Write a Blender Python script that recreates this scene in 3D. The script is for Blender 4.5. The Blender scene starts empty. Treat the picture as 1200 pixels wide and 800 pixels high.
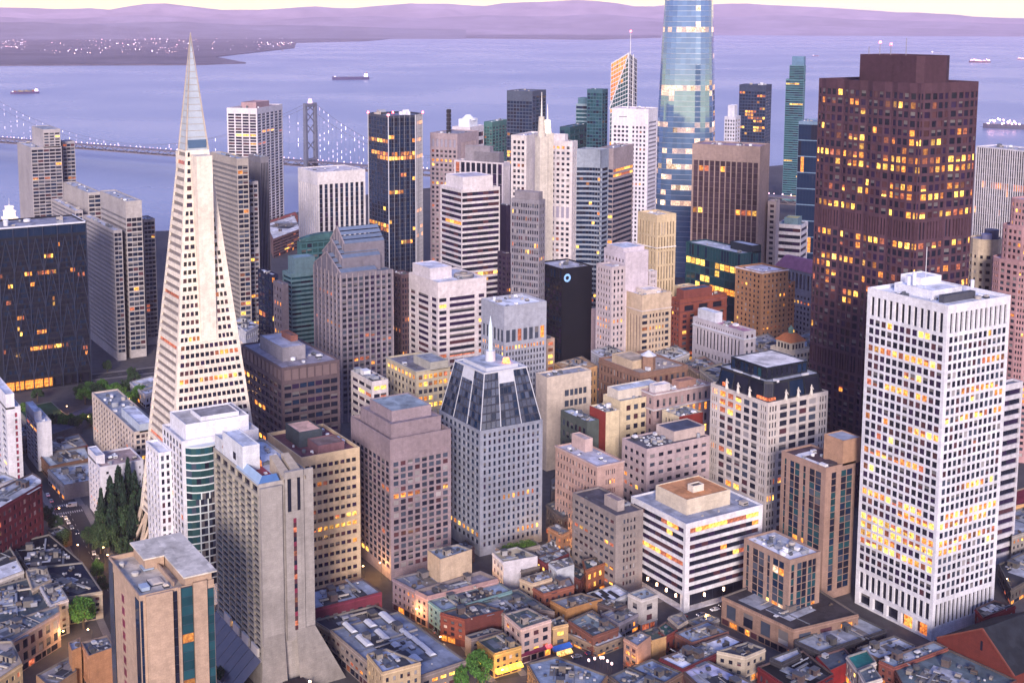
import bpy, bmesh, math, random
from mathutils import Vector, Matrix
from bpy import context
scene = context.scene
R = math.radians
rnd = random.Random(7)

# ------------------------------------------------------------------ camera, sky, sun, exposure
cam_d = bpy.data.cameras.new('camera')
cam = bpy.data.objects.new('camera', cam_d)
scene.collection.objects.link(cam)
cam.location = (0, 0, 268)
cam.rotation_euler = (R(90) - math.atan(198/1513), 0, R(-120.5))
cam_d.sensor_fit = 'HORIZONTAL'
cam_d.sensor_width = 36
cam_d.lens = 1513/1200*36
cam_d.shift_x = 60/1200
cam_d.shift_y = -180/1200
cam_d.clip_start = 1
cam_d.clip_end = 120000
scene.camera = cam

world = bpy.data.worlds.new('World')
scene.world = world
world.use_nodes = True
SUN_EL, SUN_AZ = R(17), R(146)     # azimuth measured from +X towards +Y
wn, wl = world.node_tree.nodes, world.node_tree.links
for n_ in list(wn): wn.remove(n_)
sky_n = wn.new('ShaderNodeTexSky')
sky_n.sky_type = 'NISHITA'
sky_n.sun_disc = False
sky_n.sun_elevation = SUN_EL
sky_n.sun_rotation = math.pi/2 - SUN_AZ
sky_n.altitude = 250
sky_n.air_density = 1.0
sky_n.dust_density = 1.0
sky_n.ozone_density = 2.0
tc = wn.new('ShaderNodeTexCoord')
sx = wn.new('ShaderNodeSeparateXYZ')
wl.new(tc.outputs['Generated'], sx.inputs[0])
GLOWL = [(10.5,8.6,2.6,1),(.014,(10.5,8.6,2.6,1)),(.035,(6.5,4.9,4.6,1)),(.10,(2.9,2.4,4.3,1)),(.30,(1.15,1.45,3.5,1)),(1.0,(.65,1.05,2.9,1))]
rmp = wn.new('ShaderNodeValToRGB')            # the dusk glow that lies along the whole horizon
rmp.color_ramp.elements[0].position = 0.0
rmp.color_ramp.elements[0].color = GLOWL[0]
rmp.color_ramp.elements[1].position = 1.0
rmp.color_ramp.elements[1].color = GLOWL[-1][1]
for p_, c_ in GLOWL[1:-1]:
    e_ = rmp.color_ramp.elements.new(p_); e_.color = c_
wl.new(sx.outputs['Z'], rmp.inputs['Fac'])
mx_ = wn.new('ShaderNodeMixRGB'); mx_.blend_type = 'ADD'; mx_.inputs['Fac'].default_value = 1
sc_ = wn.new('ShaderNodeMixRGB'); sc_.blend_type = 'MULTIPLY'; sc_.inputs['Fac'].default_value = 1
sc_.inputs['Color2'].default_value = (0.22, 0.22, 0.22, 1)
wl.new(sky_n.outputs['Color'], sc_.inputs['Color1'])
wl.new(sc_.outputs['Color'], mx_.inputs['Color1'])
wl.new(rmp.outputs['Color'], mx_.inputs['Color2'])
bg = wn.new('ShaderNodeBackground')
bg.inputs['Strength'].default_value = 0.1
wl.new(mx_.outputs['Color'], bg.inputs['Color'])
wo = wn.new('ShaderNodeOutputWorld')
wl.new(bg.outputs[0], wo.inputs['Surface'])

sd = bpy.data.lights.new('sun', 'SUN')
sd.energy = 2.7
sd.angle = R(13)
sd.color = (1,.83,.76)
sun = bpy.data.objects.new('sun', sd)
scene.collection.objects.link(sun)
sun.rotation_euler = Vector((-math.cos(SUN_EL)*math.cos(SUN_AZ), -math.cos(SUN_EL)*math.sin(SUN_AZ), -math.sin(SUN_EL))).to_track_quat('-Z', 'Y').to_euler()

vs = scene.view_settings
vs.view_transform = 'Standard'; vs.look = 'None'; vs.exposure = 1.1; vs.gamma = 1; vs.use_curve_mapping = False
scene.cycles.use_denoising = True
scene.cycles.max_bounces = 6
scene.cycles.diffuse_bounces = 3
scene.cycles.glossy_bounces = 3
scene.cycles.volume_bounces = 3
scene.cycles.transparent_max_bounces = 8
scene.cycles.sample_clamp_indirect = 6

# ------------------------------------------------------------------ materials
MC = {}
def srgb(h):
    h = h.lstrip('#')
    f = lambda v: v/12.92 if v <= .04045 else ((v+.055)/1.055)**2.4
    return tuple(f(int(h[i:i+2], 16)/255) for i in (0, 2, 4))
def col(c):
    return srgb(c) if isinstance(c, str) else tuple(c)
def newmat(key):
    m = bpy.data.materials.new(key); m.use_nodes = True
    nt = m.node_tree
    return m, nt, nt.nodes['Principled BSDF']
def mulcol(c, k): return (min(c[0]*k, .95), min(c[1]*k, .95), min(c[2]*k, .95), 1)
def noisemat(key, c, scales=((.06, .25), (.9, .16)), rough=.85, spec=.3, metal=0.0, stain=0.0, island=0.0, bump=0.0):
    """surface of one base colour broken up by large and small noise (and downward streaks of dirt)"""
    if key in MC: return MC[key]
    c = col(c)
    m, nt, b = newmat(key)
    N, L = nt.nodes, nt.links
    t = N.new('ShaderNodeTexCoord')
    val = None
    for s, a in scales:
        n = N.new('ShaderNodeTexNoise'); n.inputs['Scale'].default_value = s; n.inputs['Detail'].default_value = 4
        L.new(t.outputs['Object'], n.inputs['Vector'])
        r = N.new('ShaderNodeMapRange')
        r.inputs['From Min'].default_value = .3; r.inputs['From Max'].default_value = .7
        r.inputs['To Min'].default_value = 1-a; r.inputs['To Max'].default_value = 1+a*.7
        L.new(n.outputs['Fac'], r.inputs['Value'])
        if val is None: val = r.outputs[0]
        else:
            q = N.new('ShaderNodeMath'); q.operation = 'MULTIPLY'
            L.new(val, q.inputs[0]); L.new(r.outputs[0], q.inputs[1]); val = q.outputs[0]
    if stain:
        mp = N.new('ShaderNodeMapping'); mp.inputs['Scale'].default_value = (.5, .5, .04)
        L.new(t.outputs['Object'], mp.inputs['Vector'])
        n = N.new('ShaderNodeTexNoise'); n.inputs['Scale'].default_value = 1.0; n.inputs['Detail'].default_value = 5
        L.new(mp.outputs[0], n.inputs['Vector'])
        r = N.new('ShaderNodeMapRange')
        r.inputs['From Min'].default_value = .45; r.inputs['From Max'].default_value = .75
        r.inputs['To Min'].default_value = 1; r.inputs['To Max'].default_value = 1-stain
        L.new(n.outputs['Fac'], r.inputs['Value'])
        q = N.new('ShaderNodeMath'); q.operation = 'MULTIPLY'
        L.new(val, q.inputs[0]); L.new(r.outputs[0], q.inputs[1]); val = q.outputs[0]
    if island:
        g = N.new('ShaderNodeNewGeometry')
        r = N.new('ShaderNodeMapRange')
        r.inputs['To Min'].default_value = 1-island; r.inputs['To Max'].default_value = 1+island
        L.new(g.outputs['Random Per Island'], r.inputs['Value'])
        q = N.new('ShaderNodeMath'); q.operation = 'MULTIPLY'
        L.new(val, q.inputs[0]); L.new(r.outputs[0], q.inputs[1]); val = q.outputs[0]
    mm = N.new('ShaderNodeVectorMath'); mm.operation = 'SCALE'
    mm.inputs[0].default_value = c
    L.new(val, mm.inputs['Scale'])
    L.new(mm.outputs[0], b.inputs['Base Color'])
    b.inputs['Roughness'].default_value = rough
    b.inputs['Specular IOR Level'].default_value = spec
    b.inputs['Metallic'].default_value = metal
    MC[key] = m
    return m
def key(c): return c if isinstance(c, str) else '%.3f_%.3f_%.3f' % tuple(c)
def wall(c):
    k = 'wall_'+key(c)
    if k in MC: return MC[k]
    m = _wall(c); nt = m.node_tree; N, L = nt.nodes, nt.links
    b = N['Principled BSDF']
    t = N.new('ShaderNodeTexCoord'); sp = N.new('ShaderNodeSeparateXYZ'); L.new(t.outputs['Object'], sp.inputs[0])
    ad = N.new('ShaderNodeMath'); L.new(sp.outputs[0], ad.inputs[0]); L.new(sp.outputs[1], ad.inputs[1])
    cb = N.new('ShaderNodeCombineXYZ'); L.new(ad.outputs[0], cb.inputs[0]); L.new(sp.outputs[2], cb.inputs[1])
    bt = N.new('ShaderNodeTexBrick'); bt.inputs['Scale'].default_value = .27; bt.inputs['Mortar Size'].default_value = .012; bt.inputs['Bias'].default_value = 0
    bt.inputs['Color1'].default_value = (1, 1, 1, 1); bt.inputs['Color2'].default_value = (.85, .85, .86, 1); bt.inputs['Mortar'].default_value = (.78, .78, .8, 1)
    L.new(cb.outputs[0], bt.inputs['Vector'])
    src = b.inputs['Base Color'].links[0].from_socket
    mx = N.new('ShaderNodeMixRGB'); mx.blend_type = 'MULTIPLY'; mx.inputs['Fac'].default_value = .8
    L.new(src, mx.inputs['Color1']); L.new(bt.outputs['Color'], mx.inputs['Color2']); L.new(mx.outputs[0], b.inputs['Base Color'])
    return m
def _wall(c): return noisemat('wall_'+key(c), c, ((.04, .18), (.35, .13), (2.5, .14)), .82, .3, stain=.15)
def metal(c, rough=.4): return noisemat('metal_'+key(c), c, ((.1, .12), (1.5, .08)), rough, .5, metal=.6)
def paint(c): return noisemat('paint_'+key(c), c, ((.3, .1), (3, .1)), .6, .4)
def roofm(c):
    k = 'roof_'+key(c)
    if k in MC: return MC[k]
    c = col(c)
    m, nt, b = newmat(k)
    N, L = nt.nodes, nt.links
    t = N.new('ShaderNodeTexCoord')
    n = N.new('ShaderNodeTexNoise'); n.inputs['Scale'].default_value = .12; n.inputs['Detail'].default_value = 6; n.inputs['Roughness'].default_value = .65
    L.new(t.outputs['Object'], n.inputs['Vector'])
    r = N.new('ShaderNodeValToRGB')
    e = r.color_ramp.elements
    e[0].position = .30; e[0].color = mulcol(c, .58)
    e[1].position = .72; e[1].color = mulcol(c, 1.28)
    e2 = e.new(.47); e2.color = mulcol(c, .9)
    e3 = e.new(.53); e3.color = mulcol(c, 1.08)
    L.new(n.outputs['Fac'], r.inputs['Fac'])
    v = N.new('ShaderNodeTexVoronoi'); v.inputs['Scale'].default_value = .22; v.feature = 'F1'; v.distance = 'CHEBYCHEV'
    L.new(t.outputs['Object'], v.inputs['Vector'])
    sp = N.new('ShaderNodeSeparateColor'); L.new(v.outputs['Color'], sp.inputs[0])
    mr = N.new('ShaderNodeMapRange'); mr.inputs['To Min'].default_value = .8; mr.inputs['To Max'].default_value = 1.15
    L.new(sp.outputs[0], mr.inputs['Value'])
    mm = N.new('ShaderNodeVectorMath'); mm.operation = 'SCALE'
    L.new(r.outputs['Color'], mm.inputs[0]); L.new(mr.outputs[0], mm.inputs['Scale'])
    L.new(mm.outputs[0], b.inputs['Base Color'])
    b.inputs['Roughness'].default_value = .9
    b.inputs['Specular IOR Level'].default_value = .2
    MC[k] = m
    return m
def glassm(k, c, rough=.08, spec=.8, metalv=0.0, vary=.35):
    if k in MC: return MC[k]
    m, nt, b = newmat(k)
    N, L = nt.nodes, nt.links
    c = col(c)
    g = N.new('ShaderNodeNewGeometry')
    t = N.new('ShaderNodeTexCoord')
    n = N.new('ShaderNodeTexNoise'); n.inputs['Scale'].default_value = .35; n.inputs['Detail'].default_value = 3
    L.new(t.outputs['Object'], n.inputs['Vector'])
    ad = N.new('ShaderNodeMath'); ad.operation = 'ADD'
    L.new(g.outputs['Random Per Island'], ad.inputs[0]); L.new(n.outputs['Fac'], ad.inputs[1])
    r = N.new('ShaderNodeMapRange'); r.inputs['From Min'].default_value = .2; r.inputs['From Max'].default_value = 1.6
    r.inputs['To Min'].default_value = 1-vary; r.inputs['To Max'].default_value = 1+vary*1.6
    L.new(ad.outputs[0], r.inputs['Value'])
    mm = N.new('ShaderNodeVectorMath'); mm.operation = 'SCALE'; mm.inputs[0].default_value = c
    L.new(r.outputs[0], mm.inputs['Scale'])
    L.new(mm.outputs[0], b.inputs['Base Color'])
    b.inputs['Roughness'].default_value = rough
    b.inputs['Specular IOR Level'].default_value = spec
    b.inputs['Metallic'].default_value = metalv
    MC[k] = m
    return m
def litm(k, c, strength, base=(.05, .04, .03)):
    """a lit window: warm room light, uneven from room to room and within a room"""
    if k in MC: return MC[k]
    m, nt, b = newmat(k)
    N, L = nt.nodes, nt.links
    g = N.new('ShaderNodeNewGeometry')
    t = N.new('ShaderNodeTexCoord')
    n = N.new('ShaderNodeTexNoise'); n.inputs['Scale'].default_value = .7; n.inputs['Detail'].default_value = 4; n.inputs['Roughness'].default_value = .7
    L.new(t.outputs['Object'], n.inputs['Vector'])
    r1 = N.new('ShaderNodeMapRange'); r1.inputs['From Min'].default_value = .3; r1.inputs['From Max'].default_value = .7
    r1.inputs['To Min'].default_value = .04; r1.inputs['To Max'].default_value = 1.7
    L.new(n.outputs['Fac'], r1.inputs['Value'])
    r2 = N.new('ShaderNodeMapRange'); r2.inputs['To Min'].default_value = .2; r2.inputs['To Max'].default_value = 1.3
    L.new(g.outputs['Random Per Island'], r2.inputs['Value'])
    q = N.new('ShaderNodeMath'); q.operation = 'MULTIPLY'
    L.new(r1.outputs[0], q.inputs[0]); L.new(r2.outputs[0], q.inputs[1])
    q2 = N.new('ShaderNodeMath'); q2.operation = 'MULTIPLY'; q2.inputs[1].default_value = strength
    L.new(q.outputs[0], q2.inputs[0])
    b.inputs['Base Color'].default_value = (*base, 1)
    b.inputs['Roughness'].default_value = .1
    cc = col(c)
    rp = N.new('ShaderNodeValToRGB')           # dim corners go redder, bright ceilings paler
    rp.color_ramp.elements[0].position = .32; rp.color_ramp.elements[0].color = (cc[0], cc[1]*.55, cc[2]*.5, 1)
    rp.color_ramp.elements[1].position = .68; rp.color_ramp.elements[1].color = (cc[0], min(1, cc[1]*1.25), cc[2]*1.8, 1)
    L.new(n.outputs['Fac'], rp.inputs['Fac']); L.new(rp.outputs['Color'], b.inputs['Emission Color'])
    L.new(q2.outputs[0], b.inputs['Emission Strength'])
    MC[k] = m
    return m
LITK = 0.85
def G(name):
    return {
     'dark':  lambda: glassm('glass_dark', (.010, .012, .024), .1, .32),
     'mid':   lambda: glassm('glass_mid', (.04, .05, .075), .15, .5),
     'blind': lambda: glassm('glass_blind', (.22, .21, .22), .4, .5),
     'blind2': lambda: glassm('glass_blind_dim', (.10, .095, .10), .35, .4),
     'red':   lambda: glassm('glass_red', (.06, .026, .034), .2, .4),
     'navy':  lambda: glassm('glass_navy', (.007, .018, .045), .06, .45),
     'teal':  lambda: glassm('glass_teal', (.012, .05, .066), .08, .6),
     'green': lambda: glassm('glass_green', (.018, .055, .058), .08, .6),
     'sky':   lambda: glassm('glass_sky', (.14, .24, .40), .05, .9, .5, .12),
     'sunset_refl':lambda: glassm('glass_sunset_refl', (.85, .28, .10), .12, .9, .6),  # sunset reflection put into the glass colour
     'lav':   lambda: glassm('glass_lav', (.22, .21, .28), .3),
     'purple':lambda: glassm('glass_purple', (.022, .014, .04), .1, .3),
     'lit':   lambda: litm('lit_yellow', (1, .53, .07), 1.6*LITK),
     'lit2':  lambda: litm('lit_orange', (1, .33, .035), 1.1*LITK),
     'lit3':  lambda: litm('lit_red', (.9, .22, .08), .45*LITK),
     'litw':  lambda: litm('lit_white', (1, .72, .38), 1.1*LITK),
    }[name]()
# glass mix of a facade: (weights of the unlit kinds), (weights of the lit kinds)
GS = {
 'off':   ((('dark', 6), ('mid', 3), ('blind', .8), ('red', 1)), (('lit', 3), ('lit2', 4), ('lit3', 3))),
 'navy':  ((('navy', 8), ('dark', 3)), (('lit', 3), ('lit2', 5), ('lit3', 2))),
 'teal':  ((('teal', 7), ('navy', 2), ('dark', 1)), (('lit', 5), ('lit2', 2), ('lit3', 1))),
 'green': ((('green', 6), ('teal', 2), ('dark', 2)), (('lit', 4), ('lit2', 2), ('lit3', 1))),
 'sky':   ((('sky', 9), ('teal', 1)), (('lit', 4), ('litw', 3), ('lit2', 2))),
 'sunset_refl':((('sunset_refl', 1),), (('lit2', 1),)),
 'hotel': ((('dark', 5), ('mid', 3), ('blind', 1.2), ('red', 1.5)), (('lit', 4), ('lit2', 3), ('lit3', 3))),
 'dusk':  ((('dark', 5), ('purple', 4), ('red', 2)), (('lit', 6), ('lit2', 5), ('lit3', 3))),
 'slot':  ((('dark', 6), ('purple', 3), ('navy', 2)), (('lit3', 3), ('lit2', 2))),
 'louv':  ((('lav', 1),), (('lav', 1),)),
 'blank': ((('mid', 2), ('lav', 1)), (('lit', 1),)),
}
def pick(r, w):
    t = r.random()*sum(x[1] for x in w)
    for n, k in w:
        t -= k
        if t <= 0: return n
    return w[-1][0]

# ------------------------------------------------------------------ objects
COL = scene.collection
def empty(name, label, cat, loc=(0, 0, 0), rot=0.0, group=None, kind=None):
    o = bpy.data.objects.new(name, None); COL.objects.link(o)
    o.location = loc; o.rotation_euler = (0, 0, rot)
    o.empty_display_size = 2
    tag(o, label, cat, group, kind)
    return o
def tag(o, label=None, cat=None, group=None, kind=None):
    if label: o['label'] = label
    if cat: o['category'] = cat
    if group: o['group'] = group
    if kind: o['kind'] = kind
    return o
class MB:
    """collects faces into one mesh"""
    def __init__(s): s.v = []; s.f = []; s.m = []; s.mats = []
    def mi(s, mat):
        if mat not in s.mats: s.mats.append(mat)
        return s.mats.index(mat)
    def face(s, pts, mat):
        n = len(s.v); s.v.extend([tuple(p) for p in pts]); s.f.append(tuple(range(n, n+len(pts)))); s.m.append(s.mi(mat))
    def box(s, x0, y0, z0, x1, y1, z1, mat, bottom=False, tx=0.0, ty=0.0):
        if x0 > x1: x0, x1 = x1, x0
        if y0 > y1: y0, y1 = y1, y0
        n = len(s.v); i = s.mi(mat)
        s.v.extend([(x0, y0, z0), (x1, y0, z0), (x1, y1, z0), (x0, y1, z0), (x0+tx, y0+ty, z1), (x1-tx, y0+ty, z1), (x1-tx, y1-ty, z1), (x0+tx, y1-ty, z1)])
        fs = [(4, 5, 6, 7), (0, 1, 5, 4), (1, 2, 6, 5), (2, 3, 7, 6), (3, 0, 4, 7)]
        if bottom: fs.append((3, 2, 1, 0))
        for f in fs: s.f.append(tuple(n+k for k in f)); s.m.append(i)
    def bar(s, a, b, r, mat, n=4, r2=None):
        a, b = Vector(a), Vector(b); d = (b-a)
        if d.length < 1e-6: return
        d.normalize()
        up = Vector((0, 0, 1)) if abs(d.z) < .95 else Vector((1, 0, 0))
        x = d.cross(up).normalized(); y = d.cross(x).normalized()
        r2 = r if r2 is None else r2
        k = len(s.v); i = s.mi(mat)
        for c, rr in ((a, r), (b, r2)):
            for j in range(n):
                t = 2*math.pi*(j+.5)/n
                s.v.append(tuple(c + x*(rr*math.cos(t)) + y*(rr*math.sin(t))))
        for j in range(n):
            s.f.append((k+j, k+(j+1) % n, k+n+(j+1) % n, k+n+j)); s.m.append(i)
        s.f.append(tuple(k+n+j for j in range(n))); s.m.append(i)
        s.f.append(tuple(k+n-1-j for j in range(n))); s.m.append(i)
    def cyl(s, cx, cy, z0, z1, r0, r1, mat, n=16, cap=True):
        k = len(s.v); i = s.mi(mat)
        for z, rr in ((z0, r0), (z1, r1)):
            for j in range(n):
                t = 2*math.pi*j/n; s.v.append((cx+rr*math.cos(t), cy+rr*math.sin(t), z))
        for j in range(n):
            s.f.append((k+j, k+(j+1) % n, k+n+(j+1) % n, k+n+j)); s.m.append(i)
        if cap: s.f.append(tuple(k+n+j for j in range(n))); s.m.append(i)
    def build(s, name, parent=None, merge=False, kind=None, smooth=False):
        me = bpy.data.meshes.new(name)
        me.from_pydata(s.v, [], s.f)
        for m in s.mats: me.materials.append(m)
        if len(s.mats) > 1: me.polygons.foreach_set('material_index', s.m)
        if smooth: me.polygons.foreach_set('use_smooth', [True]*len(s.f))
        if merge:
            b = bmesh.new(); b.from_mesh(me)
            bmesh.ops.remove_doubles(b, verts=b.verts, dist=.0005)
            b.to_mesh(me); b.free()
        me.update()
        o = bpy.data.objects.new(name, me); COL.objects.link(o)
        if parent is not None: o.parent = parent
        if kind: o['kind'] = kind
        return o
def dup(o, parent=None):
    c = o.copy(); COL.objects.link(c)
    if parent is not None: c.parent = parent
    for ch in list(o.children): dup(ch, c)
    return c

# ------------------------------------------------------------------ facades
def F(nb, nf, wf=.6, hf=.55, mx=1.0, top=1.5, bot=4.0, dep=.3, g='off', lit=.05, rows=None, cols=None, sill=.5, mat=None):
    if nb > 1 and wf < .72: wf = min(wf*1.13, .76)
    if nf > 1 and hf < .68: hf = min(hf*1.08, .72)
    return dict(mat=mat, nb=nb, nf=nf, wf=wf, hf=hf, mx=mx, top=top, bot=bot, dep=dep, g=g, lit=lit, rows=rows or {}, cols=cols, sill=sill)
def lerp(a, b, t): return (a[0]+(b[0]-a[0])*t, a[1]+(b[1]-a[1])*t, a[2]+(b[2]-a[2])*t)
def facade(mb, panes, q, spec, mat, r):
    """q: bottom-left, bottom-right, top-right, top-left seen from outside. Wall lattice with recessed openings; panes are collected."""
    bl, br, tr, tl = q
    if spec is None:
        mb.face([bl, br, tr, tl], mat); return
    Wd = (Vector(br)-Vector(bl)).length; Hh = (Vector(tl)-Vector(bl)).length
    nrm = (Vector(br)-Vector(bl)).cross(Vector(tl)-Vector(bl)).normalized()
    def P(u, v):
        a = lerp(bl, br, u/Wd); b = lerp(tl, tr, u/Wd); return lerp(a, b, v/Hh)
    zones = spec if isinstance(spec, list) else [(0, None, spec)]
    mi = mb.mi(mat)
    for z0, z1, f in zones:
        z1 = Hh if z1 is None else (Hh+z1 if z1 < 0 else z1)
        z0 = Hh+z0 if z0 < 0 else z0
        if f is None:
            mb.face([P(0, z0), P(Wd, z0), P(Wd, z1), P(0, z1)], mat); continue
        us = [0.0]
        split = 1
        if f['cols']:
            for a, b in f['cols']: us += [a*Wd, b*Wd]
        elif f['wf'] >= .95:                       # a continuous ribbon: one opening, glazed in nb panes
            us += [f['mx'], Wd-f['mx']]; split = max(f['nb'], int((Wd-2*f['mx'])/6))
        else:
            bw = (Wd-2*f['mx'])/f['nb']
            for i in range(f['nb']):
                c = f['mx']+bw*(i+.5); us += [c-bw*f['wf']/2, c+bw*f['wf']/2]
        us.append(Wd)
        vsn = [z0]
        fh = (z1-z0-f['top']-f['bot'])/f['nf']
        for j in range(f['nf']):
            s0 = z0+f['bot']+fh*j+fh*(1-f['hf'])*f['sill']; vsn += [s0, s0+fh*f['hf']]
        vsn.append(z1)
        nu, nv = len(us), len(vsn)
        mi = mb.mi(wall(f['mat'])) if f['mat'] else mb.mi(mat)
        k = len(mb.v)
        for v in vsn:
            for u in us: mb.v.append(P(u, v))
        off = nrm*(-f['dep'])
        un, li = GS[f['g']]
        for j in range(nv-1):
            fl = f['nf']-1-(j-1)//2            # floor counted from the top
            pl = f['rows'].get(fl, f['lit'])
            on = r.random() < pl
            for i in range(nu-1):
                a, b, c, d = k+j*nu+i, k+j*nu+i+1, k+(j+1)*nu+i+1, k+(j+1)*nu+i
                if i % 2 == 1 and j % 2 == 1:
                    e = len(mb.v)
                    bk = []
                    for t in (a, b, c, d):
                        p = mb.v[t]; bk.append((p[0]+off.x, p[1]+off.y, p[2]+off.z))
                    mb.v.extend(bk)
                    for t0, t1, w0, w1 in ((a, b, e, e+1), (b, c, e+1, e+2), (c, d, e+2, e+3), (d, a, e+3, e)):
                        mb.f.append((t0, t1, w1, w0)); mb.m.append(mi)
                    for k_ in range(split):
                        if r.random() < .38: on = r.random() < pl
                        cat = pick(r, li) if on else pick(r, un)
                        if split == 1:
                            q_ = r.random()
                            if q_ < .22 and f['hf'] < .85 and f['g'] not in ('navy', 'navy2', 'teal', 'tealw', 'sky', 'sunset_refl', 'mans', 'crownG', 'slot', 'purp', 'brownf', 'brown', 'bay', 'louv', 'lobbyW', 'concrete', 'lav2', 'pyrn', 'slotlouv', 'dark_only') and abs(nrm.z) < .01:   # a blind drawn part of the way
                                t_ = r.choice((.35, .5, .65))
                                ml, mr = lerp(bk[0], bk[3], t_), lerp(bk[1], bk[2], t_)
                                panes.append(([bk[0], bk[1], mr, ml], cat))
                                panes.append(([ml, mr, bk[2], bk[3]], ('lit3' if cat in ('lit', 'lit2') else 'blind2') if cat != 'cband' else cat))
                            else: panes.append((bk, cat))
                        else:
                            t0, t1 = k_/split+.012/split, (k_+1)/split-.012/split
                            panes.append(([lerp(bk[0], bk[1], t0), lerp(bk[0], bk[1], t1), lerp(bk[3], bk[2], t1), lerp(bk[3], bk[2], t0)], cat))
                    if split > 1: mb.f.append((e, e+1, e+2, e+3)); mb.m.append(mb.mi(noisemat('mullion_dark', (.03, .035, .06), ((.4, .1),), .4, .5))); panes[-split:] = [([(p[0]-off.x*.08, p[1]-off.y*.08, p[2]-off.z*.08) for p in q_], c_) for q_, c_ in panes[-split:]]
                else:
                    mb.f.append((a, b, c, d)); mb.m.append(mi)
def inset(pts, t):
    """polygon (counter-clockwise) moved inwards by t"""
    n = len(pts); out = []
    for i in range(n):
        p0, p1, p2 = Vector(pts[i-1]), Vector(pts[i]), Vector(pts[(i+1) % n])
        d1 = (p1-p0).normalized(); d2 = (p2-p1).normalized()
        n1 = Vector((-d1.y, d1.x)); n2 = Vector((-d2.y, d2.x))
        k = (n1+n2); L = k.length
        if L < 1e-4: out.append(tuple(p1+n1*t)); continue
        k = k/L; c = max(k.dot(n1), .35)
        out.append(tuple(p1+k*(t/c)))
    return out
QM = {}
CAMP = Vector((0, 0, 268))
def put_panes(panes, parent, root_mat, big=True):
    """panes large enough in the view become objects (shared meshes), the rest one joined part"""
    sel = []
    if big and panes:
        for i, (q, cat) in enumerate(panes):
            w = (Vector(q[1])-Vector(q[0])).length; h = q[3][2]-q[0][2]
            if abs(q[1][2]-q[0][2]) > 1e-4 or abs((Vector(q[3])-Vector(q[0])).length-h) > 1e-4 or abs((Vector(q[2])-Vector(q[3])).length-w) > 1e-3: continue
            d = (root_mat @ Vector(q[0]) - CAMP).length
            k = 1513/d
            if max(w, h)*k >= 7.5 and min(w, h)*k >= 3: sel.append((-(w*h)*k*k, i))
        sel = set(i for a, i in sorted(sel)[:300])
    else: sel = set()
    mb = MB()
    for i, (q, cat) in enumerate(panes):
        if i in sel:
            w = (Vector(q[1])-Vector(q[0])).length; h = q[3][2]-q[0][2]
            kk = (round(w, 2), round(h, 2), cat)
            if kk not in QM:
                me = bpy.data.meshes.new('window')
                me.from_pydata([(0, 0, 0), (w, 0, 0), (w, 0, h), (0, 0, h)], [], [(0, 1, 2, 3)])
                me.materials.append(G(cat)); QM[kk] = me
            o = bpy.data.objects.new('window', QM[kk]); COL.objects.link(o)
            o.parent = parent
            d = Vector(q[1])-Vector(q[0])
            o.location = q[0]; o.rotation_euler = (0, 0, math.atan2(d.y, d.x))
        else:
            mb.face(q, G(cat))
    if mb.f: mb.build('glazing', parent, kind='stuff')
def rootmat(o): return Matrix.Translation(o.location) @ Matrix.Rotation(o.rotation_euler.z, 4, 'Z')
def prism(root, part, pts, z0, z1, faces, wm, rm, par=1.0, seed=0, top=None, pt=.45, rootM=None, big=True, roof=True, cop=None):
    """an extruded footprint (counter-clockwise) with facades, parapet and roof sheet; top = footprint at z1 when it tapers"""
    r = random.Random(seed)
    tp = top or pts
    mb = MB(); panes = []
    n = len(pts)
    for i in range(n):
        a, b = pts[i], pts[(i+1) % n]; c, d = tp[(i+1) % n], tp[i]
        facade(mb, panes, ((a[0], a[1], z0), (b[0], b[1], z0), (c[0], c[1], z1), (d[0], d[1], z1)), faces[i] if faces else None, wm, r)
    ins = inset(tp, pt)
    for i in range(n):
        a, b = tp[i], tp[(i+1) % n]; c, d = ins[(i+1) % n], ins[i]
        mb.face([(a[0], a[1], z1), (b[0], b[1], z1), (c[0], c[1], z1), (d[0], d[1], z1)], cop or wm)
        if par > 0: mb.face([(d[0], d[1], z1), (c[0], c[1], z1), (c[0], c[1], z1-par), (d[0], d[1], z1-par)], cop or wm)
    o = mb.build(part, root, merge=True)
    M = rootM or rootmat(root)
    put_panes(panes, o, M, big)
    if roof:
        rb = MB(); rb.face([(p[0], p[1], z1-par+.003) for p in inset(tp, pt-.05)], rm)
        rb.build('roof', root)
    return o
def rect(x0, x1, y0, y1): return [(x0, y1), (x0, y0), (x1, y0), (x1, y1)]     # W, S, E, N edges
UNIT = {}
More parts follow.
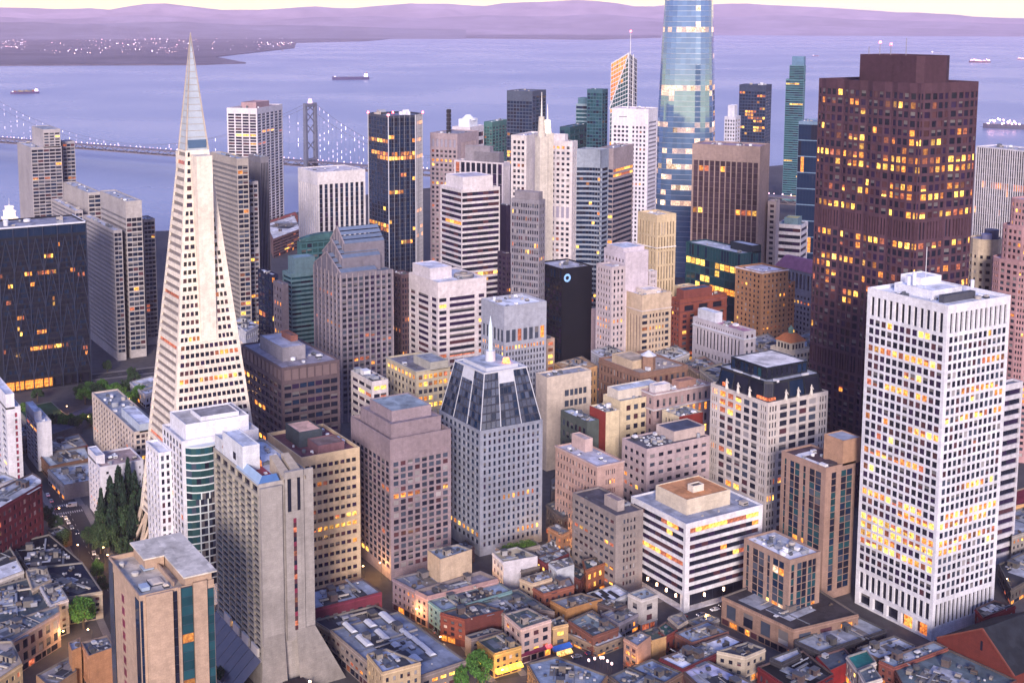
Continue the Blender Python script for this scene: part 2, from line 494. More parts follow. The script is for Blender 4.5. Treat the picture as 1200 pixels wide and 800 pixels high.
def roof_unit(parent, x, y, z, sx_, sy, sz, c, kind=0, rot=0.0, name='roof_unit'):
    """air handler, vent or plant cabinet on a roof"""
    kk = (kind, key(c))
    if kk not in UNIT:
        mb = MB(); m = paint(c); dk = paint('#3a3d44')
        if kind == 0:      # cabinet on rails with a louvre band and lid
            mb.box(-.5, -.5, .0, .5, .5, .12, dk); mb.box(-.47, -.47, .12, .47, .47, .9, m); mb.box(-.5, -.5, .9, .5, .5, 1, m)
            mb.box(-.4, -.485, .3, .4, -.47, .7, dk)
        elif kind == 1:    # round fan cowl
            mb.cyl(0, 0, 0, .7, .42, .42, m, 12); mb.cyl(0, 0, .7, 1, .5, .36, m, 12)
        elif kind == 2:    # skylight with sloping lid
            mb.box(-.5, -.5, 0, .5, .5, .5, dk); mb.box(-.48, -.48, .5, .48, .48, 1, m, tx=.1, ty=.25)
        elif kind == 3:    # duct run with elbow
            mb.box(-.5, -.2, .15, .5, .2, .75, m); mb.box(.3, -.5, .15, .5, .5, 1, m); mb.box(-.5, -.12, 0, -.4, .12, .15, dk)
        elif kind == 4:    # tank
            mb.cyl(0, 0, .2, .85, .5, .5, m, 14); mb.cyl(0, 0, .85, 1, .5, .1, m, 14); mb.box(-.3, -.3, 0, .3, .3, .2, dk)
        UNIT[kk] = mb.build(name, None)
        o = UNIT[kk]
    else:
        o = UNIT[kk].copy(); COL.objects.link(o); o.name = name
    o.parent = parent; o.location = (x, y, z); o.scale = (sx_, sy, sz); o.rotation_euler = (0, 0, rot)
    return o
def clutter(root, pts, z, n, seed, c=('#c9cbd2', '#8f949e', '#5b6068', '#dfe1e6', '#a8a29c'), avoid=None, big=1.0, fr=.78):
    """scattered plant on a roof polygon"""
    r = random.Random(seed)
    cx = sum(p[0] for p in pts)/len(pts); cy = sum(p[1] for p in pts)/len(pts)
    nn = len(pts)
    d0 = Vector(pts[1])-Vector(pts[0]); ang = math.atan2(d0.y, d0.x)
    k = 0; tries = 0; done = []
    while k < n and tries < n*12:
        tries += 1
        i = r.randrange(nn); a, b = pts[i], pts[(i+1) % nn]
        u, v = r.random(), r.random()
        if u+v > 1: u, v = 1-u, 1-v
        x = cx+((a[0]-cx)*u+(b[0]-cx)*v)*fr; y = cy+((a[1]-cy)*u+(b[1]-cy)*v)*fr
        if avoid and any(x0-1 < x < x1+1 and y0-1 < y < y1+1 for x0, x1, y0, y1 in avoid): continue
        s = big*r.choice((1.2, 1.6, 2.2, 3.0))
        if any(abs(x-p)+abs(y-q) < (s+t)*.75 for p, q, t in done): continue
        done.append((x, y, s))
        kd = r.choice((0, 0, 0, 1, 2, 3, 4))
        roof_unit(root, x, y, z, s*r.uniform(.8, 1.5), s*r.uniform(.7, 1.2), s*r.uniform(.5, .9), r.choice(c), kd, ang+r.choice((0, math.pi/2)))
        k += 1

def tower(P, rot, w, d, H, name, label, cat, wallc, N=None, W=None, roof='#8d9098', par=1.2, ext=(), clut=6, group=None, seed=None, S=None, E=None, big=True, z0=0.0, bigc=1.0):
    """a rectangular block: P is its corner nearest the camera, w runs along its left (north) face, d along its right (west) face"""
    seed = seed if seed is not None else int(abs(P[0]*7+P[1]*13)) % 100000
    root = empty(name, label, cat, (P[0], P[1], 0), R(rot), group)
    wm, rm = wall(wallc), roofm(roof)
    pts = rect(0, w, -d, 0)
    prism(root, 'wall', pts, z0, H, [W, S, E, N], wm, rm, par, seed, big=big)
    av = []
    for e in ext:
        blockext(root, e, w, d, H, par, wm, rm, seed, av)
    if clut: clutter(root, pts, H-par+.01, int(clut*1.5)+1, seed+3, avoid=av, big=bigc*.9)
    return root
def blockext(root, e, w, d, H, par, wm, rm, seed, av):
    """(part, u0, u1, v0, v1, height, wall colour, roof colour, N, W): a volume on the roof, u along the left face, v along the right, from the near corner"""
    e = list(e)+[None]*(10-len(e))
    nm, u0, u1, v0, v1, hh, wc, rc, fn, fw = e[:10]
    x0, x1, y0, y1 = u0*w, u1*w, -v1*d, -v0*d
    av.append((x0, x1, y0, y1))
    m = wall(wc) if wc else wm
    q = roofm(rc) if rc else rm
    prism(root, nm, rect(x0, x1, y0, y1), H-par-.02, H+hh, [fw, None, None, fn], m, q, .5 if hh > 2 else 0.02, seed+11, pt=.3)
def low(pts, H, name, label, cat, wallc, roof, N=None, clut=4, par=.8, group=None, fl=None, bay=3.2, lit=.06, seed=None, g='hotel', blank=(), bigc=.8, shop=None, frac=(.42, .5)):
    """a low building on any footprint; every edge that faces the camera side gets a window grid unless listed in blank"""
    cx = sum(p[0] for p in pts)/len(pts); cy = sum(p[1] for p in pts)/len(pts)
    a = sum(pts[i][0]*pts[(i+1) % len(pts)][1]-pts[(i+1) % len(pts)][0]*pts[i][1] for i in range(len(pts)))
    if a < 0: pts = pts[::-1]
    seed = seed if seed is not None else int(abs(cx*5+cy*11)) % 100000
    root = empty(name, label, cat, (cx, cy, 0), 0, group)
    lp = [(p[0]-cx, p[1]-cy) for p in pts]
    fs = []
    for i in range(len(lp)):
        p, q = Vector(lp[i]), Vector(lp[(i+1) % len(lp)])
        dd = q-p; nn = Vector((dd.y, -dd.x)).normalized(); L = dd.length
        mid = Vector((cx, cy))+(p+q)/2
        facing = nn.dot(-mid.normalized())
        side = 'N' if nn.y > abs(nn.x) else ('W' if nn.x < -abs(nn.y) else 'O')
        if facing > .12 and side not in blank and L > 4:
            nfl = fl or max(1, int((H-2.5)/3.6))
            nb = max(1, int(L/bay))
            fs.append(F(nb, nfl, frac[0], frac[1], .6, 1.2+par, min(3.2, H*.25), .3, g, lit))
        else: fs.append(None)
    wc = tuple(v*.92 for v in col(wallc)); rc = tuple(v*1.02 for v in col(roof))
    wm = wall(tuple(round(v, 3) for v in wc))
    g_ = .5*sum(wc)/3; cpm = wall(tuple(round(.55*g_+.25*v+.05, 3) for v in wc))
    prism(root, 'wall', lp, 0, H, fs, wm, roofm(tuple(round(v, 3) for v in rc)), par, seed, cop=cpm)
    area = -a/2 if a < 0 else a/2
    if clut >= 3 and abs(area) > 140:
        rr = random.Random(seed+77)
        d0 = Vector(lp[1])-Vector(lp[0]); ang = math.atan2(d0.y, d0.x)
        for k_ in range(1 if abs(area) < 350 else 2):
            sx0 = rr.uniform(2.2, 3.6); sy0 = rr.uniform(2.4, 4.5); h_ = rr.uniform(2.2, 3.0)
            i_ = rr.randrange(len(lp)); u_ = rr.uniform(.25, .5)
            px_, py_ = lp[i_][0]*u_, lp[i_][1]*u_
            b_ = MB(); b_.box(-sx0/2, -sy0/2, 0, sx0/2, sy0/2, h_, cpm); b_.box(-sx0/2-.15, -sy0/2-.15, h_, sx0/2+.15, sy0/2+.15, h_+.2, paint('#4c5058'), True)
            b_.box(-sx0/2-.04, -.5, .05, -sx0/2, .5, 2.0, G('dark')); b_.box(-.5, sy0/2, .05, .5, sy0/2+.04, 2.0, G('mid'))
            q_ = b_.build('stair_house', root); q_.location = (px_, py_, H-par+.004); q_.rotation_euler = (0, 0, ang)
    cm = wall(tuple(round(min(v*1.35, .8), 3) for v in wc)); dk = paint('#1d2026')
    mb = MB(); sf = MB()
    for i, f in enumerate(fs):
        if f is None: continue
        p, q = Vector(lp[i]), Vector(lp[(i+1) % len(lp)]); d = (q-p); L = d.length; d.normalize(); n = Vector((d.y, -d.x))
        def pt(s, o, z): v = p+d*s+n*o; return (v.x, v.y, z)
        for za, zb, o in ((H-par-.5, H-par+.1, .38), (min(3.3, H*.27), min(3.3, H*.27)+.35, .25)):
            mb.face([pt(0, o, za), pt(L, o, za), pt(L, o, zb), pt(0, o, zb)], cm)
            mb.face([pt(0, o, zb), pt(L, o, zb), pt(L, 0, zb), pt(0, 0, zb)], cm)
            mb.face([pt(0, 0, za), pt(L, 0, za), pt(L, o, za), pt(0, o, za)], cm)
            mb.face([pt(0, 0, za), pt(0, o, za), pt(0, o, zb), pt(0, 0, zb)], cm); mb.face([pt(L, o, za), pt(L, 0, za), pt(L, 0, zb), pt(L, o, zb)], cm)
        rr = random.Random(seed+i); s = .6; h = min(2.9, H*.24)
        while s < L-2.5:
            w_ = min(rr.uniform(2.2, 4.2), L-s-.4)
            sf.face([pt(s, .03, .5), pt(s+w_, .03, .5), pt(s+w_, .03, h), pt(s, .03, h)], G(rr.choice(('dark', 'dark', 'mid', 'red', 'dark', 'lit2', 'lit3'))))
            s += w_+rr.uniform(.4, 1.0)
    if mb.f: mb.build('cornice', root, kind='stuff')
    if sf.f: sf.build('shopfront', root, kind='stuff')
    if clut >= 2 and abs(area) > 80:
        rr = random.Random(seed+99); d0 = Vector(lp[1])-Vector(lp[0]); ang = math.atan2(d0.y, d0.x); sc_ = math.sqrt(abs(area))
        for k_ in range(3 if abs(area) < 300 else 6):
            i_ = rr.randrange(len(lp)); u_ = rr.uniform(.05, .5)
            b_ = MB(); w_, l_ = sc_*rr.uniform(.08, .2), sc_*rr.uniform(.1, .3); z_ = .012+.004*k_
            b_.box(-w_, -l_, 0, w_, l_, z_, roofm(rr.choice(('#3b3f48', '#5d646f', '#8d929c', '#74706c', '#a7abb4'))))
            q_ = b_.build('roof_patch', root); q_.location = (lp[i_][0]*u_, lp[i_][1]*u_, H-par+.004); q_.rotation_euler = (0, 0, ang)
        for k_ in range(2 if abs(area) < 300 else 4):
            i_ = rr.randrange(len(lp)); u_ = rr.uniform(.1, .55); l_ = sc_*rr.uniform(.15, .35)
            b_ = MB(); m_ = paint(rr.choice(('#8f949e', '#6a6f78', '#a9a39a'))); t_ = rr.choice((.14, .2, .4))
            b_.box(-l_, -t_, .3, l_, t_, .3+t_*1.6, m_, True)
            for e_ in (-.8, 0, .8): b_.box(l_*e_-.1, -t_, 0, l_*e_+.1, t_, .3, m_)
            q_ = b_.build('duct' if t_ > .3 else 'roof_pipe', root, kind='stuff'); q_.location = (lp[i_][0]*u_, lp[i_][1]*u_, H-par+.004); q_.rotation_euler = (0, 0, ang+rr.choice((0, math.pi/2)))
    if clut: clutter(root, lp, H-par+.01, int(clut*1.4)+2, seed+5, big=bigc*.8, c=('#9a9ca4', '#6f747e', '#45484f', '#b4b6bc', '#857f78', '#5b5048'))
    return root

GS.update({
 'dark_only': ((('dark', 1),), (('lit2', 1),)),
 'blankmix': ((('mid', 4), ('dark', 3), ('blind', 1), ('red', 1)), (('lit', 2), ('lit2', 2))),
 'dark_mix': ((('dark', 5), ('navy', 4), ('purple', 1)), (('lit', 2), ('lit2', 3), ('lit3', 3))),
 'slotlouv': ((('dark', 3), ('lav', 1)), (('lit', 1),)),
 'navyg': ((('navy', 3), ('teal', 1)), (('lit2', 1),)),
 'brown': ((('cbrown', 1),), (('lit2', 1),)),
 'brownw': ((('cbrown', 4), ('purple', 3)), (('lit2', 3), ('lit3', 3), ('lit', 1))),
 'concrete': ((('cband', 1),), (('lit2', 1), ('lit3', 1))),
 'lav2': ((('lavd', 1),), (('lit2', 1),)),
 'purp': ((('purple', 3), ('dark', 2)), (('lit3', 2), ('lit2', 1))),
 'wht': ((('dark', 6), ('mid', 3)), (('lit3', 1), ('lit2', 1))),
 'tealw': ((('teal', 5), ('green', 4), ('navy', 3)), (('lit', 4), ('lit2', 1))),
 'mid_only': ((('mid', 1),), (('lit2', 1), ('lit3', 1))),
 'louvd': ((('purple', 2), ('lav', 1), ('red', 1)), (('lit2', 1),)),
 'ecw': ((('dark', 5), ('navy', 3), ('mid', 2), ('red', .5)), (('lit', 2), ('lit2', 4), ('lit3', 4))),
 'brownf': ((('dkbrown', 1),), (('lit2', 4), ('lit3', 3), ('lit', 2))),
 'bay': ((('dark', 4), ('teal', 4), ('navy', 2), ('mid', 1.2)), (('lit', 2), ('lit2', 3), ('litw', 1))),
 'arcade': ((('dark', 2), ('red', 1)), (('lit2', 2), ('lit3', 1))),
 'balc': ((('dark', 6), ('greyg', 3), ('mid', 1)), (('lit', 1), ('lit2', 1))),
 'redonly': ((('wine', 1),), (('lit3', 1),)),
 'pyr': ((('dark', 6), ('purple', 2), ('red', 1.6)), (('lit', 3), ('lit2', 3), ('lit3', 4))),
 'pyrn': ((('cband2', 1),), (('lit3', 1),)),
})
_G = G
def G(name):
    x = {'cbrown': lambda: glassm('panel_brown', (.13, .095, .10), .5, .4),
         'cband': lambda: glassm('panel_grey', (.13, .125, .132), .45, .5, 0, .15),
         'cband2': lambda: glassm('panel_taupe', (.17, .145, .135), .4, .5, 0, .25),
         'lavd': lambda: glassm('panel_lavender', (.16, .15, .19), .4, .5, 0, .2),
         'dkbrown': lambda: glassm('glass_brown', (.045, .03, .042), .15, .4),
         'gold_refl': lambda: litm('refl_gold', (1, .58, .24), .8*LITK, (.2, .2, .25)),  # glow standing in for the gold sky reflection
         'greyg': lambda: glassm('glass_grey_green', (.05, .06, .055), .2),
         'wine': lambda: glassm('glass_wine', (.16, .02, .05), .3)}.get(name)
    return x() if x else _G(name)
KEY = {}
_low = low
def low(pts, H, name, label, cat, wallc, roof, key=None, **k):
    o = _low(pts, H, name, label, cat, wallc, roof, **k)
    if key: KEY[key] = (o, H, k.get('par', .8))
    return o
TW = []
_tower = tower
def tower(P, rot, w, d, H, *a, **k):
    o = _tower(P, rot, w, d, H, *a, **k); TW.append((o, w, d, H)); return o
def find(s): return next(x for x in TW if x[0]['label'].startswith(s))

# ------------------------------------------------------------------ towers and blocks (metres; corner nearest the camera, turn, widths, height)
tower((353.53, -445.41), 0, 43.23, 40.82, 148.73, 'office_tower','bright white office tower with small square windows and tall louvre slots round its top','office tower','#dadbe3',
 N=[(0,7.5,F(5,1,.78,.8,1.5,.4,.4,1.5,'arcade',0)),(7.5,17.5,F(12,1,.6,.86,1.4,.6,.5,.8,'dark_only',0)),(17.5,-13,F(12,30,.66,.64,1.2,.3,.3,.22,'dusk',.04,{0:.35,3:.97,7:.4,11:.5,15:.5,9:.3,20:.6,21:.7,23:.98,24:.97,25:.9,26:.8,17:.4,5:.4,13:.3})),(-13,None,F(12,1,.5,.92,1.4,3.4,.3,.8,'dark_only',0))],
 W=[(0,17.5,F(14,1,.58,.88,1.4,.6,5,.8,'dark_only',0)),(17.5,-13,F(12,30,.62,.62,1.6,.3,.3,.22,'off',.03,{3:.7,6:.35,7:.5,9:.3,20:.6,21:.5,23:.85,24:.5,17:.4})),(-13,None,F(12,1,.5,.92,1.4,3.4,.3,.8,'dark_only',0))],
 roof='#d9dbe2',par=1.6,clut=9,seed=3,ext=[('penthouse',.38,.86,.25,.72,2.2,'#d5d7df','#e4e6ee'),('louvre_bank',.2,.26,.2,.7,1.6,'#4c4e58','#4c4e58'),('penthouse',.66,.92,.42,.75,5.0,'#e2e3ea','#dfe1e8')])
tower((428.81, -370.46), 0, 40.01, 46.55, 42.29, 'office_block','square white office block with long dark ribbon windows and a cream rooftop plant house','office block','#dcdce2',
 N=[(0,8.5,F(5,1,.97,.9,1.0,.1,.1,4,'dark_only',0)),(8.5,None,F(9,8,.985,.54,1.6,2.0,.5,.5,'dusk',.03,{4:.95,1:.15}))],
 W=[(0,8.5,F(5,1,.97,.9,1.0,.1,.1,4,'dark_only',0)),(8.5,None,F(11,8,.985,.54,2.2,2.0,.5,.5,'dusk',.06,{0:.9,1:.3,4:.8,6:.2}))],
 roof='#9aa0b0',par=.9,clut=5,seed=9,ext=[('penthouse',.24,.8,.18,.75,6.5,'#cfc3b0','#c98f62'),('penthouse',.4,.5,.38,.52,9.2,'#d8d0c4','#6d645c')])
tower((526.89, -271.37), 0, 42.83, 33.44, 70.14, 'office_tower','pinkish mauve stone tower stepping back in two tiers at its top','office tower','#8f8188',
 N=[(0,-10.5,F(9,17,.66,.66,1,.6,5,.3,'dark_mix',.05,{6:.12,4:.3})),(-10.5,None,None)],W=[(0,-10.5,F(8,17,.62,.64,1.2,.6,5,.25,'blankmix',.04,{5:.5,15:.3,12:.2})),(-10.5,None,None)],
 roof='#8a8088',par=2.5,clut=0,ext=[('upper_tier',.12,.9,.1,.92,5.6,'#8f8188','#857b84'),('top_tier',.22,.78,.18,.83,10.5,'#93858c','#8e9aa2')])
tower((459.86, -178.82), 0, 51.60, 22.93, 86.98, 'hotel_tower','grey concrete hotel slab with balcony grid on one side and a blank end wall','hotel tower','#a09b98',
 N=[(0,14,None),(14,-5.5,F(7,26,.88,.74,1.2,.2,.2,.8,'balc',.015,mat='#a8a296')),(-5.5,None,F(6,1,.86,.72,.8,.9,.5,.8,'dark_only',0,mat='#a8a296'))],
 W=None,roof='#b9bdc8',par=1.0,clut=14,seed=21,ext=[('penthouse',.35,.8,.02,.34,10,'#d2d6de','#c4cad6'),('penthouse',.82,.98,.02,.3,6,'#c9cdd6','#aeb4c0')])
tower((413.73, -117.16), 0, 37.61, 26.42, 74.14, 'apartment_tower','orange tan tower with dark blue glass strips and a pale cut roof','apartment tower','#b39a86',
 N=[(0,None,F(1,1,.1,.9,1,.1,.1,.4,'navyg',0,cols=[(.02,.16)]))],W=None,roof='#b9b1a6',par=1.6,clut=0,seed=4)
tower((545.32, -176.03), 0, 28.39, 36.61, 80.22, 'apartment_tower','white stepped apartment tower with rounded green glass bay beside the pyramid','apartment tower','#dcdce4',
 N=[(0,None,F(6,20,.66,.66,.6,1.2,5,.3,'off',.03))],
 W=[(0,None,F(1,1,.5,.5,.5,1,3,.4,'off',0,cols=[(.55,.9)]))],roof='#c9ccd6',par=1.2,clut=8,seed=5,ext=[('penthouse',.1,.9,.08,.9,6.5,'#dfe0e8','#b4b2b2'),('penthouse',.2,.7,.3,.8,8,'#d9dae2','#8f8d92')])
tower((645.42, -265.83), 0, 61.54, 35.10, 77.72, 'office_block','dark brown flat topped office block with thin white vertical ribs','office block','#5f5258',
 N=[(0,-9,F(10,14,.8,.56,1,.3,5,.4,'dusk',.03,{2:.5,4:.2})),(-9,None,F(10,1,.82,.8,1,1.0,.5,.4,'brown',0))],
 W=[(0,-9,F(7,14,.9,.56,1.2,.3,5,.4,'dark_mix',.03,{1:.15})),(-9,None,F(7,1,.86,.8,1.2,1.0,.5,.4,'brown',0))],
 roof='#8f8a94',par=1.0,clut=9,ext=[('penthouse',.25,.8,.2,.6,7,'#8d8a92','#a9a9b4'),('penthouse',.45,.68,.5,.62,10,'#8a5c52','#7a5a54')])
tower((528.71, -226.58), 0, 41.23, 29.72, 68.72, 'office_block','tan banded office block with rounded corner and a dark red railed roof deck','office block','#cfb999',
 N=F(9,14,.6,.42,1.5,3,4,.4,'dusk',.03),W=F(9,14,.66,.42,1.5,3.4,4,.5,'dusk',.05,{5:.5,6:.55,8:.2,11:.1}),roof='#6d4a52',par=1.6,clut=8,seed=31,ext=[('penthouse',.42,.82,.22,.62,6,'#3c4650','#c9a494'),('penthouse',.1,.4,.35,.8,2.6,'#7a5a62','#7c6a66')])
tower((528.99, -322.70), 0, 41.30, 37.46, 65.21, 'office_tower','blue grey grid tower crowned by a sloping dark glass mansard and white lantern spire','office tower','#8d93a4',
 N=F(9,16,.62,.62,1,1.2,5,.6,'navy',.01,{14:.9}),W=F(12,16,.44,.60,1.4,1.2,4,.5,'dark_mix',.025,{4:.15,14:.3}),roof='#8f95a2',par=.6,clut=0)
tower((993.69, -271.07), 0, 93.05, 6.70, 104.40, 'office_slab','pale grey concrete slab tower with stepped window bays left of the pyramid','office tower','#a9a4a6',
 N=F(1,27,.96,.42,.5,1.5,6,.4,'concrete',0),W=F(2,27,.92,.64,.5,2,6,.25,'ecw',.02),roof='#b4b8c4',par=1,clut=4,seed=41)
tower((996.85, -282.10), 0, 74.69, 12.89, 126.07, 'office_slab','taller blank topped core slab rising behind the stepped grey slab','office tower','#aba6a6',
 N=[(0,-11,F(1,26,.96,.4,.5,1.5,6,.4,'concrete',0)),(-11,None,None)],W=[(0,-11,F(3,27,.92,.64,.4,2,6,.25,'ecw',.05,{7:.3})),(-11,None,None)],roof='#a6aab4',par=1,clut=3,seed=42)
tower((1030.57, -305.87), 0, 19.05, 9.60, 105.45, 'office_slab','narrow windowed wing at the right end of the stepped grey slab','office tower','#9d999e',
 N=None,W=F(3,27,.92,.64,.4,2,6,.25,'ecw',.06,{3:.3}),roof='#b4b8c4',par=1,clut=2,seed=43)
tower((1156.16, -281.75), 0, 90.11, 6.79, 98.19, 'office_slab','light concrete slab with a lower front wing behind the dark braced block','office tower','#ada7a8',
 N=F(1,25,.96,.42,.5,1.5,6,.4,'concrete',0),W=F(2,26,.92,.64,.5,2,6,.25,'ecw',.04),roof='#c0c4d0',par=1,clut=3,seed=44)
tower((1163.07, -295.42), 0, 91.17, 11.89, 112.58, 'office_slab','pale concrete core slab standing just left of the stepped slab tower','office tower','#b0aaa8',
 N=None,W=F(2,27,.92,.64,.5,2,6,.25,'ecw',.05),roof='#a9adb8',par=1,clut=4,seed=45)
tower((1291.15, -274.45), 0, 62.16, 29.41, 143.58, 'office_tower','tall grey slab tower against the bay at the far left with stepped top','office tower','#a5a0a4',
 N=None,W=F(5,40,.92,.62,.5,2,6,.25,'ecw',.03,{1:.3}),roof='#b4b8c4',par=1,clut=2,seed=46,ext=[('core',.0,.8,.42,.98,17,'#a8a3a6','#9aa0aa',None,F(3,5,.8,.5,.4,3,1,.4,'off',.05))])
tower((1304.14, -307.92), 0, 17.62, 12.17, 146.75, 'office_slab','narrow lower wing on the right side of the tall far left tower','office tower','#9c989e',
 N=None,W=F(3,38,.92,.62,.4,2,6,.25,'ecw',.03,{2:.6}),roof='#b4b8c4',par=1,clut=1,seed=47)
tower((928.55, -349.09), 0, 58.91, 9.28, 162.38, 'office_tower','beige banded slab tower just right of the pyramid shaft','office tower','#a8a09a',
 N=F(1,40,.99,.46,.4,5,6,.5,'concrete',.0,{5:.3,4:.2}),W=F(2,40,.92,.64,.5,5,6,.25,'ecw',.06,{1:.5}),roof='#a9b4c0',par=1,clut=4,seed=48)
tower((942.33, -363.48), 0, 11.50, 7.90, 142.29, 'office_slab','stepped window wing attached right of the beige banded slab tower','office tower','#9b979c',
 N=None,W=F(2,37,.84,.6,.4,2,6,.5,'off',.04,{31:.4,30:.5}),roof='#b4b8c4',par=1,clut=1,seed=49)
tower((985.40, -390.63), 0, 26.55, 7.43, 156.21, 'office_tower','slim grey tower of close vertical fins behind the beige slab tower','office tower','#77757f',
 N=F(9,1,.5,1,.4,5,1,.6,'slot',0),W=F(5,1,.5,1,.4,5,1,.6,'slot',0),roof='#9aa6b4',par=1,clut=3,seed=50)
tower((1516.38, -597.91), 45, 40.83, 83.39, 157.16, 'office_tower','white gridded office tower standing against the bay near the bridge','office tower','#d8d4da',
 N=F(4,40,.84,.66,.9,7,6,.4,'dusk',.05,{9:.3,4:.1,5:.15}),W=F(6,40,.78,.66,.9,7,6,.4,'dark_mix',.02,{16:.2}),roof='#b9a4a6',par=1,clut=5,seed=51,bigc=1.6,ext=[('penthouse',.2,.7,.2,.7,6,'#a98f94','#b08c8c')])
tower((1140.86, -510.82), 0, 47.58, 51.51, 120.44, 'office_tower','broad white tower of vertical fins over dark slots below the bridge tower','office tower','#dad6da',
 N=[(0,-12,F(9,1,.42,.98,.8,.2,6,1,'lav2',.0)),(-12,None,None)],W=[(0,-12,F(9,22,.56,.985,.8,.2,6,1.0,'dark_mix',.02,{10:.4,14:.25})),(-12,None,None)],roof='#cfc9cd',par=1,clut=4,seed=52)
tower((1078.72, -631.56), 30, 30.88, 43.12, 157.07, 'office_tower','light brown tower with vertical top slots and rounded corner left of white dome','office tower','#a3949a',
 N=[(0,-15,F(6,30,.52,.5,.8,.5,6,.6,'off',.12)),(-15,None,F(6,1,.5,.8,.8,5,.5,.7,'louv',0))],W=[(0,None,F(12,1,.45,.96,6,6,4,.6,'slot',0))],roof='#9b98a0',par=1,clut=3,seed=53)
tower((1389.81, -832.36), 32, 25.50, 38.50, 132.85, 'office_block','distant white banded building wrapped with a pale domed roof cover','office block','#d3cdd6',
 N=F(1,12,.98,.5,.3,6,4,.8,'dusk',.03),W=F(1,12,.98,.5,.3,6,4,.8,'dusk',.03),roof='#e4e8ee',par=1,clut=0,seed=54,ext=[('dome_cover',.2,.8,.2,.8,9,'#e2e6ee','#e8ecf2')])
tower((1443.20, -898.43), 32, 12.57, 49.82, 132.98, 'unfinished_tower','green netted unfinished tower with open top floor','tower','#4a7572',
 N=F(3,30,.7,.6,.4,6,4,.5,'green',.02),W=F(5,30,.7,.6,.4,6,4,.5,'green',.03),roof='#9fb4b0',par=1,clut=4,seed=55,bigc=1.4)
tower((1298.24, -864.96), 32, 34.15, 40.76, 181.34, 'glass_tower','dark blue grey glass tower with sloping crown and orange tip','glass tower','#4c566a',
 N=F(8,38,.86,.72,.4,12,5,.2,'navy',.03,{7:.2,9:.2,11:.2,14:.25,17:.9}),W=F(4,38,.86,.72,.4,6,5,.2,'navy',.06,{17:.8}),roof='#6b7488',par=1,clut=2,seed=56)
tower((1201.84, -897.54), 32, 19.01, 17.70, 187.01, 'glass_tower','teal glass tower with two red roof beacons left of the spired tower','glass tower','#3f6474',
 N=F(5,44,.88,.74,.5,4,5,.2,'teal',.0),W=F(2,44,.7,.74,.5,4,5,.2,'teal',.0),roof='#5a7484',par=1,clut=2,seed=57)
tower((1243.32, -908.71), 32, 16.38, 19.14, 167.56, 'glass_tower','lower banded teal glass wing with slanted top beside the beacon tower','glass tower','#8aa0ac',
 N=F(1,34,.97,.62,.3,2,5,.2,'teal',0),W=F(1,34,.97,.62,.3,2,5,.2,'teal',0),roof='#6d8794',par=1,clut=1,seed=58,ext=[('slanted_cap',.1,.9,.1,.9,7,'#55788a','#55788a')])
tower((1207.18, -856.22), 32, 12.71, 57.39, 144.97, 'office_block','small dark teal block low beside the banded teal glass wing','office block','#2c4f5c',
 N=F(2,20,.9,.6,.4,3,4,.3,'teal',.02),W=F(4,20,.9,.6,.4,3,4,.3,'teal',.02),roof='#56788a',par=1,clut=2,seed=59)
tower((1005.66, -807.93), 32, 38.59, 28.36, 179.27, 'office_tower','white tower with dark central slots and slanted bands beside the tallest tower','office tower','#e0dce4',
 N=[(0,-16,F(8,36,.5,.5,1,.5,6,.6,'wht',.03,cols=[(.06,.13),(.17,.24),(.28,.35),(.39,.46),(.57,.625),(.67,.725),(.77,.825),(.87,.925)])),(-16,None,F(1,1,.3,.2,1,7,6,.6,'dark_only',0,cols=[(.2,.42)]))],
 W=F(1,40,.9,.42,.8,12,5,.5,'lav2',.0),roof='#cbb8c8',par=1,clut=4,seed=60)
tower((822.59, -586.04), 32, 24.40, 10.48, 172.68, 'office_tower','cream white tower with punched windows right of the twin lit masts','office tower','#d4cdd0',
 N=[(0,-62,F(5,24,.52,.5,1.6,1,6,.5,'off',.2)),(-62,-51,F(5,1,.55,.9,1.6,.5,.5,.5,'louv',0)),(-51,None,F(5,11,.52,.46,1.6,3,.3,.5,'off',.03,{0:.35}))],W=F(2,38,.3,.4,.6,3,6,.4,'mid_only',0),roof='#c4bfc8',par=1,clut=4,seed=61,ext=[('penthouse',.3,.8,.2,.8,5,'#d6d0d6','#cfcad4')])
tower((822.11, -542.55), 32, 12.98, 37.17, 179.39, 'office_tower','cream white tower half with three window columns left of the twin lit masts','office tower','#d2cbcc',
 N=F(3,38,.56,.5,1.2,3,6,.5,'off',.1),W=None,roof='#c4bfc8',par=1,clut=3,seed=62)
tower((729.43, -492.27), 28, 22.16, 8.78, 144.19, 'office_block','grey stone block gridded with many small windows below the twin masts','office block','#85828c',
 N=F(12,30,.55,.55,.5,2,4,.3,'off',.06),W=F(3,30,.5,.5,.5,2,4,.3,'navy',.02),roof='#77747e',par=1,clut=2,seed=63,ext=[('penthouse',.05,.9,.1,.8,5.5,'#847f88','#8b8790')])
tower((835.50, -635.96), 30, 13.51, 43.16, 163.67, 'office_tower','banded tower with a plain beige cap right of the curved grey banded tower','office tower','#9c9094',
 N=[(0,-16,F(1,34,.99,.52,.4,.5,5,.5,'navy',.12)),(-16,None,None)],W=[(0,-16,F(1,34,.97,.5,.4,.5,5,.5,'navy',.03,{0:.9,1:.8})),(-16,None,None)],roof='#a9a4aa',par=1,clut=3,seed=64)
tower((996.26, -632.35), 30, 52.41, 13.66, 136.60, 'office_tower','dark tower with white fins and deep purple slots behind the white banded tower','office tower','#c9c2ca',
 N=F(9,14,.66,.985,1,1.5,4,.8,'purp',.05,{0:.1}),W=F(5,1,.5,.97,1,1.5,3,.6,'slot',0),roof='#a9a4ae',par=1,clut=4,seed=65,ext=[('penthouse',.1,.6,.1,.8,9,'#77747e','#8f8b94'),('penthouse',.3,.8,.2,.7,14,'#8a8690','#9a969e')])
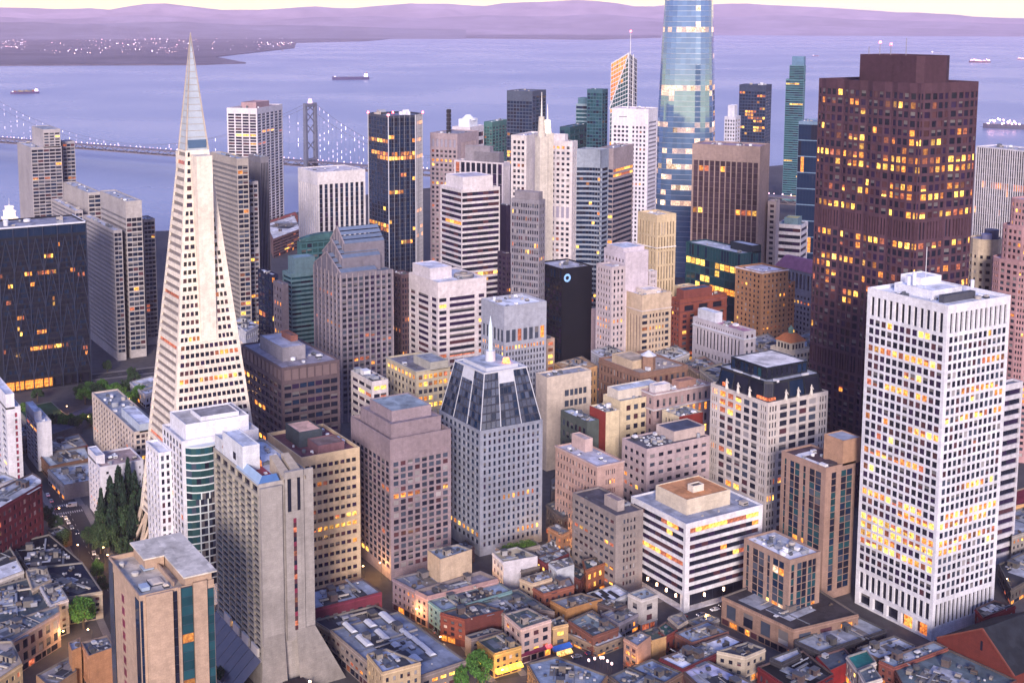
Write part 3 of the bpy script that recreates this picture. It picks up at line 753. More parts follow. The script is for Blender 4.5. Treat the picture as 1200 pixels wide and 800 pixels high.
tower((861.29, -508.11), 0, 33.74, 35.45, 135.79, 'office_tower','white tower of continuous dark window bands with one bright yellow floor','office tower','#d2ccd0',
 N=F(4,28,.99,.56,.6,2,5,.9,'dusk',.03,{14:.9,5:.15}),W=F(7,28,.99,.56,.6,2,5,.9,'dusk',.03,{14:.85,2:.06}),roof='#cfc9cc',par=.8,clut=1,seed=66,ext=[('penthouse',.12,.92,.1,.88,9,'#d6d0d4','#cdc8d2')])
tower((800.89, -510.95), 0, 11.98, 5.00, 94.28, 'office_block','small dark purple block tucked right of the white banded tower','office block','#3d3244',
 N=F(2,22,.6,.5,.6,2,4,.4,'purp',.05),W=F(2,22,.6,.5,.6,2,4,.4,'purp',.05),roof='#9a98a8',par=1,clut=1,seed=67)
tower((944.31, -602.22), 0, 12.64, 5.00, 105.69, 'office_block','plain dark plum block between the white banded tower and the gridded stone block','office block','#352b45',
 N=None,W=None,roof='#4a4254',par=1,clut=1,seed=68)
tower((767.42, -731.21), 32, 56.21, 31.39, 166.08, 'office_tower','broad brown tower with pale vertical fins and a deep blank top band','office tower','#94817c',
 N=[(0,-13,F(12,34,.8,.985,1,.3,5,.7,'brownf',.04,{1:.3,5:.4,9:.5,10:.15,17:.5,20:.2})),(-13,None,None)],W=None,roof='#a08a98',par=1.2,clut=8,seed=69)
tower((732.39, -680.89), 0, 63.88, 21.12, 89.30, 'office_block','teal glass office block with bright yellow floors and a dark roof band','office block','#1f4a55',
 N=[(0,-11,F(11,12,.9,.78,.5,.2,4,.25,'tealw',.12,{0:.95,1:.15,3:.3})),(-11,None,F(20,1,.8,.9,.4,.6,.3,.3,'teal',0))],W=[(0,-11,F(5,12,.9,.78,.5,.2,4,.25,'tealw',.1,{0:.95})),(-11,None,F(8,1,.8,.9,.4,.6,.3,.3,'teal',0))],roof='#c4ccd8',par=1,clut=3,seed=70,ext=[('plant_house',.0,.38,.55,1.0,5,'#27343f','#b4bcc8')])
tower((649.03, -623.51), 0, 26.48, 24.87, 94.62, 'stone_building','orange brown stone building with setbacks right of the teal glass block','office block','#a67c5c',
 N=F(6,24,.4,.48,1.2,1.5,5,.35,'off',.05,{2:.4}),W=F(6,24,.36,.48,1.4,1.5,5,.35,'off',.07,{1:.3}),roof='#d8cfd2',par=1.2,clut=4,seed=71)
tower((659.11, -649.00), 0, 5.92, 16.52, 82.35, 'stone_building','lower right wing of the orange brown stone building','office block','#ad7c5a',
 N=None,W=F(5,22,.4,.48,1,1.5,5,.35,'off',.1),roof='#c8b4ae',par=1.2,clut=2,seed=72)
tower((707.12, -577.54), 0, 21.72, 17.45, 130.44, 'art_deco_tower','slender cream tower with vertical ribs and gothic crown','tower','#cbb795',
 N=[(0,-70,F(6,12,.4,.55,1,1.5,5,.5,'off',.1)),(-70,None,F(6,6,.34,.86,1,5,1.5,.6,'off',.05))],W=[(0,-70,F(6,12,.4,.55,1,1.5,5,.5,'off',.35)),(-70,None,F(6,6,.34,.86,1,5,1.5,.6,'off',.08))],roof='#dcd4cc',par=1.6,clut=4,seed=73)
tower((712.51, -605.43), 0, 7.65, 13.69, 74.88, 'stone_building','narrow cream side wing at the foot of the ribbed cream tower','office block','#c4b49a',
 N=None,W=F(3,20,.4,.5,1,1.5,5,.4,'off',.15,{0:.9,1:.6}),roof='#b4a8a0',par=1.2,clut=1,seed=74)
tower((670.92, -521.89), 0, 23.47, 19.37, 114.33, 'stone_building','pale lavender stone tower with a blank sunlit side wall and stepped shoulders','tower','#c6bcc6',
 N=F(6,26,.42,.5,1,4,5,.35,'off',.05,{11:.9,12:.7}),W=None,roof='#cbd0dc',par=1.2,clut=4,seed=75,ext=[('penthouse',.15,.95,.06,.96,2.5,'#c9bfc8','#c6ccd8')])
tower((668.35, -508.83), 0, 16.89, 11.25, 106.27, 'stone_building','windowed left shoulder of the pale lavender stone tower','tower','#bcb0b4',
 N=F(5,24,.42,.5,1,1.5,5,.35,'off',.05,{8:.8,9:.9}),W=F(3,24,.42,.5,1,1.5,5,.35,'off',.1,{8:.9,9:.8}),roof='#bdb8be',par=1.2,clut=1,seed=76)
tower((675.03, -545.67), 0, 5.00, 6.62, 98.59, 'stone_building','windowed right shoulder of the pale lavender stone tower','tower','#c2b8bc',
 N=None,W=F(3,24,.42,.5,1,1.5,5,.35,'off',.06),roof='#bdb8be',par=1.2,clut=1,seed=77)
tower((654.46, -523.38), 0, 17.68, 24.74, 88.40, 'stone_building','tan block with tall ribbed windows and stacked dark corner bays','office block','#c2ae97',
 N=[(0,-12,F(5,1,.34,.95,1,.5,6,.5,'brownw',0)),(-12,None,None)],W=[(0,-12,F(8,17,.5,.52,.6,.5,5,.5,'off',.08,{15:.7},cols=[(.02,.2),(.27,.33),(.37,.43),(.48,.54),(.59,.65),(.70,.76),(.80,.93)])),(-12,None,None)],roof='#cfd0dc',par=1.4,clut=4,seed=78,ext=[('penthouse',.2,.8,.25,.75,2.2,'#d0c4bc','#dcd8dc')])
tower((703.78, -528.30), 0, 12.92, 13.28, 66.92, 'stone_building','small pinkish stone block at the foot of the lavender tower','office block','#b7a2a4',
 N=None,W=F(5,14,.5,.55,.6,1.5,4,.35,'off',.06),roof='#c9c2c6',par=1,clut=3,seed=79)
tower((748.86, -525.77), 0, 31.84, 26.47, 89.91, 'office_tower','black office tower with a round blue ring emblem near its top corner','office tower','#0b0f1c',
 N=[(0,-9,F(8,20,.8,.7,.6,.2,4,.4,'slot',.02)),(-9,None,F(8,1,.55,.8,.6,1.2,.5,.5,'navy',0))],W=None,roof='#a9acba',par=1,clut=6,seed=80)
tower((649.62, -413.39), 0, 26.90, 31.03, 94.51, 'office_tower','pale blue grey tower with a deep blank top and white roof','office tower','#a2a6b4',
 N=[(0,-24,F(10,17,.5,.56,1,.5,5,.4,'off',.03,{0:.3})),(-24,-14,F(6,1,.62,.84,.8,.5,.5,.5,'mid_only',.05)),(-14,None,None)],W=[(0,-24,F(13,17,.46,.56,1,.5,5,.4,'dark_mix',.02,{0:.8})),(-24,-14,F(7,1,.62,.84,.8,.5,.5,.5,'mid_only',.12)),(-14,None,None)],roof='#dfe2ea',par=1.4,clut=7,seed=81)
tower((691.35, -473.58), 0, 9.10, 6.17, 57.56, 'office_block','slim tan block with yellow lit floors right of the blue grey tower','office block','#b39c8c',
 N=None,W=F(1,12,.85,.5,.8,1.5,5,.4,'off',.8),roof='#a9a4a8',par=1,clut=1,seed=82)
tower((740.10, -418.03), 0, 41.11, 38.28, 92.75, 'office_block','white office block with long dark strips and a round disc on its roof','office block','#d5cdd0',
 N=[(0,-10,F(3,18,.8,.54,1,.4,5,.5,'dusk',.04,cols=[(.05,.22),(.32,.68),(.78,.95)])),(-10,None,None)],W=[(0,-10,F(3,18,.8,.54,1,.4,5,.5,'dusk',.07,{6:.3},cols=[(.03,.18),(.24,.76),(.84,.96)])),(-10,None,None)],roof='#c6cad6',par=1.2,clut=2,seed=83,ext=[('penthouse',.35,.95,.05,.5,7,'#d2ccd2','#d8d9e4')])
tower((644.60, -320.76), 0, 28.08, 10.43, 62.22, 'office_block','small white office block with dark window strips and rooftop machinery','office block','#d2cbcc',
 N=F(3,12,.92,.46,1,2,5,.5,'dusk',.06),W=F(2,12,.9,.46,1,2,5,.5,'dusk',.1,{0:.5}),roof='#77747e',par=1,clut=7,seed=84,bigc=1.5)
tower((646.19, -350.24), 0, 38.11, 23.05, 63.70, 'office_block','cream office block with bright yellow top floors and overhanging roof','office block','#b5ab96',
 N=F(8,13,.6,.55,1,2,5,.5,'off',.04,{0:.95,1:.12}),W=F(6,13,.66,.55,1.4,2,5,.5,'off',.05,{0:.95,1:.9,3:.5}),roof='#7c7a82',par=1,clut=3,seed=85,ext=[('penthouse',.0,.55,.42,.95,4,'#a8a69e','#8b9098')])
tower((796.09, -419.81), 0, 15.73, 9.62, 88.16, 'office_block','dark brown block squeezed behind the white strip windowed block','office block','#5c4a50',
 N=F(3,20,.5,.6,.6,2,4,.4,'slot',.06),W=F(4,20,.5,.6,.6,2,4,.4,'slot',.06),roof='#8a7a80',par=1,clut=3,seed=86)
tower((829.20, -349.89), 0, 15.40, 30.24, 90.16, 'office_block','teal banded office block with a set back green plant house','office block','#6d8d94',
 N=F(1,26,.96,.52,.4,2,5,.6,'teal',.01),W=F(1,26,.99,.48,.3,2,5,.6,'teal',.01),roof='#7c9298',par=1,clut=1,seed=87,ext=[('plant_house',.05,.8,.1,.62,11,'#6d8b94','#86a2aa')])
tower((918.32, -395.83), 0, 6.66, 29.95, 95.24, 'office_block','dark green glass block with curved roof behind the teal banded block','office block','#3f6a70',
 N=None,W=F(6,20,.84,.7,.5,1,4,.4,'green',.02),roof='#3f6468',par=1,clut=0,seed=88)
tower((839.05, -339.15), 0, 25.81, 5.16, 88.94, 'office_block','dark navy glass block with a few yellow lit rooms right of the beige slab','office block','#1b2240',
 N=F(4,18,.9,.75,.4,1.5,4,.3,'navy',.08,{6:.4,10:.4}),W=F(2,18,.9,.75,.4,1.5,4,.3,'navy',.2),roof='#d6dae4',par=1,clut=3,seed=89)
tower((813.28, -336.11), 0, 15.30, 5.00, 87.13, 'office_block','narrow grey brown pier block between navy block and teal banded block','office block','#7d747c',
 N=F(3,16,.4,.5,.4,2,4,.3,'off',.08),W=None,roof='#8f8b94',par=1,clut=1,seed=90)
tower((806.79, -819.51), 32, 21.58, 26.42, 89.61, 'office_block','white office block with wide black window strips left of the dark tower','office block','#d2cdd2',
 N=F(2,14,.99,.48,.6,2,4,.7,'dusk',.02),W=F(1,14,.96,.48,.5,2,4,.7,'dusk',.02),roof='#8fa4ac',par=1,clut=3,seed=91,ext=[('penthouse',.2,.75,.2,.8,5,'#6f8a94','#b5ac78')])
tower((771.99, -755.27), 32, 7.03, 11.46, 119.49, 'office_block','thin beige block with stacked dark windows beside the brown finned tower','office block','#c0b0ac',
 N=F(1,26,.55,.5,.6,2,4,.4,'off',.2),W=None,roof='#b9a8a8',par=1,clut=1,seed=92)
tower((968.07, -1011.36), 32, 26.58, 38.44, 160.96, 'glass_tower','blue glass tower with pale floor lines left of the dark tower','glass tower','#6d86a0',
 N=[(0,None,F(8,9,.98,.94,.2,3,4,.2,'navy',.02))],W=None,roof='#8296ac',par=1,clut=3,seed=93)
tower((1227.22, -1176.40), 32, 34.88, 28.39, 183.58, 'glass_tower','dark blue glass tower full of orange lit rooms right of the tallest tower','glass tower','#35415c',
 N=F(9,42,.8,.62,.4,8,5,.3,'navy',.33),W=F(3,42,.7,.6,.4,8,5,.3,'mid_only',.03),roof='#59657c',par=1,clut=5,seed=94,bigc=1.8)
tower((1215.92, -1115.36), 32, 14.16, 23.64, 146.22, 'apartment_tower','slim white tower with small dark windows left of the orange lit tower','apartment tower','#c9c9d6',
 N=F(4,30,.5,.5,.4,3,4,.4,'off',.02),W=F(2,30,.5,.5,.4,3,4,.4,'off',.02),roof='#c4c8d4',par=1,clut=1,seed=95,ext=[('core',.2,.8,.2,.8,14,'#cfd0dc','#c4c8d4')])
tower((1374.75, -1391.40), 32, 26.12, 10.99, 180.24, 'apartment_tower','tall thin teal residential tower on the hill with stepped top','apartment tower','#577f8c',
 N=F(1,52,.96,.6,.4,2,5,.5,'teal',.04),W=F(1,52,.9,.6,.4,2,5,.5,'teal',0),roof='#6d98a4',par=1,clut=0,seed=96,ext=[('upper_shaft',.0,.82,.0,.95,20,'#577f8c','#5f98a4',F(1,8,.96,.6,.3,1,.5,.5,'teal',.05),None),('crown',.02,.7,.05,.9,33,'#5d7f9c','#6d8cac',None,None)])
tower((564.15, -795.21), 0, 49.44, 23.49, 176.60, 'office_tower','tower of thin white vertical fins over dark glass right of the dark tower','office tower','#cfcdd6',
 N=F(26,36,.66,.985,.6,1,4,.7,'slot',.02,{5:.6,9:.35,12:.3,17:.3}),W=None,roof='#b4b4c0',par=1,clut=8,seed=97)
tower((573.92, -578.65), 0, 18.75, 17.70, 61.40, 'stone_building','small cream building topped by an orange tiled cupola','office block','#d8cab4',
 N=F(3,14,.5,.5,1,1.5,4,.4,'off',.02),W=F(5,14,.5,.5,1,1.5,4,.4,'off',.08),roof='#b4a494',par=1,clut=3,seed=98)
tower((660.12, -690.12), 0, 44.03, 12.93, 84.15, 'stone_building','classical pale building with columned upper floors and a rose pink hipped roof','office block','#a4a2ac',
 N=[(0,-16,F(12,16,.5,.5,1,2,5,.5,'off',.04,{1:.4})),(-16,None,F(11,1,.5,.8,1,1.2,.8,1.5,'louvd',0))],W=None,roof='#b56c84',par=.3,clut=0,seed=99)
tower((605.47, -567.72), 0, 49.71, 10.27, 68.93, 'stone_building','pale lavender block with a row of tall arched windows','office block','#b7b2bc',
 N=[(0,-19,F(14,8,.4,.5,2,1.5,5,.4,'off',.03)),(-19,-6,F(13,1,.46,.92,3,.4,.4,.6,'dark_only',0)),(-6,None,F(20,1,.4,.42,2,1.8,1,.3,'dark_only',0))],W=F(2,12,.4,.5,1,1.5,5,.4,'off',.1),roof='#b98a9c',par=1,clut=4,seed=100,ext=[('penthouse',.6,.95,.2,.8,6,'#c8ccd8','#c4cad6')])
tower((686.09, -582.47), 0, 10.17, 43.39, 72.96, 'brick_building','red brown brick building with stepped top under the teal glass block','office block','#854a3e',
 N=F(3,18,.5,.5,1,1.5,4,.4,'off',.05),W=[(0,-10,F(6,15,.5,.55,1.2,.5,4,.5,'off',.12,{2:.5})),(-10,-4,F(3,1,.6,.8,2,.5,.4,1.2,'dark_only',.3)),(-4,None,None)],roof='#7a4a48',par=1,clut=2,seed=101,ext=[('upper_tier',.1,.9,.1,.7,6,'#7d4640','#3f5f7c')])
tower((459.79, -448.43), 0, 42.32, 41.77, 78.35, 'hotel_tower','pale stone tower with a black mansard crown carrying white statues','tower','#c8c0bc',
 N=F(11,17,.5,.62,1.2,1.5,5,.3,'off',.05,{1:.35,4:.15,7:.8,3:.2},cols=[(.03,.05),(.065,.085),(.10,.12),(.17,.27),(.31,.41),(.45,.55),(.59,.69),(.73,.83),(.88,.90),(.915,.935),(.95,.97)]),
 W=F(9,17,.5,.62,1.2,1.5,5,.3,'off',.06,{},cols=[(.03,.055),(.075,.10),(.12,.145),(.20,.32),(.36,.48),(.52,.64),(.68,.80),(.86,.885),(.905,.93),(.95,.975)]),roof='#2c3038',par=.6,clut=0,seed=102)
tower((405.31, -432.57), 0, 28.19, 19.30, 64.49, 'apartment_tower','pinkish tan tower with green glass bays and a white marked roof','apartment tower','#9a8074',
 N=F(1,18,.5,.93,1,3,4,.3,'bay',.05,{},cols=[(.07,.12),(.2,.30),(.31,.42),(.5,.56),(.64,.76),(.77,.9)]),W=F(1,18,.5,.93,1,3,4,.3,'bay',.05,{0:.4},cols=[(.2,.36),(.52,.70),(.71,.9)]),roof='#5a4a50',par=1,clut=3,seed=103,ext=[('penthouse',.0,.42,.55,1.15,11,'#ad8a72','#9fa6b4')])
tower((387.00, -393.19), 0, 28.47, 18.63, 35.90, 'apartment_block','shorter tan block with green glass bays and white roof border beside white tower','apartment block','#9c8478',
 N=F(1,9,.5,.93,1,2.4,4,.3,'bay',.04,{},cols=[(.06,.12),(.2,.32),(.33,.45),(.52,.58),(.64,.76),(.77,.88)]),W=F(1,9,.5,.93,1,2.4,4,.3,'bay',.06,{},cols=[(.06,.16),(.25,.40),(.41,.56),(.6,.73),(.74,.86)]),roof='#b9bfca',par=1,clut=14,seed=104)
tower((457.40, -352.91), 0, 34.66, 16.00, 39.92, 'office_block','grey stone block with rows of small windows left of the ribbon windowed block','office block','#8f8684',
 N=F(8,9,.7,.42,1.2,2,4,.4,'off',.05),W=F(4,9,.5,.5,4,2,4,.4,'off',.08),roof='#57545c',par=.8,clut=3,seed=105,ext=[('penthouse',.15,.45,.3,.55,4.5,'#a59a98','#8d7d80')])
tower((494.36, -369.33), 0, 36.16, 16.34, 49.40, 'office_block','pink stone block with regular windows and one yellow lit floor','office block','#b79a92',
 N=F(13,9,.5,.5,1,2,4,.4,'off',.03,{5:.45}),W=F(5,9,.5,.5,5,2,4,.4,'off',.06),roof='#bcbcc8',par=.8,clut=5,seed=106,ext=[('penthouse',.6,.92,.5,.8,6,'#bfa8a4','#c4b6b2')])
tower((496.90, -402.23), 0, 20.44, 41.90, 51.65, 'office_block','grey pink block with a cluttered machine roof and a lower front terrace','office block','#b1a0a4',
 N=F(4,10,.5,.42,1,2,4,.4,'off',.08),W=F(7,10,.5,.4,1,2,4,.4,'off',.1),roof='#56565e',par=.8,clut=16,seed=107,ext=[('penthouse',.2,.9,.5,1.0,4.5,'#b9aaa6','#4a5266')])
tower((538.57, -395.18), 0, 24.52, 7.86, 55.63, 'office_block','small dark green grey block with pale roof beside red brick wall','office block','#4d5654',
 N=F(6,8,.6,.5,1,3,4,.3,'off',.02),W=None,roof='#b4bcc8',par=.8,clut=6,seed=108)
tower((614.51, -421.19), 0, 11.78, 32.40, 57.64, 'office_block','plain cream building with two short rows of windows high on its wall','office block','#cabdb0',
 N=None,W=[(0,-22,None),(-22,-8,F(5,2,.7,.55,6,.5,.5,.4,'mid_only',0,cols=[(.4,.5),(.52,.6),(.62,.7),(.72,.8),(.82,.9)])),(-8,None,None)],roof='#8f929c',par=1,clut=4,seed=109)
tower((592.24, -473.10), 0, 40.85, 36.92, 58.24, 'stone_building','brown stone building with heavy cornices and orange lit windows','office block','#86695c',
 N=F(12,9,.45,.6,1,3,4,.5,'off',.06,{2:.35}),W=F(8,9,.45,.55,1,3,4,.5,'off',.04),roof='#a49a94',par=1.2,clut=12,seed=110,ext=[('penthouse',.3,.8,.1,.5,4,'#b8a68f','#c0ae98')])
tower((551.39, -450.45), 0, 10.69, 42.00, 59.47, 'stone_building','pinkish classical building with pilasters and busy roof behind the black crowned tower','office block','#a99394',
 N=F(2,9,.45,.55,1,2,4,.4,'off',.05),W=F(9,8,.4,.6,1.2,3,4,.5,'off',.03),roof='#a89c98',par=1.2,clut=12,seed=111,ext=[('penthouse',.1,.6,.05,.3,4,'#cfc9cc','#d8d4d8'),('penthouse',.3,.9,.5,.8,3,'#a98478','#9a7468')])
tower((747.72, -138.98), 0, 68.77, 8.02, 47.65, 'apartment_block','white block with a red window strip at the left edge','apartment block','#d6d6de',
 N=F(4,12,.5,.5,1,2,4,.4,'off',.03),W=F(1,11,.2,.7,1,3,4,.4,'redonly',0,cols=[(.58,.75)]),roof='#c4c8d4',par=1,clut=3,seed=120,ext=[('penthouse',.0,.8,.0,.6,8,'#dadae2','#c4c8d4')])
tower((768.26, -159.87), 0, 30.04, 8.45, 30.03, 'apartment_block','thin white block with dark glass side in front of the roof gardens','apartment block','#d4d4dc',
 N=F(3,10,.85,.7,.8,2,3,.3,'off',.02),W=None,roof='#c9ccd6',par=1,clut=2,seed=121,ext=[('penthouse',.2,.98,.0,.5,5,'#d6d6de','#c9ccd6')])
tower((669.87, -170.98), 0, 24.45, 23.57, 30.91, 'office_block','plain white block with few windows beside the tall conifers','office block','#ccccd8',
 N=F(4,8,.5,.5,1,2,3,.4,'off',.05),W=F(5,6,.3,.34,2,2,5,.4,'off',.02,{},cols=[(.14,.2),(.38,.44),(.62,.68),(.9,.93)]),roof='#a38f8c',par=1,clut=4,seed=122,ext=[('penthouse',.3,1.0,.0,.2,4,'#d0d0da','#c0c4d0')])
tower((710.86, -201.56), 0, 91.84, 16.48, 33.54, 'office_block','cream gridded office block behind the white block left of the pyramid','office block','#c8bab0',
 N=F(15,9,.6,.55,.8,1.5,3,.4,'off',.04),W=F(5,9,.62,.6,.8,1.5,3,.4,'off',.03),roof='#8b919c',par=1,clut=9,seed=123,bigc=1.4,ext=[('penthouse',.0,.4,.2,.7,4,'#b4c0d0','#c9cedc')])
tower((390.78, -525.66), 0, 5.79, 24.93, 91.70, 'office_block','white banded block half hidden behind the bright white tower','office block','#c6c4cc',
 N=None,W=F(1,17,.95,.5,1,2,4,.8,'dusk',.02),roof='#8d9098',par=1,clut=2,seed=124)
tower((542.26, -410.32), 0, 14.77, 9.22, 57.40, 'brick_building','cream building with a red brick side wall and rooftop machinery, left arm','office block','#d3c3a4',
 N=[(0,None,F(1,1,.02,.02,1,1,3,.05,'off',0,mat='#8c3a36'))],W=None,roof='#7f8a96',par=.8,clut=9,seed=130,E=None)
tower((558.15, -432.33), 0, 15.86, 43.67, 56.05, 'brick_building','cream building with a window lined light court between its two arms','office block','#d3c3a4',
 N=None,W=F(8,9,.5,.5,1,2,4,.3,'off',.04,{},cols=[(.10,.17),(.22,.29),(.34,.41),(.46,.53),(.58,.65),(.70,.77),(.82,.89)]),roof='#8f949c',par=.8,clut=8,seed=131,ext=[('penthouse',.3,.95,.05,.75,4.5,'#cfc6ba','#c4ccd6')])
tower((525.39, -447.29), 0, 14.48, 16.93, 53.68, 'brick_building','right arm of the cream light court building with red brick end','office block','#d3c3a4',
 N=F(4,9,.4,.5,2,2,4,.3,'off',.05),W=[(0,None,F(1,1,.02,.02,1,1,3,.05,'off',0,mat='#83332f'))],roof='#8a919c',par=.8,clut=8,seed=132)
# ------------------------------------------------------------------ low buildings (roof outlines in metres)
low([(510.42, -223.47), (510.26, -248.44), (493.15, -249.34), (493.25, -215.82)], 13, 'shop_building','low maroon fronted building with flat grey roof behind the concrete hotel slab','low building','#6b2c40','#8b95a8',clut=7,fl=1,frac=(.5,.35),bay=4)
low([(493.09, -215.67), (492.64, -245.82), (479.82, -249.45), (479.72, -218.06)], 8, 'shop_building','small low building with dark roof and pale parapet below the maroon front','low building','#a89a88','#33353f',clut=3)
low([(473.93, -215.04), (474.4, -247.9), (422.08, -251.02), (420.0, -217.4)], 12, 'warehouse_building','wide grey flat roofed building carrying long white skylights','low building','#8a7f7c','#7c8698',clut=6,fl=2,frac=(.6,.4),bay=4,lit=.25,key='skylights')
low([(424.68, -208.04), (424.48, -216.46), (408.27, -222.73), (408.75, -206.57)], 25, 'apartment_building','cream corner apartment building with pale roof at the bottom edge','apartment building','#b8a284','#a9b2c4',clut=5,fl=6,frac=(.36,.5))
low([(496.37, -274.62), (495.28, -289.9), (486.84, -292.7), (484.34, -274.56)], 26, 'blank_building','plain cream walled building with sloping grey roof beside the mauve tower','low building','#cbb59c','#8b98a8',clut=3,blank=('W','N'))
low([(499.46, -258.03), (499.61, -275.93), (484.46, -276.38), (483.18, -261.16)], 15, 'shop_building','flat grey roofed building with lavender and tan street front','low building','#8f7f8a','#7d8494',clut=4,fl=3,lit=.15)
low([(483.18, -261.16), (486.17, -296.92), (474.94, -299.66), (475.2, -262.83)], 15, 'shop_building','long grey roofed building with pale parapet and pinkish brick front','low building','#a98a88','#7f7c88',clut=4,fl=3,par=1.6)
low([(475.04, -263.16), (475.62, -300.09), (464.96, -300.65), (463.11, -263.75)], 13, 'shop_building','teal painted building with cluttered blue grey roof','low building','#6f8f94','#8594a4',clut=16,fl=3)
low([(462.26, -261.99), (462.48, -281.16), (450.43, -286.89), (451.29, -267.95)], 13, 'brick_building','row building with dark roof and long red brick side wall','low building','#6a3a36','#4d5664',clut=9,fl=3,blank=('W',))
low([(445.54, -264.54), (445.77, -277.88), (441.37, -280.73), (441.64, -265.16)], 9, 'shop_building','small two storey building with dark blue roof beside yellow corner building','low building','#9a8d8a','#434c5c',clut=1,fl=2)
low([(435.68, -264.49), (436.48, -278.05), (422.57, -278.01), (422.76, -264.82)], 11, 'corner_shop','yellow corner shop building with dark green roof and yellow lit awnings','low building','#b3945a','#3d4b4c',clut=3,fl=2,lit=.15,key='yellowshop')
low([(441.55, -281.68), (441.95, -293.72), (427.45, -296.26), (426.75, -280.7)], 16, 'apartment_building','three storey pale pink building with maroon shopfront and dark green roof','apartment building','#c4aca6','#5a6462',clut=5,fl=3,frac=(.5,.52),bay=4,key='pinkshop')
low([(467.24, -282.28), (466.89, -305.12), (439.48, -306.37), (448.97, -298.38), (449.43, -286.26)], 12, 'shop_building','broad low building with greenish patched roof behind the pale pink building','low building','#8b7f7c','#6d7674',clut=14,fl=2)
low([(433.58, -300.51), (434.82, -306.28), (427.26, -305.0), (428.01, -297.57)], 12, 'shop_building','narrow tan building with four windows over a blue awning','low building','#b99c74','#3b4550',clut=1,fl=2,frac=(.5,.5),bay=5,key='blueawning')
low([(434.89, -310.43), (437.57, -325.22), (418.69, -325.4), (417.38, -310.85)], 9, 'shop_building','low building with pale grey green roof and brick end in the alley','low building','#7a5148','#77848a',clut=8,fl=1)
low([(452.9, -313.34), (452.28, -329.77), (442.45, -334.45), (442.29, -314.72)], 10, 'shop_building','low building with orange lit parapet wall and mottled grey roof','low building','#a87c50','#7d8088',clut=8,fl=1,blank=('W',))
low([(471.86, -309.26), (472.78, -325.01), (465.07, -322.59), (464.36, -311.31)], 14, 'shop_building','cream fronted building with lavender white roof','low building','#bda992','#b4bac8',clut=5,fl=3)
low([(464.66, -311.53), (464.52, -332.27), (456.84, -329.21), (456.63, -312.16)], 12, 'brick_building','brick fronted building with patched grey roof below the cream fronted one','low building','#8a5648','#8f8f98',clut=6,fl=2)
low([(497.02, -310.17), (496.52, -323.85), (482.44, -326.21), (484.9, -308.72)], 17, 'shop_building','white walled building with arched cream windows and yellow trimmed roof','low building','#cfccd4','#b4a88c',clut=4,fl=3,blank=('W',))
low([(504.85, -316.99), (504.25, -338.36), (496.52, -337.18), (497.03, -317.39)], 15, 'shop_building','building carrying a planted roof garden under the blue grey tower','low building','#9a8f88','#5d5648',clut=0,fl=3,key='roofgarden')
low([(485.88, -327.57), (487.28, -344.82), (481.5, -343.75), (476.99, -327.38)], 15, 'brick_building','red side walled building with pale grey roof','low building','#6e343a','#a4acb8',clut=4,fl=3,blank=('W',))
low([(478.17, -329.16), (477.45, -341.88), (469.51, -338.2), (468.89, -328.08)], 15, 'shop_building','grey topped building with white blank side wall','low building','#bfc4cc','#9a9ca8',clut=4,fl=3,blank=('W',))
low([(474.05, -346.4), (473.71, -356.67), (466.12, -356.03), (463.89, -341.01)], 14, 'brick_building','brick walled building with dark green roof left of the ribbon windowed block','low building','#8f5a42','#3f5358',clut=4,fl=2,lit=.2)
low([(499.35, -335.61), (501.81, -351.95), (490.5, -350.64), (488.47, -334.23)], 13, 'shop_building','low building with white grey stepped roofs below the pink stone block','low building','#a8a4a8','#b0b4be',clut=9,fl=2)
low([(502.95, -346.02), (504.39, -352.12), (493.89, -352.96), (491.46, -346.69)], 20, 'shop_building','small building with yellow lit side lane beside the grey stone block','low building','#a4785a','#6a6f7c',clut=3,fl=4,lit=.3)
low([(452.39, -332.97), (453.32, -349.91), (442.79, -350.14), (439.05, -334.3)], 9, 'shop_building','low building with a white roof crossed by dark louvre strips','low building','#b4b8c0','#d9dce4',clut=0,fl=1,key='louvre')
low([(432.57, -341.11), (433.53, -351.48), (424.82, -351.73), (424.44, -342.34)], 15, 'brick_building','small cube building with red side wall and pale windowed front','low building','#b9b4b2','#98a2aa',clut=1,fl=2,frac=(.4,.5),bay=6,key='redcube')
low([(434.47, -328.07), (435.99, -338.65), (426.79, -344.36), (422.85, -328.6)], 8, 'shop_building','low lavender grey gabled roof building in the middle of the alley block','low building','#8f8a94','#7f8292',clut=3,fl=1)
low([(400.37, -313.91), (401.42, -323.19), (395.82, -324.56), (392.0, -314.42)], 15, 'apartment_building','small pink building with orange lit balcony front','apartment building','#ae8a7a','#9298a8',clut=3,fl=4,lit=.7,blank=('W',),bay=3,frac=(.6,.6))
low([(409.29, -330.45), (408.97, -339.44), (400.06, -336.31), (400.19, -328.65)], 10, 'shop_building','small tan walled building behind the pink building','low building','#c09a6c','#4d5a54',clut=1,fl=1,blank=('W',))
low([(408.05, -336.37), (411.2, -345.02), (402.46, -344.34), (400.24, -336.0)], 10, 'shop_building','small building with dark green roof beside the tan walled building','low building','#7a3b36','#2f5550',clut=1,fl=1)
low([(415.38, -349.92), (415.98, -358.6), (408.53, -355.18), (406.27, -348.04)], 9, 'shop_building','small pale parapet building in front of the ribbon windowed block','low building','#b3a89c','#8d8a90',clut=2,fl=1)
low([(400.61, -341.4), (402.63, -361.14), (390.2, -362.1), (390.51, -342.14)], 10, 'shop_building','low building with grey lavender folded roof','low building','#77534e','#95a0b2',clut=9,fl=1)
low([(387.13, -322.1), (388.82, -359.89), (380.5, -361.34), (375.33, -324.26)], 10, 'shop_building','long low building with bright white roof and maroon side','low building','#5a2630','#d4d6e0',clut=10,fl=1,bigc=1.2)
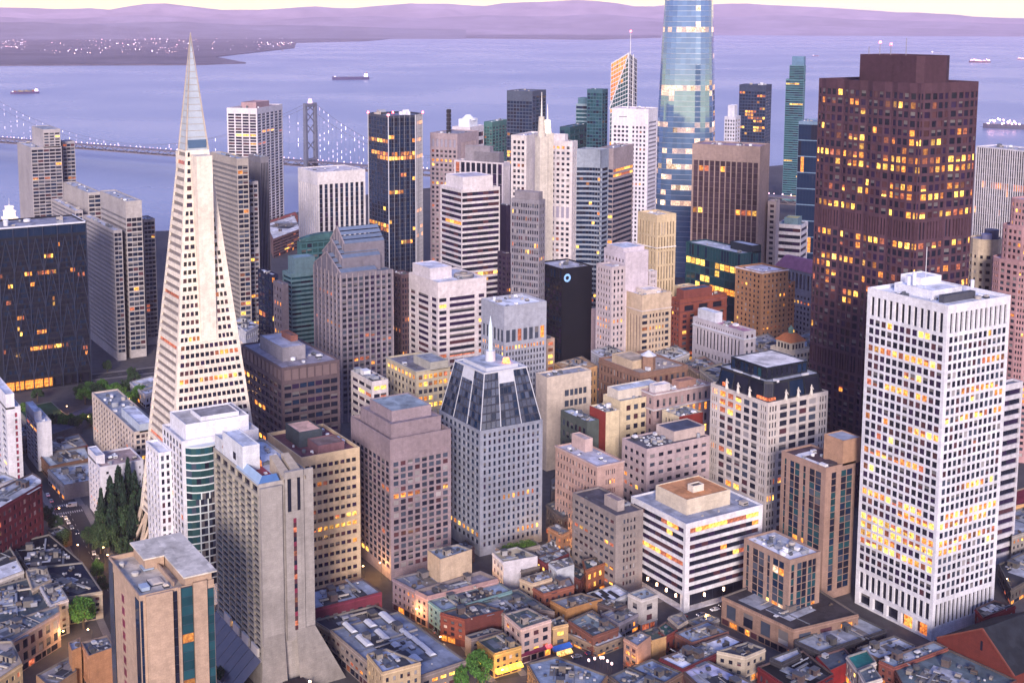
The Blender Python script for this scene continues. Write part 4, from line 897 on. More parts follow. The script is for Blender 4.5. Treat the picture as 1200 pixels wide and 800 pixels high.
low([(376.43, -324.77), (376.89, -339.07), (353.43, -342.62), (343.74, -331.32), (344.96, -319.51)], 9, 'shop_building','low building with wide lavender roof at the bottom edge','low building','#5a4a4a','#a9aac4',clut=10,fl=1)
low([(376.72, -343.39), (376.37, -359.81), (368.24, -362.06), (367.14, -349.84)], 12, 'shop_building','cream walled building with dark roof and small upper windows','low building','#b3a898','#4a4d58',clut=4,fl=2,frac=(.4,.45))
low([(363.0, -353.0), (363.58, -378.66), (343.01, -374.78), (339.06, -351.68)], 9, 'brick_building','red building with black roof dotted with pale skylights','low building','#6a2228','#16171d',clut=6,fl=1)
low([(362.94, -359.37), (363.7, -375.79), (359.02, -373.02), (357.38, -360.52)], 11, 'shop_building','small building with pale canopy roof between black roofs','low building','#3a3a42','#c4c6ce',clut=0,fl=1)
low([(371.61, -381.83), (372.77, -422.26), (358.59, -422.8), (358.94, -383.67)], 9, 'shop_building','low building with broad plain grey roof in front of the white tower','low building','#3a3a42','#8e949c',clut=4,fl=1)
low([(358.43, -381.24), (357.91, -396.48), (348.55, -392.37), (347.0, -377.1)], 8, 'shop_building','red fronted low building with a long lit sign board','low building','#8a262c','#4a5462',clut=1,fl=1,blank=('W',),key='redsign')
low([(353.57, -399.26), (353.44, -421.64), (342.23, -422.14), (342.58, -400.12)], 9, 'shop_building','low building with pale grey roof below the white tower arcade','low building','#6a5a54','#9ba3b2',clut=5,fl=1)
low([(348.12, -387.32), (347.93, -398.97), (338.5, -393.94), (338.13, -382.35)], 11, 'shop_building','small building with bright teal roof and pale front','low building','#b9b2ac','#1f6e6c',clut=0,fl=2)
low([(335.99, -380.92), (336.59, -389.31), (326.98, -384.35), (327.61, -375.54)], 12, 'shop_building','narrow pale fronted building with row of windows at the bottom edge','low building','#c4bcb4','#5f6a74',clut=1,fl=2,frac=(.5,.5))
low([(340.27, -397.47), (340.33, -430.28), (333.26, -430.59), (333.24, -398.42)], 10, 'shop_building','long narrow building with folded grey roof below the white tower','low building','#7c4a44','#8794a0',clut=9,fl=2)
low([(334.06, -399.41), (334.24, -431.35), (302.82, -433.75), (299.85, -393.7), (316.1, -386.9)], 9, 'warehouse_building','large low building with greenish grey roof at the bottom right','low building','#6a4038','#56656e',clut=22,fl=1,bigc=1.1)
low([(348.57, -467.19), (349.88, -481.51), (341.26, -484.52), (340.97, -462.45)], 12, 'brick_building','dark roofed red building beside the foot of the white tower','low building','#6e2026','#2f3238',clut=2,fl=2)
low([(379.63, -524.13), (383.17, -558.1), (364.03, -541.0), (358.28, -504.89)], 8, 'shop_building','low dark roofed building right of the white tower','low building','#5a5450','#2f343c',clut=6,fl=1)
low([(410.09, -570.76), (409.81, -594.7), (389.13, -572.64), (388.53, -545.79)], 14, 'apartment_building','low pale building with lit ledges right of the white tower','apartment building','#9a948e','#8d93a0',clut=5,fl=3,lit=.2)
low([(425.14, -595.0), (425.77, -616.79), (408.15, -599.3), (410.71, -578.29)], 16, 'apartment_building','cream building with bay windows near the right edge','apartment building','#c9a070','#7a2a3a',clut=1,fl=4,lit=.15)
low([(409.37, -272.26), (408.07, -285.54), (385.28, -294.32), (374.01, -277.75), (384.16, -264.22)], 11, 'shop_building','broad blue grey roofed building at the bottom edge beside the alley lanterns','low building','#8a6f56','#8593a6',clut=16,fl=2)
low([(385.89, -295.64), (387.36, -306.55), (370.74, -310.88), (365.51, -295.73)], 10, 'shop_building','grey roofed building at the bottom edge right of the alley lanterns','low building','#5f5654','#6a7484',clut=9,fl=2)
low([(388.68, -308.04), (389.66, -320.19), (374.66, -323.73), (372.01, -312.38)], 9, 'shop_building','low building with pale blue roof below the orange lit pink building','low building','#6f5a50','#8b98aa',clut=7,fl=1)
low([(431.96, -307.96), (422.57, -314.73), (423.44, -328.64), (417.12, -327.03), (415.5, -311.76)], 5, 'market_stall','long white covered stall in the alley','low building','#8a7a6c','#d2d4da',clut=0,fl=1,par=.2)
low([(442.56, -331.71), (443.0, -337.74), (433.73, -341.66), (432.88, -334.83)], 9, 'shop_building','low building with folded dark roof behind the lavender gabled one','low building','#5a4e50','#5b6470',clut=4,fl=1)
low([(494.97, -319.96), (495.8, -334.24), (482.65, -331.27), (481.99, -317.31)], 12, 'shop_building','building with blue grey roof below the white walled building','low building','#77706e','#7d8c9a',clut=8,fl=2)
low([(480.65, -346.22), (471.27, -346.94), (465.26, -338.66), (474.22, -338.19)], 9, 'shop_building','little dark roofed building beside the brick walled one','low building','#6b3b34','#3c474e',clut=3,fl=1)
low([(410.1, -356.56), (410.76, -368.32), (404.34, -369.53), (403.16, -357.32)], 8, 'shop_building','small grey roofed building at the corner before the ribbon windowed block','low building','#8f8a86','#808894',clut=3,fl=1)
low([(537.16, -368.34), (538.65, -375.34), (520.46, -373.42), (517.25, -365.29)], 16, 'shop_building','dark narrow building between the blue grey tower and grey stone block','low building','#5b5558','#6c7078',clut=5,fl=3)
low([(562.99, -388.74), (567.1, -394.99), (547.77, -383.84), (546.73, -378.14)], 18, 'shop_building','dark slim building in the canyon beside the blue grey tower','low building','#4f4a50','#62656e',clut=2,fl=4)
low([(531.12, -306.94), (534.54, -317.86), (525.09, -317.18), (521.41, -307.13)], 8, 'shop_building','low dark building at the foot of the mauve tower','low building','#5a4a52','#5d626c',clut=2,fl=1)
low([(636.7, -97.75), (665.44, -135.25), (654.01, -137.41), (646.51, -135.73), (609.97, -96.95)], 36, 'brick_building','dark red brick corner building with white stepped roof at the left edge','office block','#5c2334','#cfd0d6',clut=4,fl=7,frac=(.42,.5),bay=4,key='redcorner')
low([(688.82, -110.6), (692.72, -124.21), (677.49, -129.82), (671.31, -115.84)], 30, 'apartment_block','pale block behind the dark red brick corner building','apartment block','#b9b7bd','#c0c4cc',clut=3,fl=7)
low([(753.78, -187.05), (758.33, -194.38), (745.07, -195.89), (738.78, -186.12)], 8, 'shop_building','low building between long brick building and plain white block','low building','#857a74','#9aa2aa',clut=3,fl=2)
low([(754.39, -165.16), (757.86, -170.93), (749.32, -170.87), (745.96, -165.15)], 7, 'shop_building','tiny pale building on the left street','low building','#9a948e','#aab0b8',clut=1,fl=1)
low([(823.83, -159.3), (824.8, -167.91), (806.12, -165.93), (802.41, -155.89)], 12, 'shop_building','low grey building between the two white left blocks','low building','#77757c','#7f848e',clut=3,fl=2)
low([(655.13, -139.08), (657.57, -148.3), (647.54, -149.76), (644.56, -139.63)], 8, 'shop_building','low dark building along the left street','low building','#6a5a54','#2b3038',clut=3,fl=1)
low([(890.57, -235.91), (896.59, -246.74), (877.59, -245.54), (870.16, -233.84)], 7, 'shop_building','low pavilion on the far street left of the pyramid','low building','#8a8084','#9a9ea8',clut=2,fl=1)
low([(664.72, -111.38), (641.91, -115.64), (595.76, -115.3), (586.49, -91.78)], 14, 'office_block','white roofed curved corner building with yellow lit ground floor','low building','#c9c4c0','#d9dde6',clut=5,fl=3,lit=.2,frac=(.5,.55))
low([(638.94, -118.17), (641.31, -137.31), (598.46, -142.99), (604.93, -118.67)], 11, 'shop_building','black roofed building scattered with pale roof vents','low building','#8d8076','#171c28',clut=18,fl=2,bigc=.9)
low([(600.02, -118.09), (593.8, -141.88), (557.73, -141.42), (559.38, -126.69), (572.19, -120.34)], 13, 'shop_building','flat iron shaped building with dark blue roof and cream cornice','low building','#a89c8c','#141d34',clut=12,fl=3)
low([(593.02, -115.52), (593.99, -125.01), (577.62, -123.56), (570.99, -113.8)], 15, 'shop_building','small cream building with arched windows between dark roofs','low building','#bdae9c','#97948f',clut=3,fl=3)
low([(570.59, -117.1), (571.02, -125.09), (551.08, -124.79), (548.93, -116.96)], 16, 'shop_building','narrow grey white building standing proud of the dark roofs','low building','#b4b2b8','#b3b9c6',clut=4,fl=4,frac=(.45,.5))
low([(586.84, -95.46), (589.44, -115.82), (554.62, -118.15), (547.95, -102.3), (551.65, -82.15)], 13, 'shop_building','wide low building with cluttered grey green roof at the left edge','low building','#8d8278','#4f5a60',clut=26,fl=2,bigc=1.0)
low([(542.76, -80.77), (543.12, -101.43), (547.43, -119.51), (540.42, -118.57), (523.77, -95.41), (516.6, -79.53)], 16, 'stone_building','long pinkish stone building with two rows of tall arched windows','low building','#b29c94','#6f7a84',clut=12,fl=2,frac=(.5,.62),bay=4.5,key='arched')
low([(521.62, -80.6), (515.46, -93.89), (494.7, -93.52), (484.45, -80.15)], 20, 'stone_building','cream corner building with warm lit balcony at the lower left','low building','#c4ab86','#a89c92',clut=5,fl=4,lit=.3)
low([(508.57, -114.44), (510.54, -119.75), (502.3, -118.0), (500.62, -113.85)], 17, 'apartment_building','narrow orange tan stair tower beside the orange tower','low building','#b98a64','#9fa4b4',clut=1,fl=1,blank=('W','N'))
low([(505.93, -118.92), (507.08, -130.0), (495.31, -129.87), (492.92, -118.65)], 17, 'apartment_building','orange tan block with roof plant left of the orange tower','low building','#b58462','#6f727c',clut=7,fl=1,blank=('W',))
low([(503.93, -100.26), (512.55, -115.79), (499.08, -115.19), (490.01, -103.03)], 9, 'shop_building','low building with wedge shaped roof at the bottom left','low building','#a88a70','#8a8688',clut=2,fl=1,blank=('W','N'))
low([(774.43, -161.36), (772.71, -188.92), (750.88, -186.33), (748.14, -161.83)], 9, 'brick_building','long low brick building with pale ribbed roof','low building','#7d5f4e','#a3adb4',clut=5,fl=2)
low([(744.21, -159.96), (743.88, -183.5), (713.22, -179.39), (712.69, -161.62)], 9, 'shop_building','low building with grey roof and round red sign on its corner','low building','#93929a','#b1b8c0',clut=8,fl=1,key='redsignround',blank=('W',))
low([(801.24, -175.06), (804.45, -192.74), (778.12, -191.83), (773.5, -168.64)], 8, 'shop_building','low flat brown roofed building beside the roof gardens','low building','#6d3c44','#6f737c',clut=5,fl=1)
low([(772.76, -237.55), (781.76, -251.56), (761.88, -256.02), (750.51, -240.15)], 30, 'office_block','small pale block behind the pyramid foot','low building','#cfd2da','#d4d8e2',clut=3)
low([(836.25, -308.27), (847.1, -320.58), (817.72, -319.82), (803.41, -305.62)], 60, 'office_block','white stepped block with roof trees between pyramid and brown block','office block','#dcdfe8','#d8dce6',clut=6,fl=9,lit=.04)
low([(896.42, -252.33), (903.7, -270.79), (870.91, -274.23), (859.46, -252.32)], 10, 'shop_building','low white roofed pavilion behind the pyramid','low building','#b9b9c4','#cdd0da',clut=2,fl=1)
low([(587.61, -515.59), (592.76, -538.05), (570.69, -529.16), (562.81, -505.92)], 56, 'stone_building','cream block with tan roof behind the black crowned tower','office block','#cdbfa6','#b49e7a',clut=2,fl=10)
low([(651.37, -532.86), (658.51, -556.22), (638.22, -550.84), (629.45, -527.7)], 50, 'stone_building','pale block with white roof sheds behind the brown stone building','office block','#c4c0c0','#cfd6dc',clut=9,fl=8)
low([(616.6, -526.72), (622.32, -550.1), (598.85, -540.81), (591.72, -517.91)], 52, 'stone_building','block with humped brown roof left of the black crowned tower','office block','#b09a86','#9a7866',clut=8,fl=8)
low([(670.22, -494.48), (674.47, -513.78), (655.6, -510.64), (648.04, -489.72)], 52, 'stone_building','pale blue block with roof machinery below the lavender tower','office block','#c0c2cc','#c9cdd8',clut=8,fl=8)
low([(662.24, -459.73), (667.11, -484.69), (643.42, -479.56), (637.54, -454.24)], 50, 'stone_building','orange tan block with flagpole in front of the black tower','office block','#c29a70','#b08f6c',clut=5,fl=8)
low([(604.64, -610.72), (610.84, -632.54), (584.5, -622.54), (571.8, -592.76)], 60, 'stone_building','cream block with shaded arcade left of the dark tower','office block','#cab89c','#9aa0aa',clut=6,fl=9,lit=.1)
low([(631.44, -590.76), (636.8, -619.0), (610.77, -607.77), (602.32, -578.54)], 55, 'stone_building','tan stone block with flat roof behind the black crowned tower','office block','#c0ab90','#a9a098',clut=6,fl=9,lit=.1)
low([(561.27, -586.27), (567.35, -615.06), (542.36, -599.51), (532.68, -568.92)], 48, 'office_block','grey block at the foot of the dark tower','office block','#8f8b90','#8b8e98',clut=6,fl=8)
low([(1451.0, -581.16), (1497.23, -637.81), (1394.46, -601.35), (1343.93, -546.11)], 22, 'pier_building','long low hall with white roof by the water','pier building','#8a6a66','#d6d4d4',clut=3,fl=5,lit=.3,frac=(.95,.4),bay=30)
low([(1521.87, -614.26), (1573.21, -671.49), (1543.66, -662.39), (1493.86, -607.42)], 14, 'pier_building','red roofed pier hall at the water edge','pier building','#a86a5c','#a4564e',clut=1,fl=2,lit=.3)
low([(892.0, -173.05), (896.39, -196.93), (859.21, -198.44), (852.43, -173.55)], 4, 'garden_terrace','raised lawn terrace in front of the dark braced block','terrace','#8d8a84','#2f4a34',clut=0,fl=1,par=.3,blank=('W','N'))
low([(855.94, -198.85), (870.23, -224.38), (853.48, -225.66), (830.13, -199.14)], 6, 'garden_terrace','dark roofed terrace pavilion among the trees','terrace','#6d6a70','#4b4c5c',clut=0,fl=1,par=.3,blank=('W','N'))
low([(838.65, -170.65), (848.92, -196.02), (827.19, -200.6), (813.55, -172.55)], 6, 'garden_terrace','long dark terrace roof below the lawn','terrace','#6d6a70','#464858',clut=0,fl=1,par=.3,blank=('W','N'))
# ------------------------------------------------------------------ the pyramid
def pyramid():
    X, Y, H = (606.04, -205.7, 261.48)
    a = 27.0
    root = empty('pyramid_skyscraper', 'tall cream pyramid tower with a pointed metal spire and two shaft fins', 'skyscraper', (X, Y, 0))
    wm = wall('#e4d9ca'); r = random.Random(5)
    def ring(z, k=0): q = a*(1-z/H)+k; return [(-q, q), (-q, -q), (q, -q), (q, q)]
    zt, zb = 205.0, 20.0
    mb = MB(); panes = []
    nfl = 46
    lo, hi = ring(zb), ring(zt)
    # faces are split into storeys so that windows keep their real width and thin out upwards
    fh = (zt-zb)/nfl
    for e in range(4):
        for j in range(nfl):
            z0, z1 = zb+fh*j, zb+fh*(j+1)
            p, q = ring(z0), ring(z1)
            A, B, C, D = p[e], p[(e+1) % 4], q[(e+1) % 4], q[e]
            L = 2*a*(1-z0/H)
            if e == 0:       # west face
                nb = max(2, int((L-3)/2.35))
                up = j >= 23
                lit = .05
                if j in (9, 10): lit = .4
                if j in (2, 20, 18, 36, 34): lit = .3
                if up:
                    n2 = max(1, int((L/2-4.6)/2.1))
                    hw = .5-4.3/L
                    cols = []
                    for s0 in (.06*min(1, 12/L), .5+4.6/L):
                        span = hw-.03-.02*0
                        for i in range(n2):
                            c0 = s0+span*(i+.22)/n2; cols.append((c0, c0+span*.74/n2))
                    cols = [c for c in cols if c[1] < .97]
                    f = F(1, 1, .5, .52, 1, .0, .0, .35, 'pyr', lit, cols=cols)
                else: f = F(nb, 1, .78, .52, 1.2, 0, 0, .35, 'pyr', lit)
            elif e == 3:     # north face seen at a slant: long strips
                f = F(1, 1, .5, .46, 1, 0, 0, .6, 'pyrn', .03 if j not in (13, 3, 22) else .25, cols=[(.06, .93)])
            else: f = None
            facade(mb, panes, ((*A, z0), (*B, z0), (*C, z1), (*D, z1)), f, wm, r)
    o = mb.build('wall', root, merge=True)
    put_panes(panes, o, rootmat(root), big=False)
    # shaft fins on the west and east faces
    fb = MB()
    z0, z1 = zb+fh*23, 203.0
    for s in (-1, 1):
        x0 = s*a*(1-z0/H); x1 = s*a*(1-z1/H)
        for y in (0,):
            w = 3.9
            n = [(x0+s*.3, -w, z0), (x0+s*.3, w, z0), (x0+s*.3, w, z1), (x0+s*.3, -w, z1)]
            if s < 0:
                fb.face([(x0-.3, w, z0), (x0-.3, -w, z0), (x0-.3, -w, z1), (x0-.3, w, z1)], wm)
            else:
                fb.face([(x0+.3, -w, z0), (x0+.3, w, z0), (x0+.3, w, z1), (x0+.3, -w, z1)], wm)
            for yy, fl in ((w, s), (-w, -s)):
                pts = [(x0+s*.3, yy, z0), (x0+s*.3, yy, z1), (0, yy, z1), (0, yy, z0)]
                fb.face(pts if fl > 0 else pts[::-1], wm)
            fb.face([(x0+s*.3, -w, z1), (x0+s*.3, w, z1), (0, w, z1), (0, -w, z1)] if s < 0 else [(0, -w, z1), (0, w, z1), (x0+s*.3, w, z1), (x0+s*.3, -w, z1)], wm)
    fin = fb.build('shaft_fin', root, merge=True)
    # spire of louvred metal panels in storeys
    met = noisemat('spire_metal', (.42, .48, .55), ((.2, .12), (2, .1)), .4, .5, metal=.2); edge = wall('#b9aca0')
    sb = MB(); n = 17
    zt2 = H-3
    for j in range(n):
        za, zc = zt+(zt2-zt)*j/n, zt+(zt2-zt)*(j+1)/n-.25
        p, q = ring(za, -.35), ring(zc, -.35)
        for e in range(4):
            sb.face([(*p[e], za), (*p[(e+1) % 4], za), (*q[(e+1) % 4], zc), (*q[e], zc)], met)
        p, q = ring(zc, -.6), ring(zc+.25, -.6)
        for e in range(4):
            sb.face([(*p[e], zc), (*p[(e+1) % 4], zc), (*q[(e+1) % 4], zc+.25), (*q[e], zc+.25)], edge)
    sb.build('spire', root, merge=True)
    eb = MB()
    for sx_, sy in ((-1, 1), (-1, -1), (1, 1), (1, -1)):
        q0 = a*(1-zt/H)-.3; eb.bar((sx_*q0, sy*q0, zt), (0, 0, H), .55, edge, 4, .12)
    eb.build('spire_edge', root)
    lb = MB(); q = a*(1-207/H)
    lb.box(-q-.2, -q*.8, 206, -q+.3, q*.8, 210, G('sky')); lb.build('lookout_window', root)
    # splayed truss legs
    tb = MB(); leg = wall('#b5a596')
    g = a+3.0; u = a*(1-zb/H)
    for e in range(4):
        for k in range(5):
            t0 = -1+2*k/5; t1 = -1+2*(k+1)/5; tm = (t0+t1)/2
            def pt(t, q, z):
                return [(-q, -t*q, z), (t*q, -q, z), (q, t*q, z), (-t*q, q, z)][e]
            tb.bar(pt(t0, u-.4, zb), pt(tm, g, 0), .95, leg); tb.bar(pt(t1, u-.4, zb), pt(tm, g, 0), .95, leg)
    tb.build('truss_leg', root, kind='stuff')
    ib = MB(); ib.box(-19, -19, 0, 19, 19, zb, G('purple')); ib.build('lobby', root)
pyramid()

# ------------------------------------------------------------------ the dark bay-windowed tower
def dark_tower():
    X, Y, w, d, H = (448.96, -537.06, 70.09, 44.17, 235.22)
    root = empty('office_tower', 'huge dark purple brown granite tower with faceted bays and many orange lit windows', 'office tower', (X, Y, 0))
    wm = wall('#503845'); r = random.Random(11)
    nbN, nbW = 4, 2
    def bays(L, n, m):
        e = m; out = []
        b = (L-2*m)/n
        for i in range(n):
            s = m+b*i
            out += [(s+.4, 0), (s+b*.26, .9), (s+b*.74, .9), (s+b-.4, 0)]
        return out
    pts = []
    # W edge runs from (0,0) to (0,-d); bulge towards -x
    W = bays(d, nbW, 2.0); Nn = bays(w, nbN, 2.0)
    pts.append((0, 0))
    for s, o in W: pts.append((-o, -s))
    pts += [(0, -d), (w, -d), (w, 0)]
    for s, o in reversed(Nn): pts.append((s, o))
    n = len(pts)
    rows = {1: .2, 4: .45, 5: .4, 7: .75, 8: .75, 10: .25, 11: .5, 13: .45, 14: .85, 15: .8, 16: .4, 18: .15, 21: .8, 22: .25, 24: .22, 25: .2, 26: .18, 28: .15, 6: .12}
    fs = []
    for i in range(n):
        p, q = Vector(pts[i]), Vector(pts[(i+1) % n]); dd = q-p
        if dd.length < 1.5: fs.append(None); continue
        nn = Vector((dd.y, -dd.x)).normalized()
        if nn.x > .9 or nn.y < -.9: fs.append(None); continue
        nb = 2 if dd.length > 6 else 1
        L = dd.length
        a = (.80 if nb == 1 else .74)
        hz = H-76.59      # height of the slotted plant floor
        fs.append([(0, 74, F(nb, 17, a, .64, .3, .2, 6, .4, 'dusk', .035, {1: .1})), (74, 85, F(nb*2, 1, .42, .88, .3, .3, .3, .8, 'dark_mix', .0)), (85, hz-5.5, F(nb, int((hz-5.5-85)/4.35), a, .64, .3, .2, .2, .4, 'dusk', .03, {0: .8, 1: .3, 3: .3, 4: .3, 5: .35, 6: .35, 7: .35, 8: .15, 12: .1})),
                   (hz-5.5, hz+5.5, F(nb*2, 1, .42, .88, .3, .3, .3, .8, 'navy', .0)), (hz+5.5, None, F(nb, int((H-hz-5.5-6)/4.35), a, .62, .3, 4.5, .3, .4, 'dusk', .03, rows))])
    prism(root, 'wall', pts, 0, H, fs, wm, roofm('#4a3c44'), 1.4, 77)
    pm = wall('#49323f')
    zz = -13.78
    pp = [(w*.05, -4), (6, -d*.16), (6, -d*.72), (w*.16, -d*.9), (w*.62, -d*.9), (w*.72, -d*.72), (w*.72, -4)]
    pp = [(3, -d*.12), (3, -d*.50), (w*.08, -d*.62), (w*.56, -d*.62), (w*.64, -d*.5), (w*.64, -4), (w*.09, -3)]
    prism(root, 'penthouse', pp, H-1.4, H-zz if zz < 0 else H+zz, [None]*len(pp), pm, roofm('#453842'), .8, 78)
    ab = MB(); m = paint('#8d8a90'); rd = litm('beacon_red', (1, .12, .12), 6)
    HH = H+abs(zz)
    for x, y, h in ((w*.5, -8, 6), (w*.42, -10, 5), (w*.3, -12, 9), (w*.62, -9, 4)):
        ab.bar((x, y, HH-.8), (x, y, HH+h), .18, m)
    ab.build('antenna', root, kind='stuff')
    for x, y, h in ((w*.5, -8, 6), (w*.42, -10, 5)):
        bb = MB(); bb.cyl(x, y, HH+h, HH+h+1.2, .8, .5, rd, 8); bb.build('beacon', root)
dark_tower()

# ------------------------------------------------------------------ the tallest glass tower, rounded and tapering
def glass_giant():
    D = 1354
    X, Y = (1046.8, -891.53)
    root = empty('glass_skyscraper', 'tallest rounded blue glass tower with glowing sunset bands, cut by the top edge', 'skyscraper', (X, Y, 0), R(45))
    H = 330.0; base = 30.5
    def half(z): return base*(1-.02*(z/H))*(1 if z < 60 else 1-.27*((z-60)/(H-60))**1.8)
    def ring(z, k=0):
        q = half(z)+k; rc = q*.62; pts = []
        for cx, cy, a0 in ((-q+rc, -q+rc, 180), (q-rc, -q+rc, 270), (q-rc, q-rc, 0), (-q+rc, q-rc, 90)):
            for i in range(6):
                t = R(a0+90*i/5); pts.append((cx+rc*math.cos(t), cy+rc*math.sin(t)))
        return pts
    nfl = 61; fh = H/nfl
    r = random.Random(3)
    gm, fmm = MB(), MB()
    fin = noisemat('fin_metal', (.42, .45, .52), ((.3, .1),), .35, .6, metal=.5)
    glow_rows = {}
    for j in range(nfl): glow_rows[j] = .015
    for j in (20, 21, 22, 24, 25, 26, 28, 29): glow_rows[j] = .4
    for j in (14, 16, 17, 19): glow_rows[j] = .35
    for j in (35, 36): glow_rows[j] = .6
    for j in (47,): glow_rows[j] = .7
    for j in (53,): glow_rows[j] = .6
    for j in range(nfl):
        z0, z1 = j*fh, (j+1)*fh-.3
        p, q, s = ring(z0), ring(z1), ring(z1, .25)
        n = len(p)
        i = 0
        while i < n:
            a, b = p[i], p[(i+1) % n]; c, d_ = q[(i+1) % n], q[i]
            L = (Vector(b)-Vector(a)).length
            k = max(1, int(L/4.2)) if L > 5 else 1
            on = r.random() < glow_rows[j]*.9+.0
            for u in range(k):
                t0, t1 = u/k, (u+1)/k
                if r.random() < .04: on = r.random() < glow_rows[j]
                A = (a[0]+(b[0]-a[0])*t0, a[1]+(b[1]-a[1])*t0, z0); B = (a[0]+(b[0]-a[0])*t1, a[1]+(b[1]-a[1])*t1, z0)
                Cc = (d_[0]+(c[0]-d_[0])*t1, d_[1]+(c[1]-d_[1])*t1, z1); Dd = (d_[0]+(c[0]-d_[0])*t0, d_[1]+(c[1]-d_[1])*t0, z1)
                gm.face([A, B, Cc, Dd], G(('gold_refl' if r.random() < .8 else 'litw') if on else 'sky'))  # gold panes glow in place of the reflected sky
            i += 1
        for i in range(n):
            a, b = s[i], s[(i+1) % n]; c, d_ = q[(i+1) % n], q[i]; 
            k2 = fmm.mi(fin); k0 = len(fmm.v)
            fmm.v.extend([(*d_, z1), (*c, z1), (*b, z1), (*a, z1), (*b, z1+.28), (*a, z1+.28), (*c, z1+.28), (*d_, z1+.28)])
            for f in ((1, 0, 3, 2), (3, 2, 4, 5)[::1], (5, 4, 6, 7)): fmm.f.append(tuple(k0+t for t in f)); fmm.m.append(k2)
    gm.build('glazing', root, kind='stuff'); fmm.build('sunshade', root, kind='stuff')
    rb = MB(); rb.face([(*p, H-.5) for p in ring(H-.5)], roofm('#9aa4b0')); rb.build('roof', root)
glass_giant()

# ------------------------------------------------------------------ the spired tower with a sunset reflection coloured into one side
def spired():
    X, Y, w, d, H = (1152.34, -896.5, 22.8, 33.58, 228.34)
    root = empty('spired_tower', 'angular glass tower with a painted orange sunset reflection, white diagonal braces and needle spire', 'skyscraper', (X, Y, 0), R(32))
    wm = noisemat('frame_white', (.55, .55, .6), ((.3, .1),), .5, .5)
    r = random.Random(2)
    mb = MB(); panes = []
    t = 1.5
    pts = rect(0, w, -d, 0); tp = rect(.5, w*.93, -d*.86, -.5)
    for i, (g, l) in enumerate((('navy', .1), ('navy', 0), ('navy', 0), ('sunset_refl', .12))):
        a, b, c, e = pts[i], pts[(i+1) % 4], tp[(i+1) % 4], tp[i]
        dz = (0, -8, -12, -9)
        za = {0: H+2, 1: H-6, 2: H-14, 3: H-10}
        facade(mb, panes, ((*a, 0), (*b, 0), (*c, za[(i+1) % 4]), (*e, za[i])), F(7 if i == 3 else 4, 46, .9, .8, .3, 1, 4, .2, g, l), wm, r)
    mb.face([(*tp[0], H+2), (*tp[1], H-6), (*tp[2], H-14), (*tp[3], H-10)], roofm('#59657c'))
    o = mb.build('wall', root, merge=True)
    pn = []
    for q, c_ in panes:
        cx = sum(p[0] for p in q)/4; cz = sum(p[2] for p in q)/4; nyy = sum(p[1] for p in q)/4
        if nyy > -1.2 and cz < H-62*cx/w: c_ = 'teal' if c_ == 'sunset_refl' else c_  # painted sunset reflection kept only above the diagonal
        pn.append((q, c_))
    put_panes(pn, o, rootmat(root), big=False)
    bb = MB()
    for y0, z0, y1, z1 in ((0, H, w, H-62),): bb.bar((.2, .35, z0), (w*.97, .35, z1), .8, wm)
    bb.bar((-.4, -.2, 0), (0, -.4, H+2), .8, wm)
    bb.bar((-.3, -d*.5, 0), (.1, -d*.45, H), .7, wm)
    bb.build('brace', root, kind='stuff')
    sb = MB(); sb.bar((w*.06, -d*.25, H-4), (w*.06, -d*.25, H+24.77), .8, wm, 6, .25); sb.build('spire', root)
    be = MB(); be.cyl(w*.06, -d*.25, H+24.77, H+24.77+2, 1.3, .8, litm('beacon_red', (1, .12, .12), 6), 8); be.build('beacon', root)
spired()

# ------------------------------------------------------------------ dark faceted glass tower
def faceted():
    X, Y, w, d, H = (1022.09, -527.1, 47.95, 42.62, 182.11)
    root = empty('glass_tower', 'dark blue faceted glass tower with white corner line and orange lit floors', 'glass tower', (X, Y, 0))
    c1, c2 = w*.16, d*.36
    pts = [(0, 0), (0, -d+c2), (c2*.9, -d), (w, -d), (w, -c1), (w-c1, 0)]
    rows = {5: .35, 8: .3, 9: .85, 17: .35, 22: .3, 26: .3, 28: .2, 38: .6, 40: .3, 35: .2}
    wm = noisemat('mullion_dark', (.03, .035, .06), ((.4, .1),), .4, .5)
    f = lambda nb, g='navy': F(nb, 46, .86, .84, .2, 2, 4, .25, g, .02, rows)
    prism(root, 'wall', pts, 0, H, [f(9), f(5, 'lav2'), None, None, None, f(7)], wm, roofm('#6d7890'), 1.5, 91, big=False)
    wb = MB(); m = noisemat('frame_white', (.55, .55, .6), ((.3, .1),), .5, .5)
    for x, y in ((-.1, .1), (w-c1, .15), (-.1, -d+c2)): wb.bar((x, y, 0), (x, y, H), .45, m)
    for k in range(4):
        y = -(d-c2)*(k+1)/5; wb.bar((-.15, y, 0), (-.15, y, H), .09, m)
    for k in range(6):
        t = (k+.5)/6; wb.bar((c2*.9*t-.1, -d+c2-c2*t-.1, 0), (c2*.9*t-.1, -d+c2-c2*t-.1, H), .28, m)
    wb.build('rib', root, kind='stuff')
    rd = litm('beacon_red', (1, .12, .12), 6)
    for x, y in ((w*.5, -d*.4), (0, 0), (w-c1, 0), (c2*.9, -d)):
        bb = MB(); bb.cyl(x, y, H, H+2, 1.1, .6, rd, 8); bb.build('beacon', root)
    clutter(root, pts, H-1.5, 5, 3, big=2)
faceted()

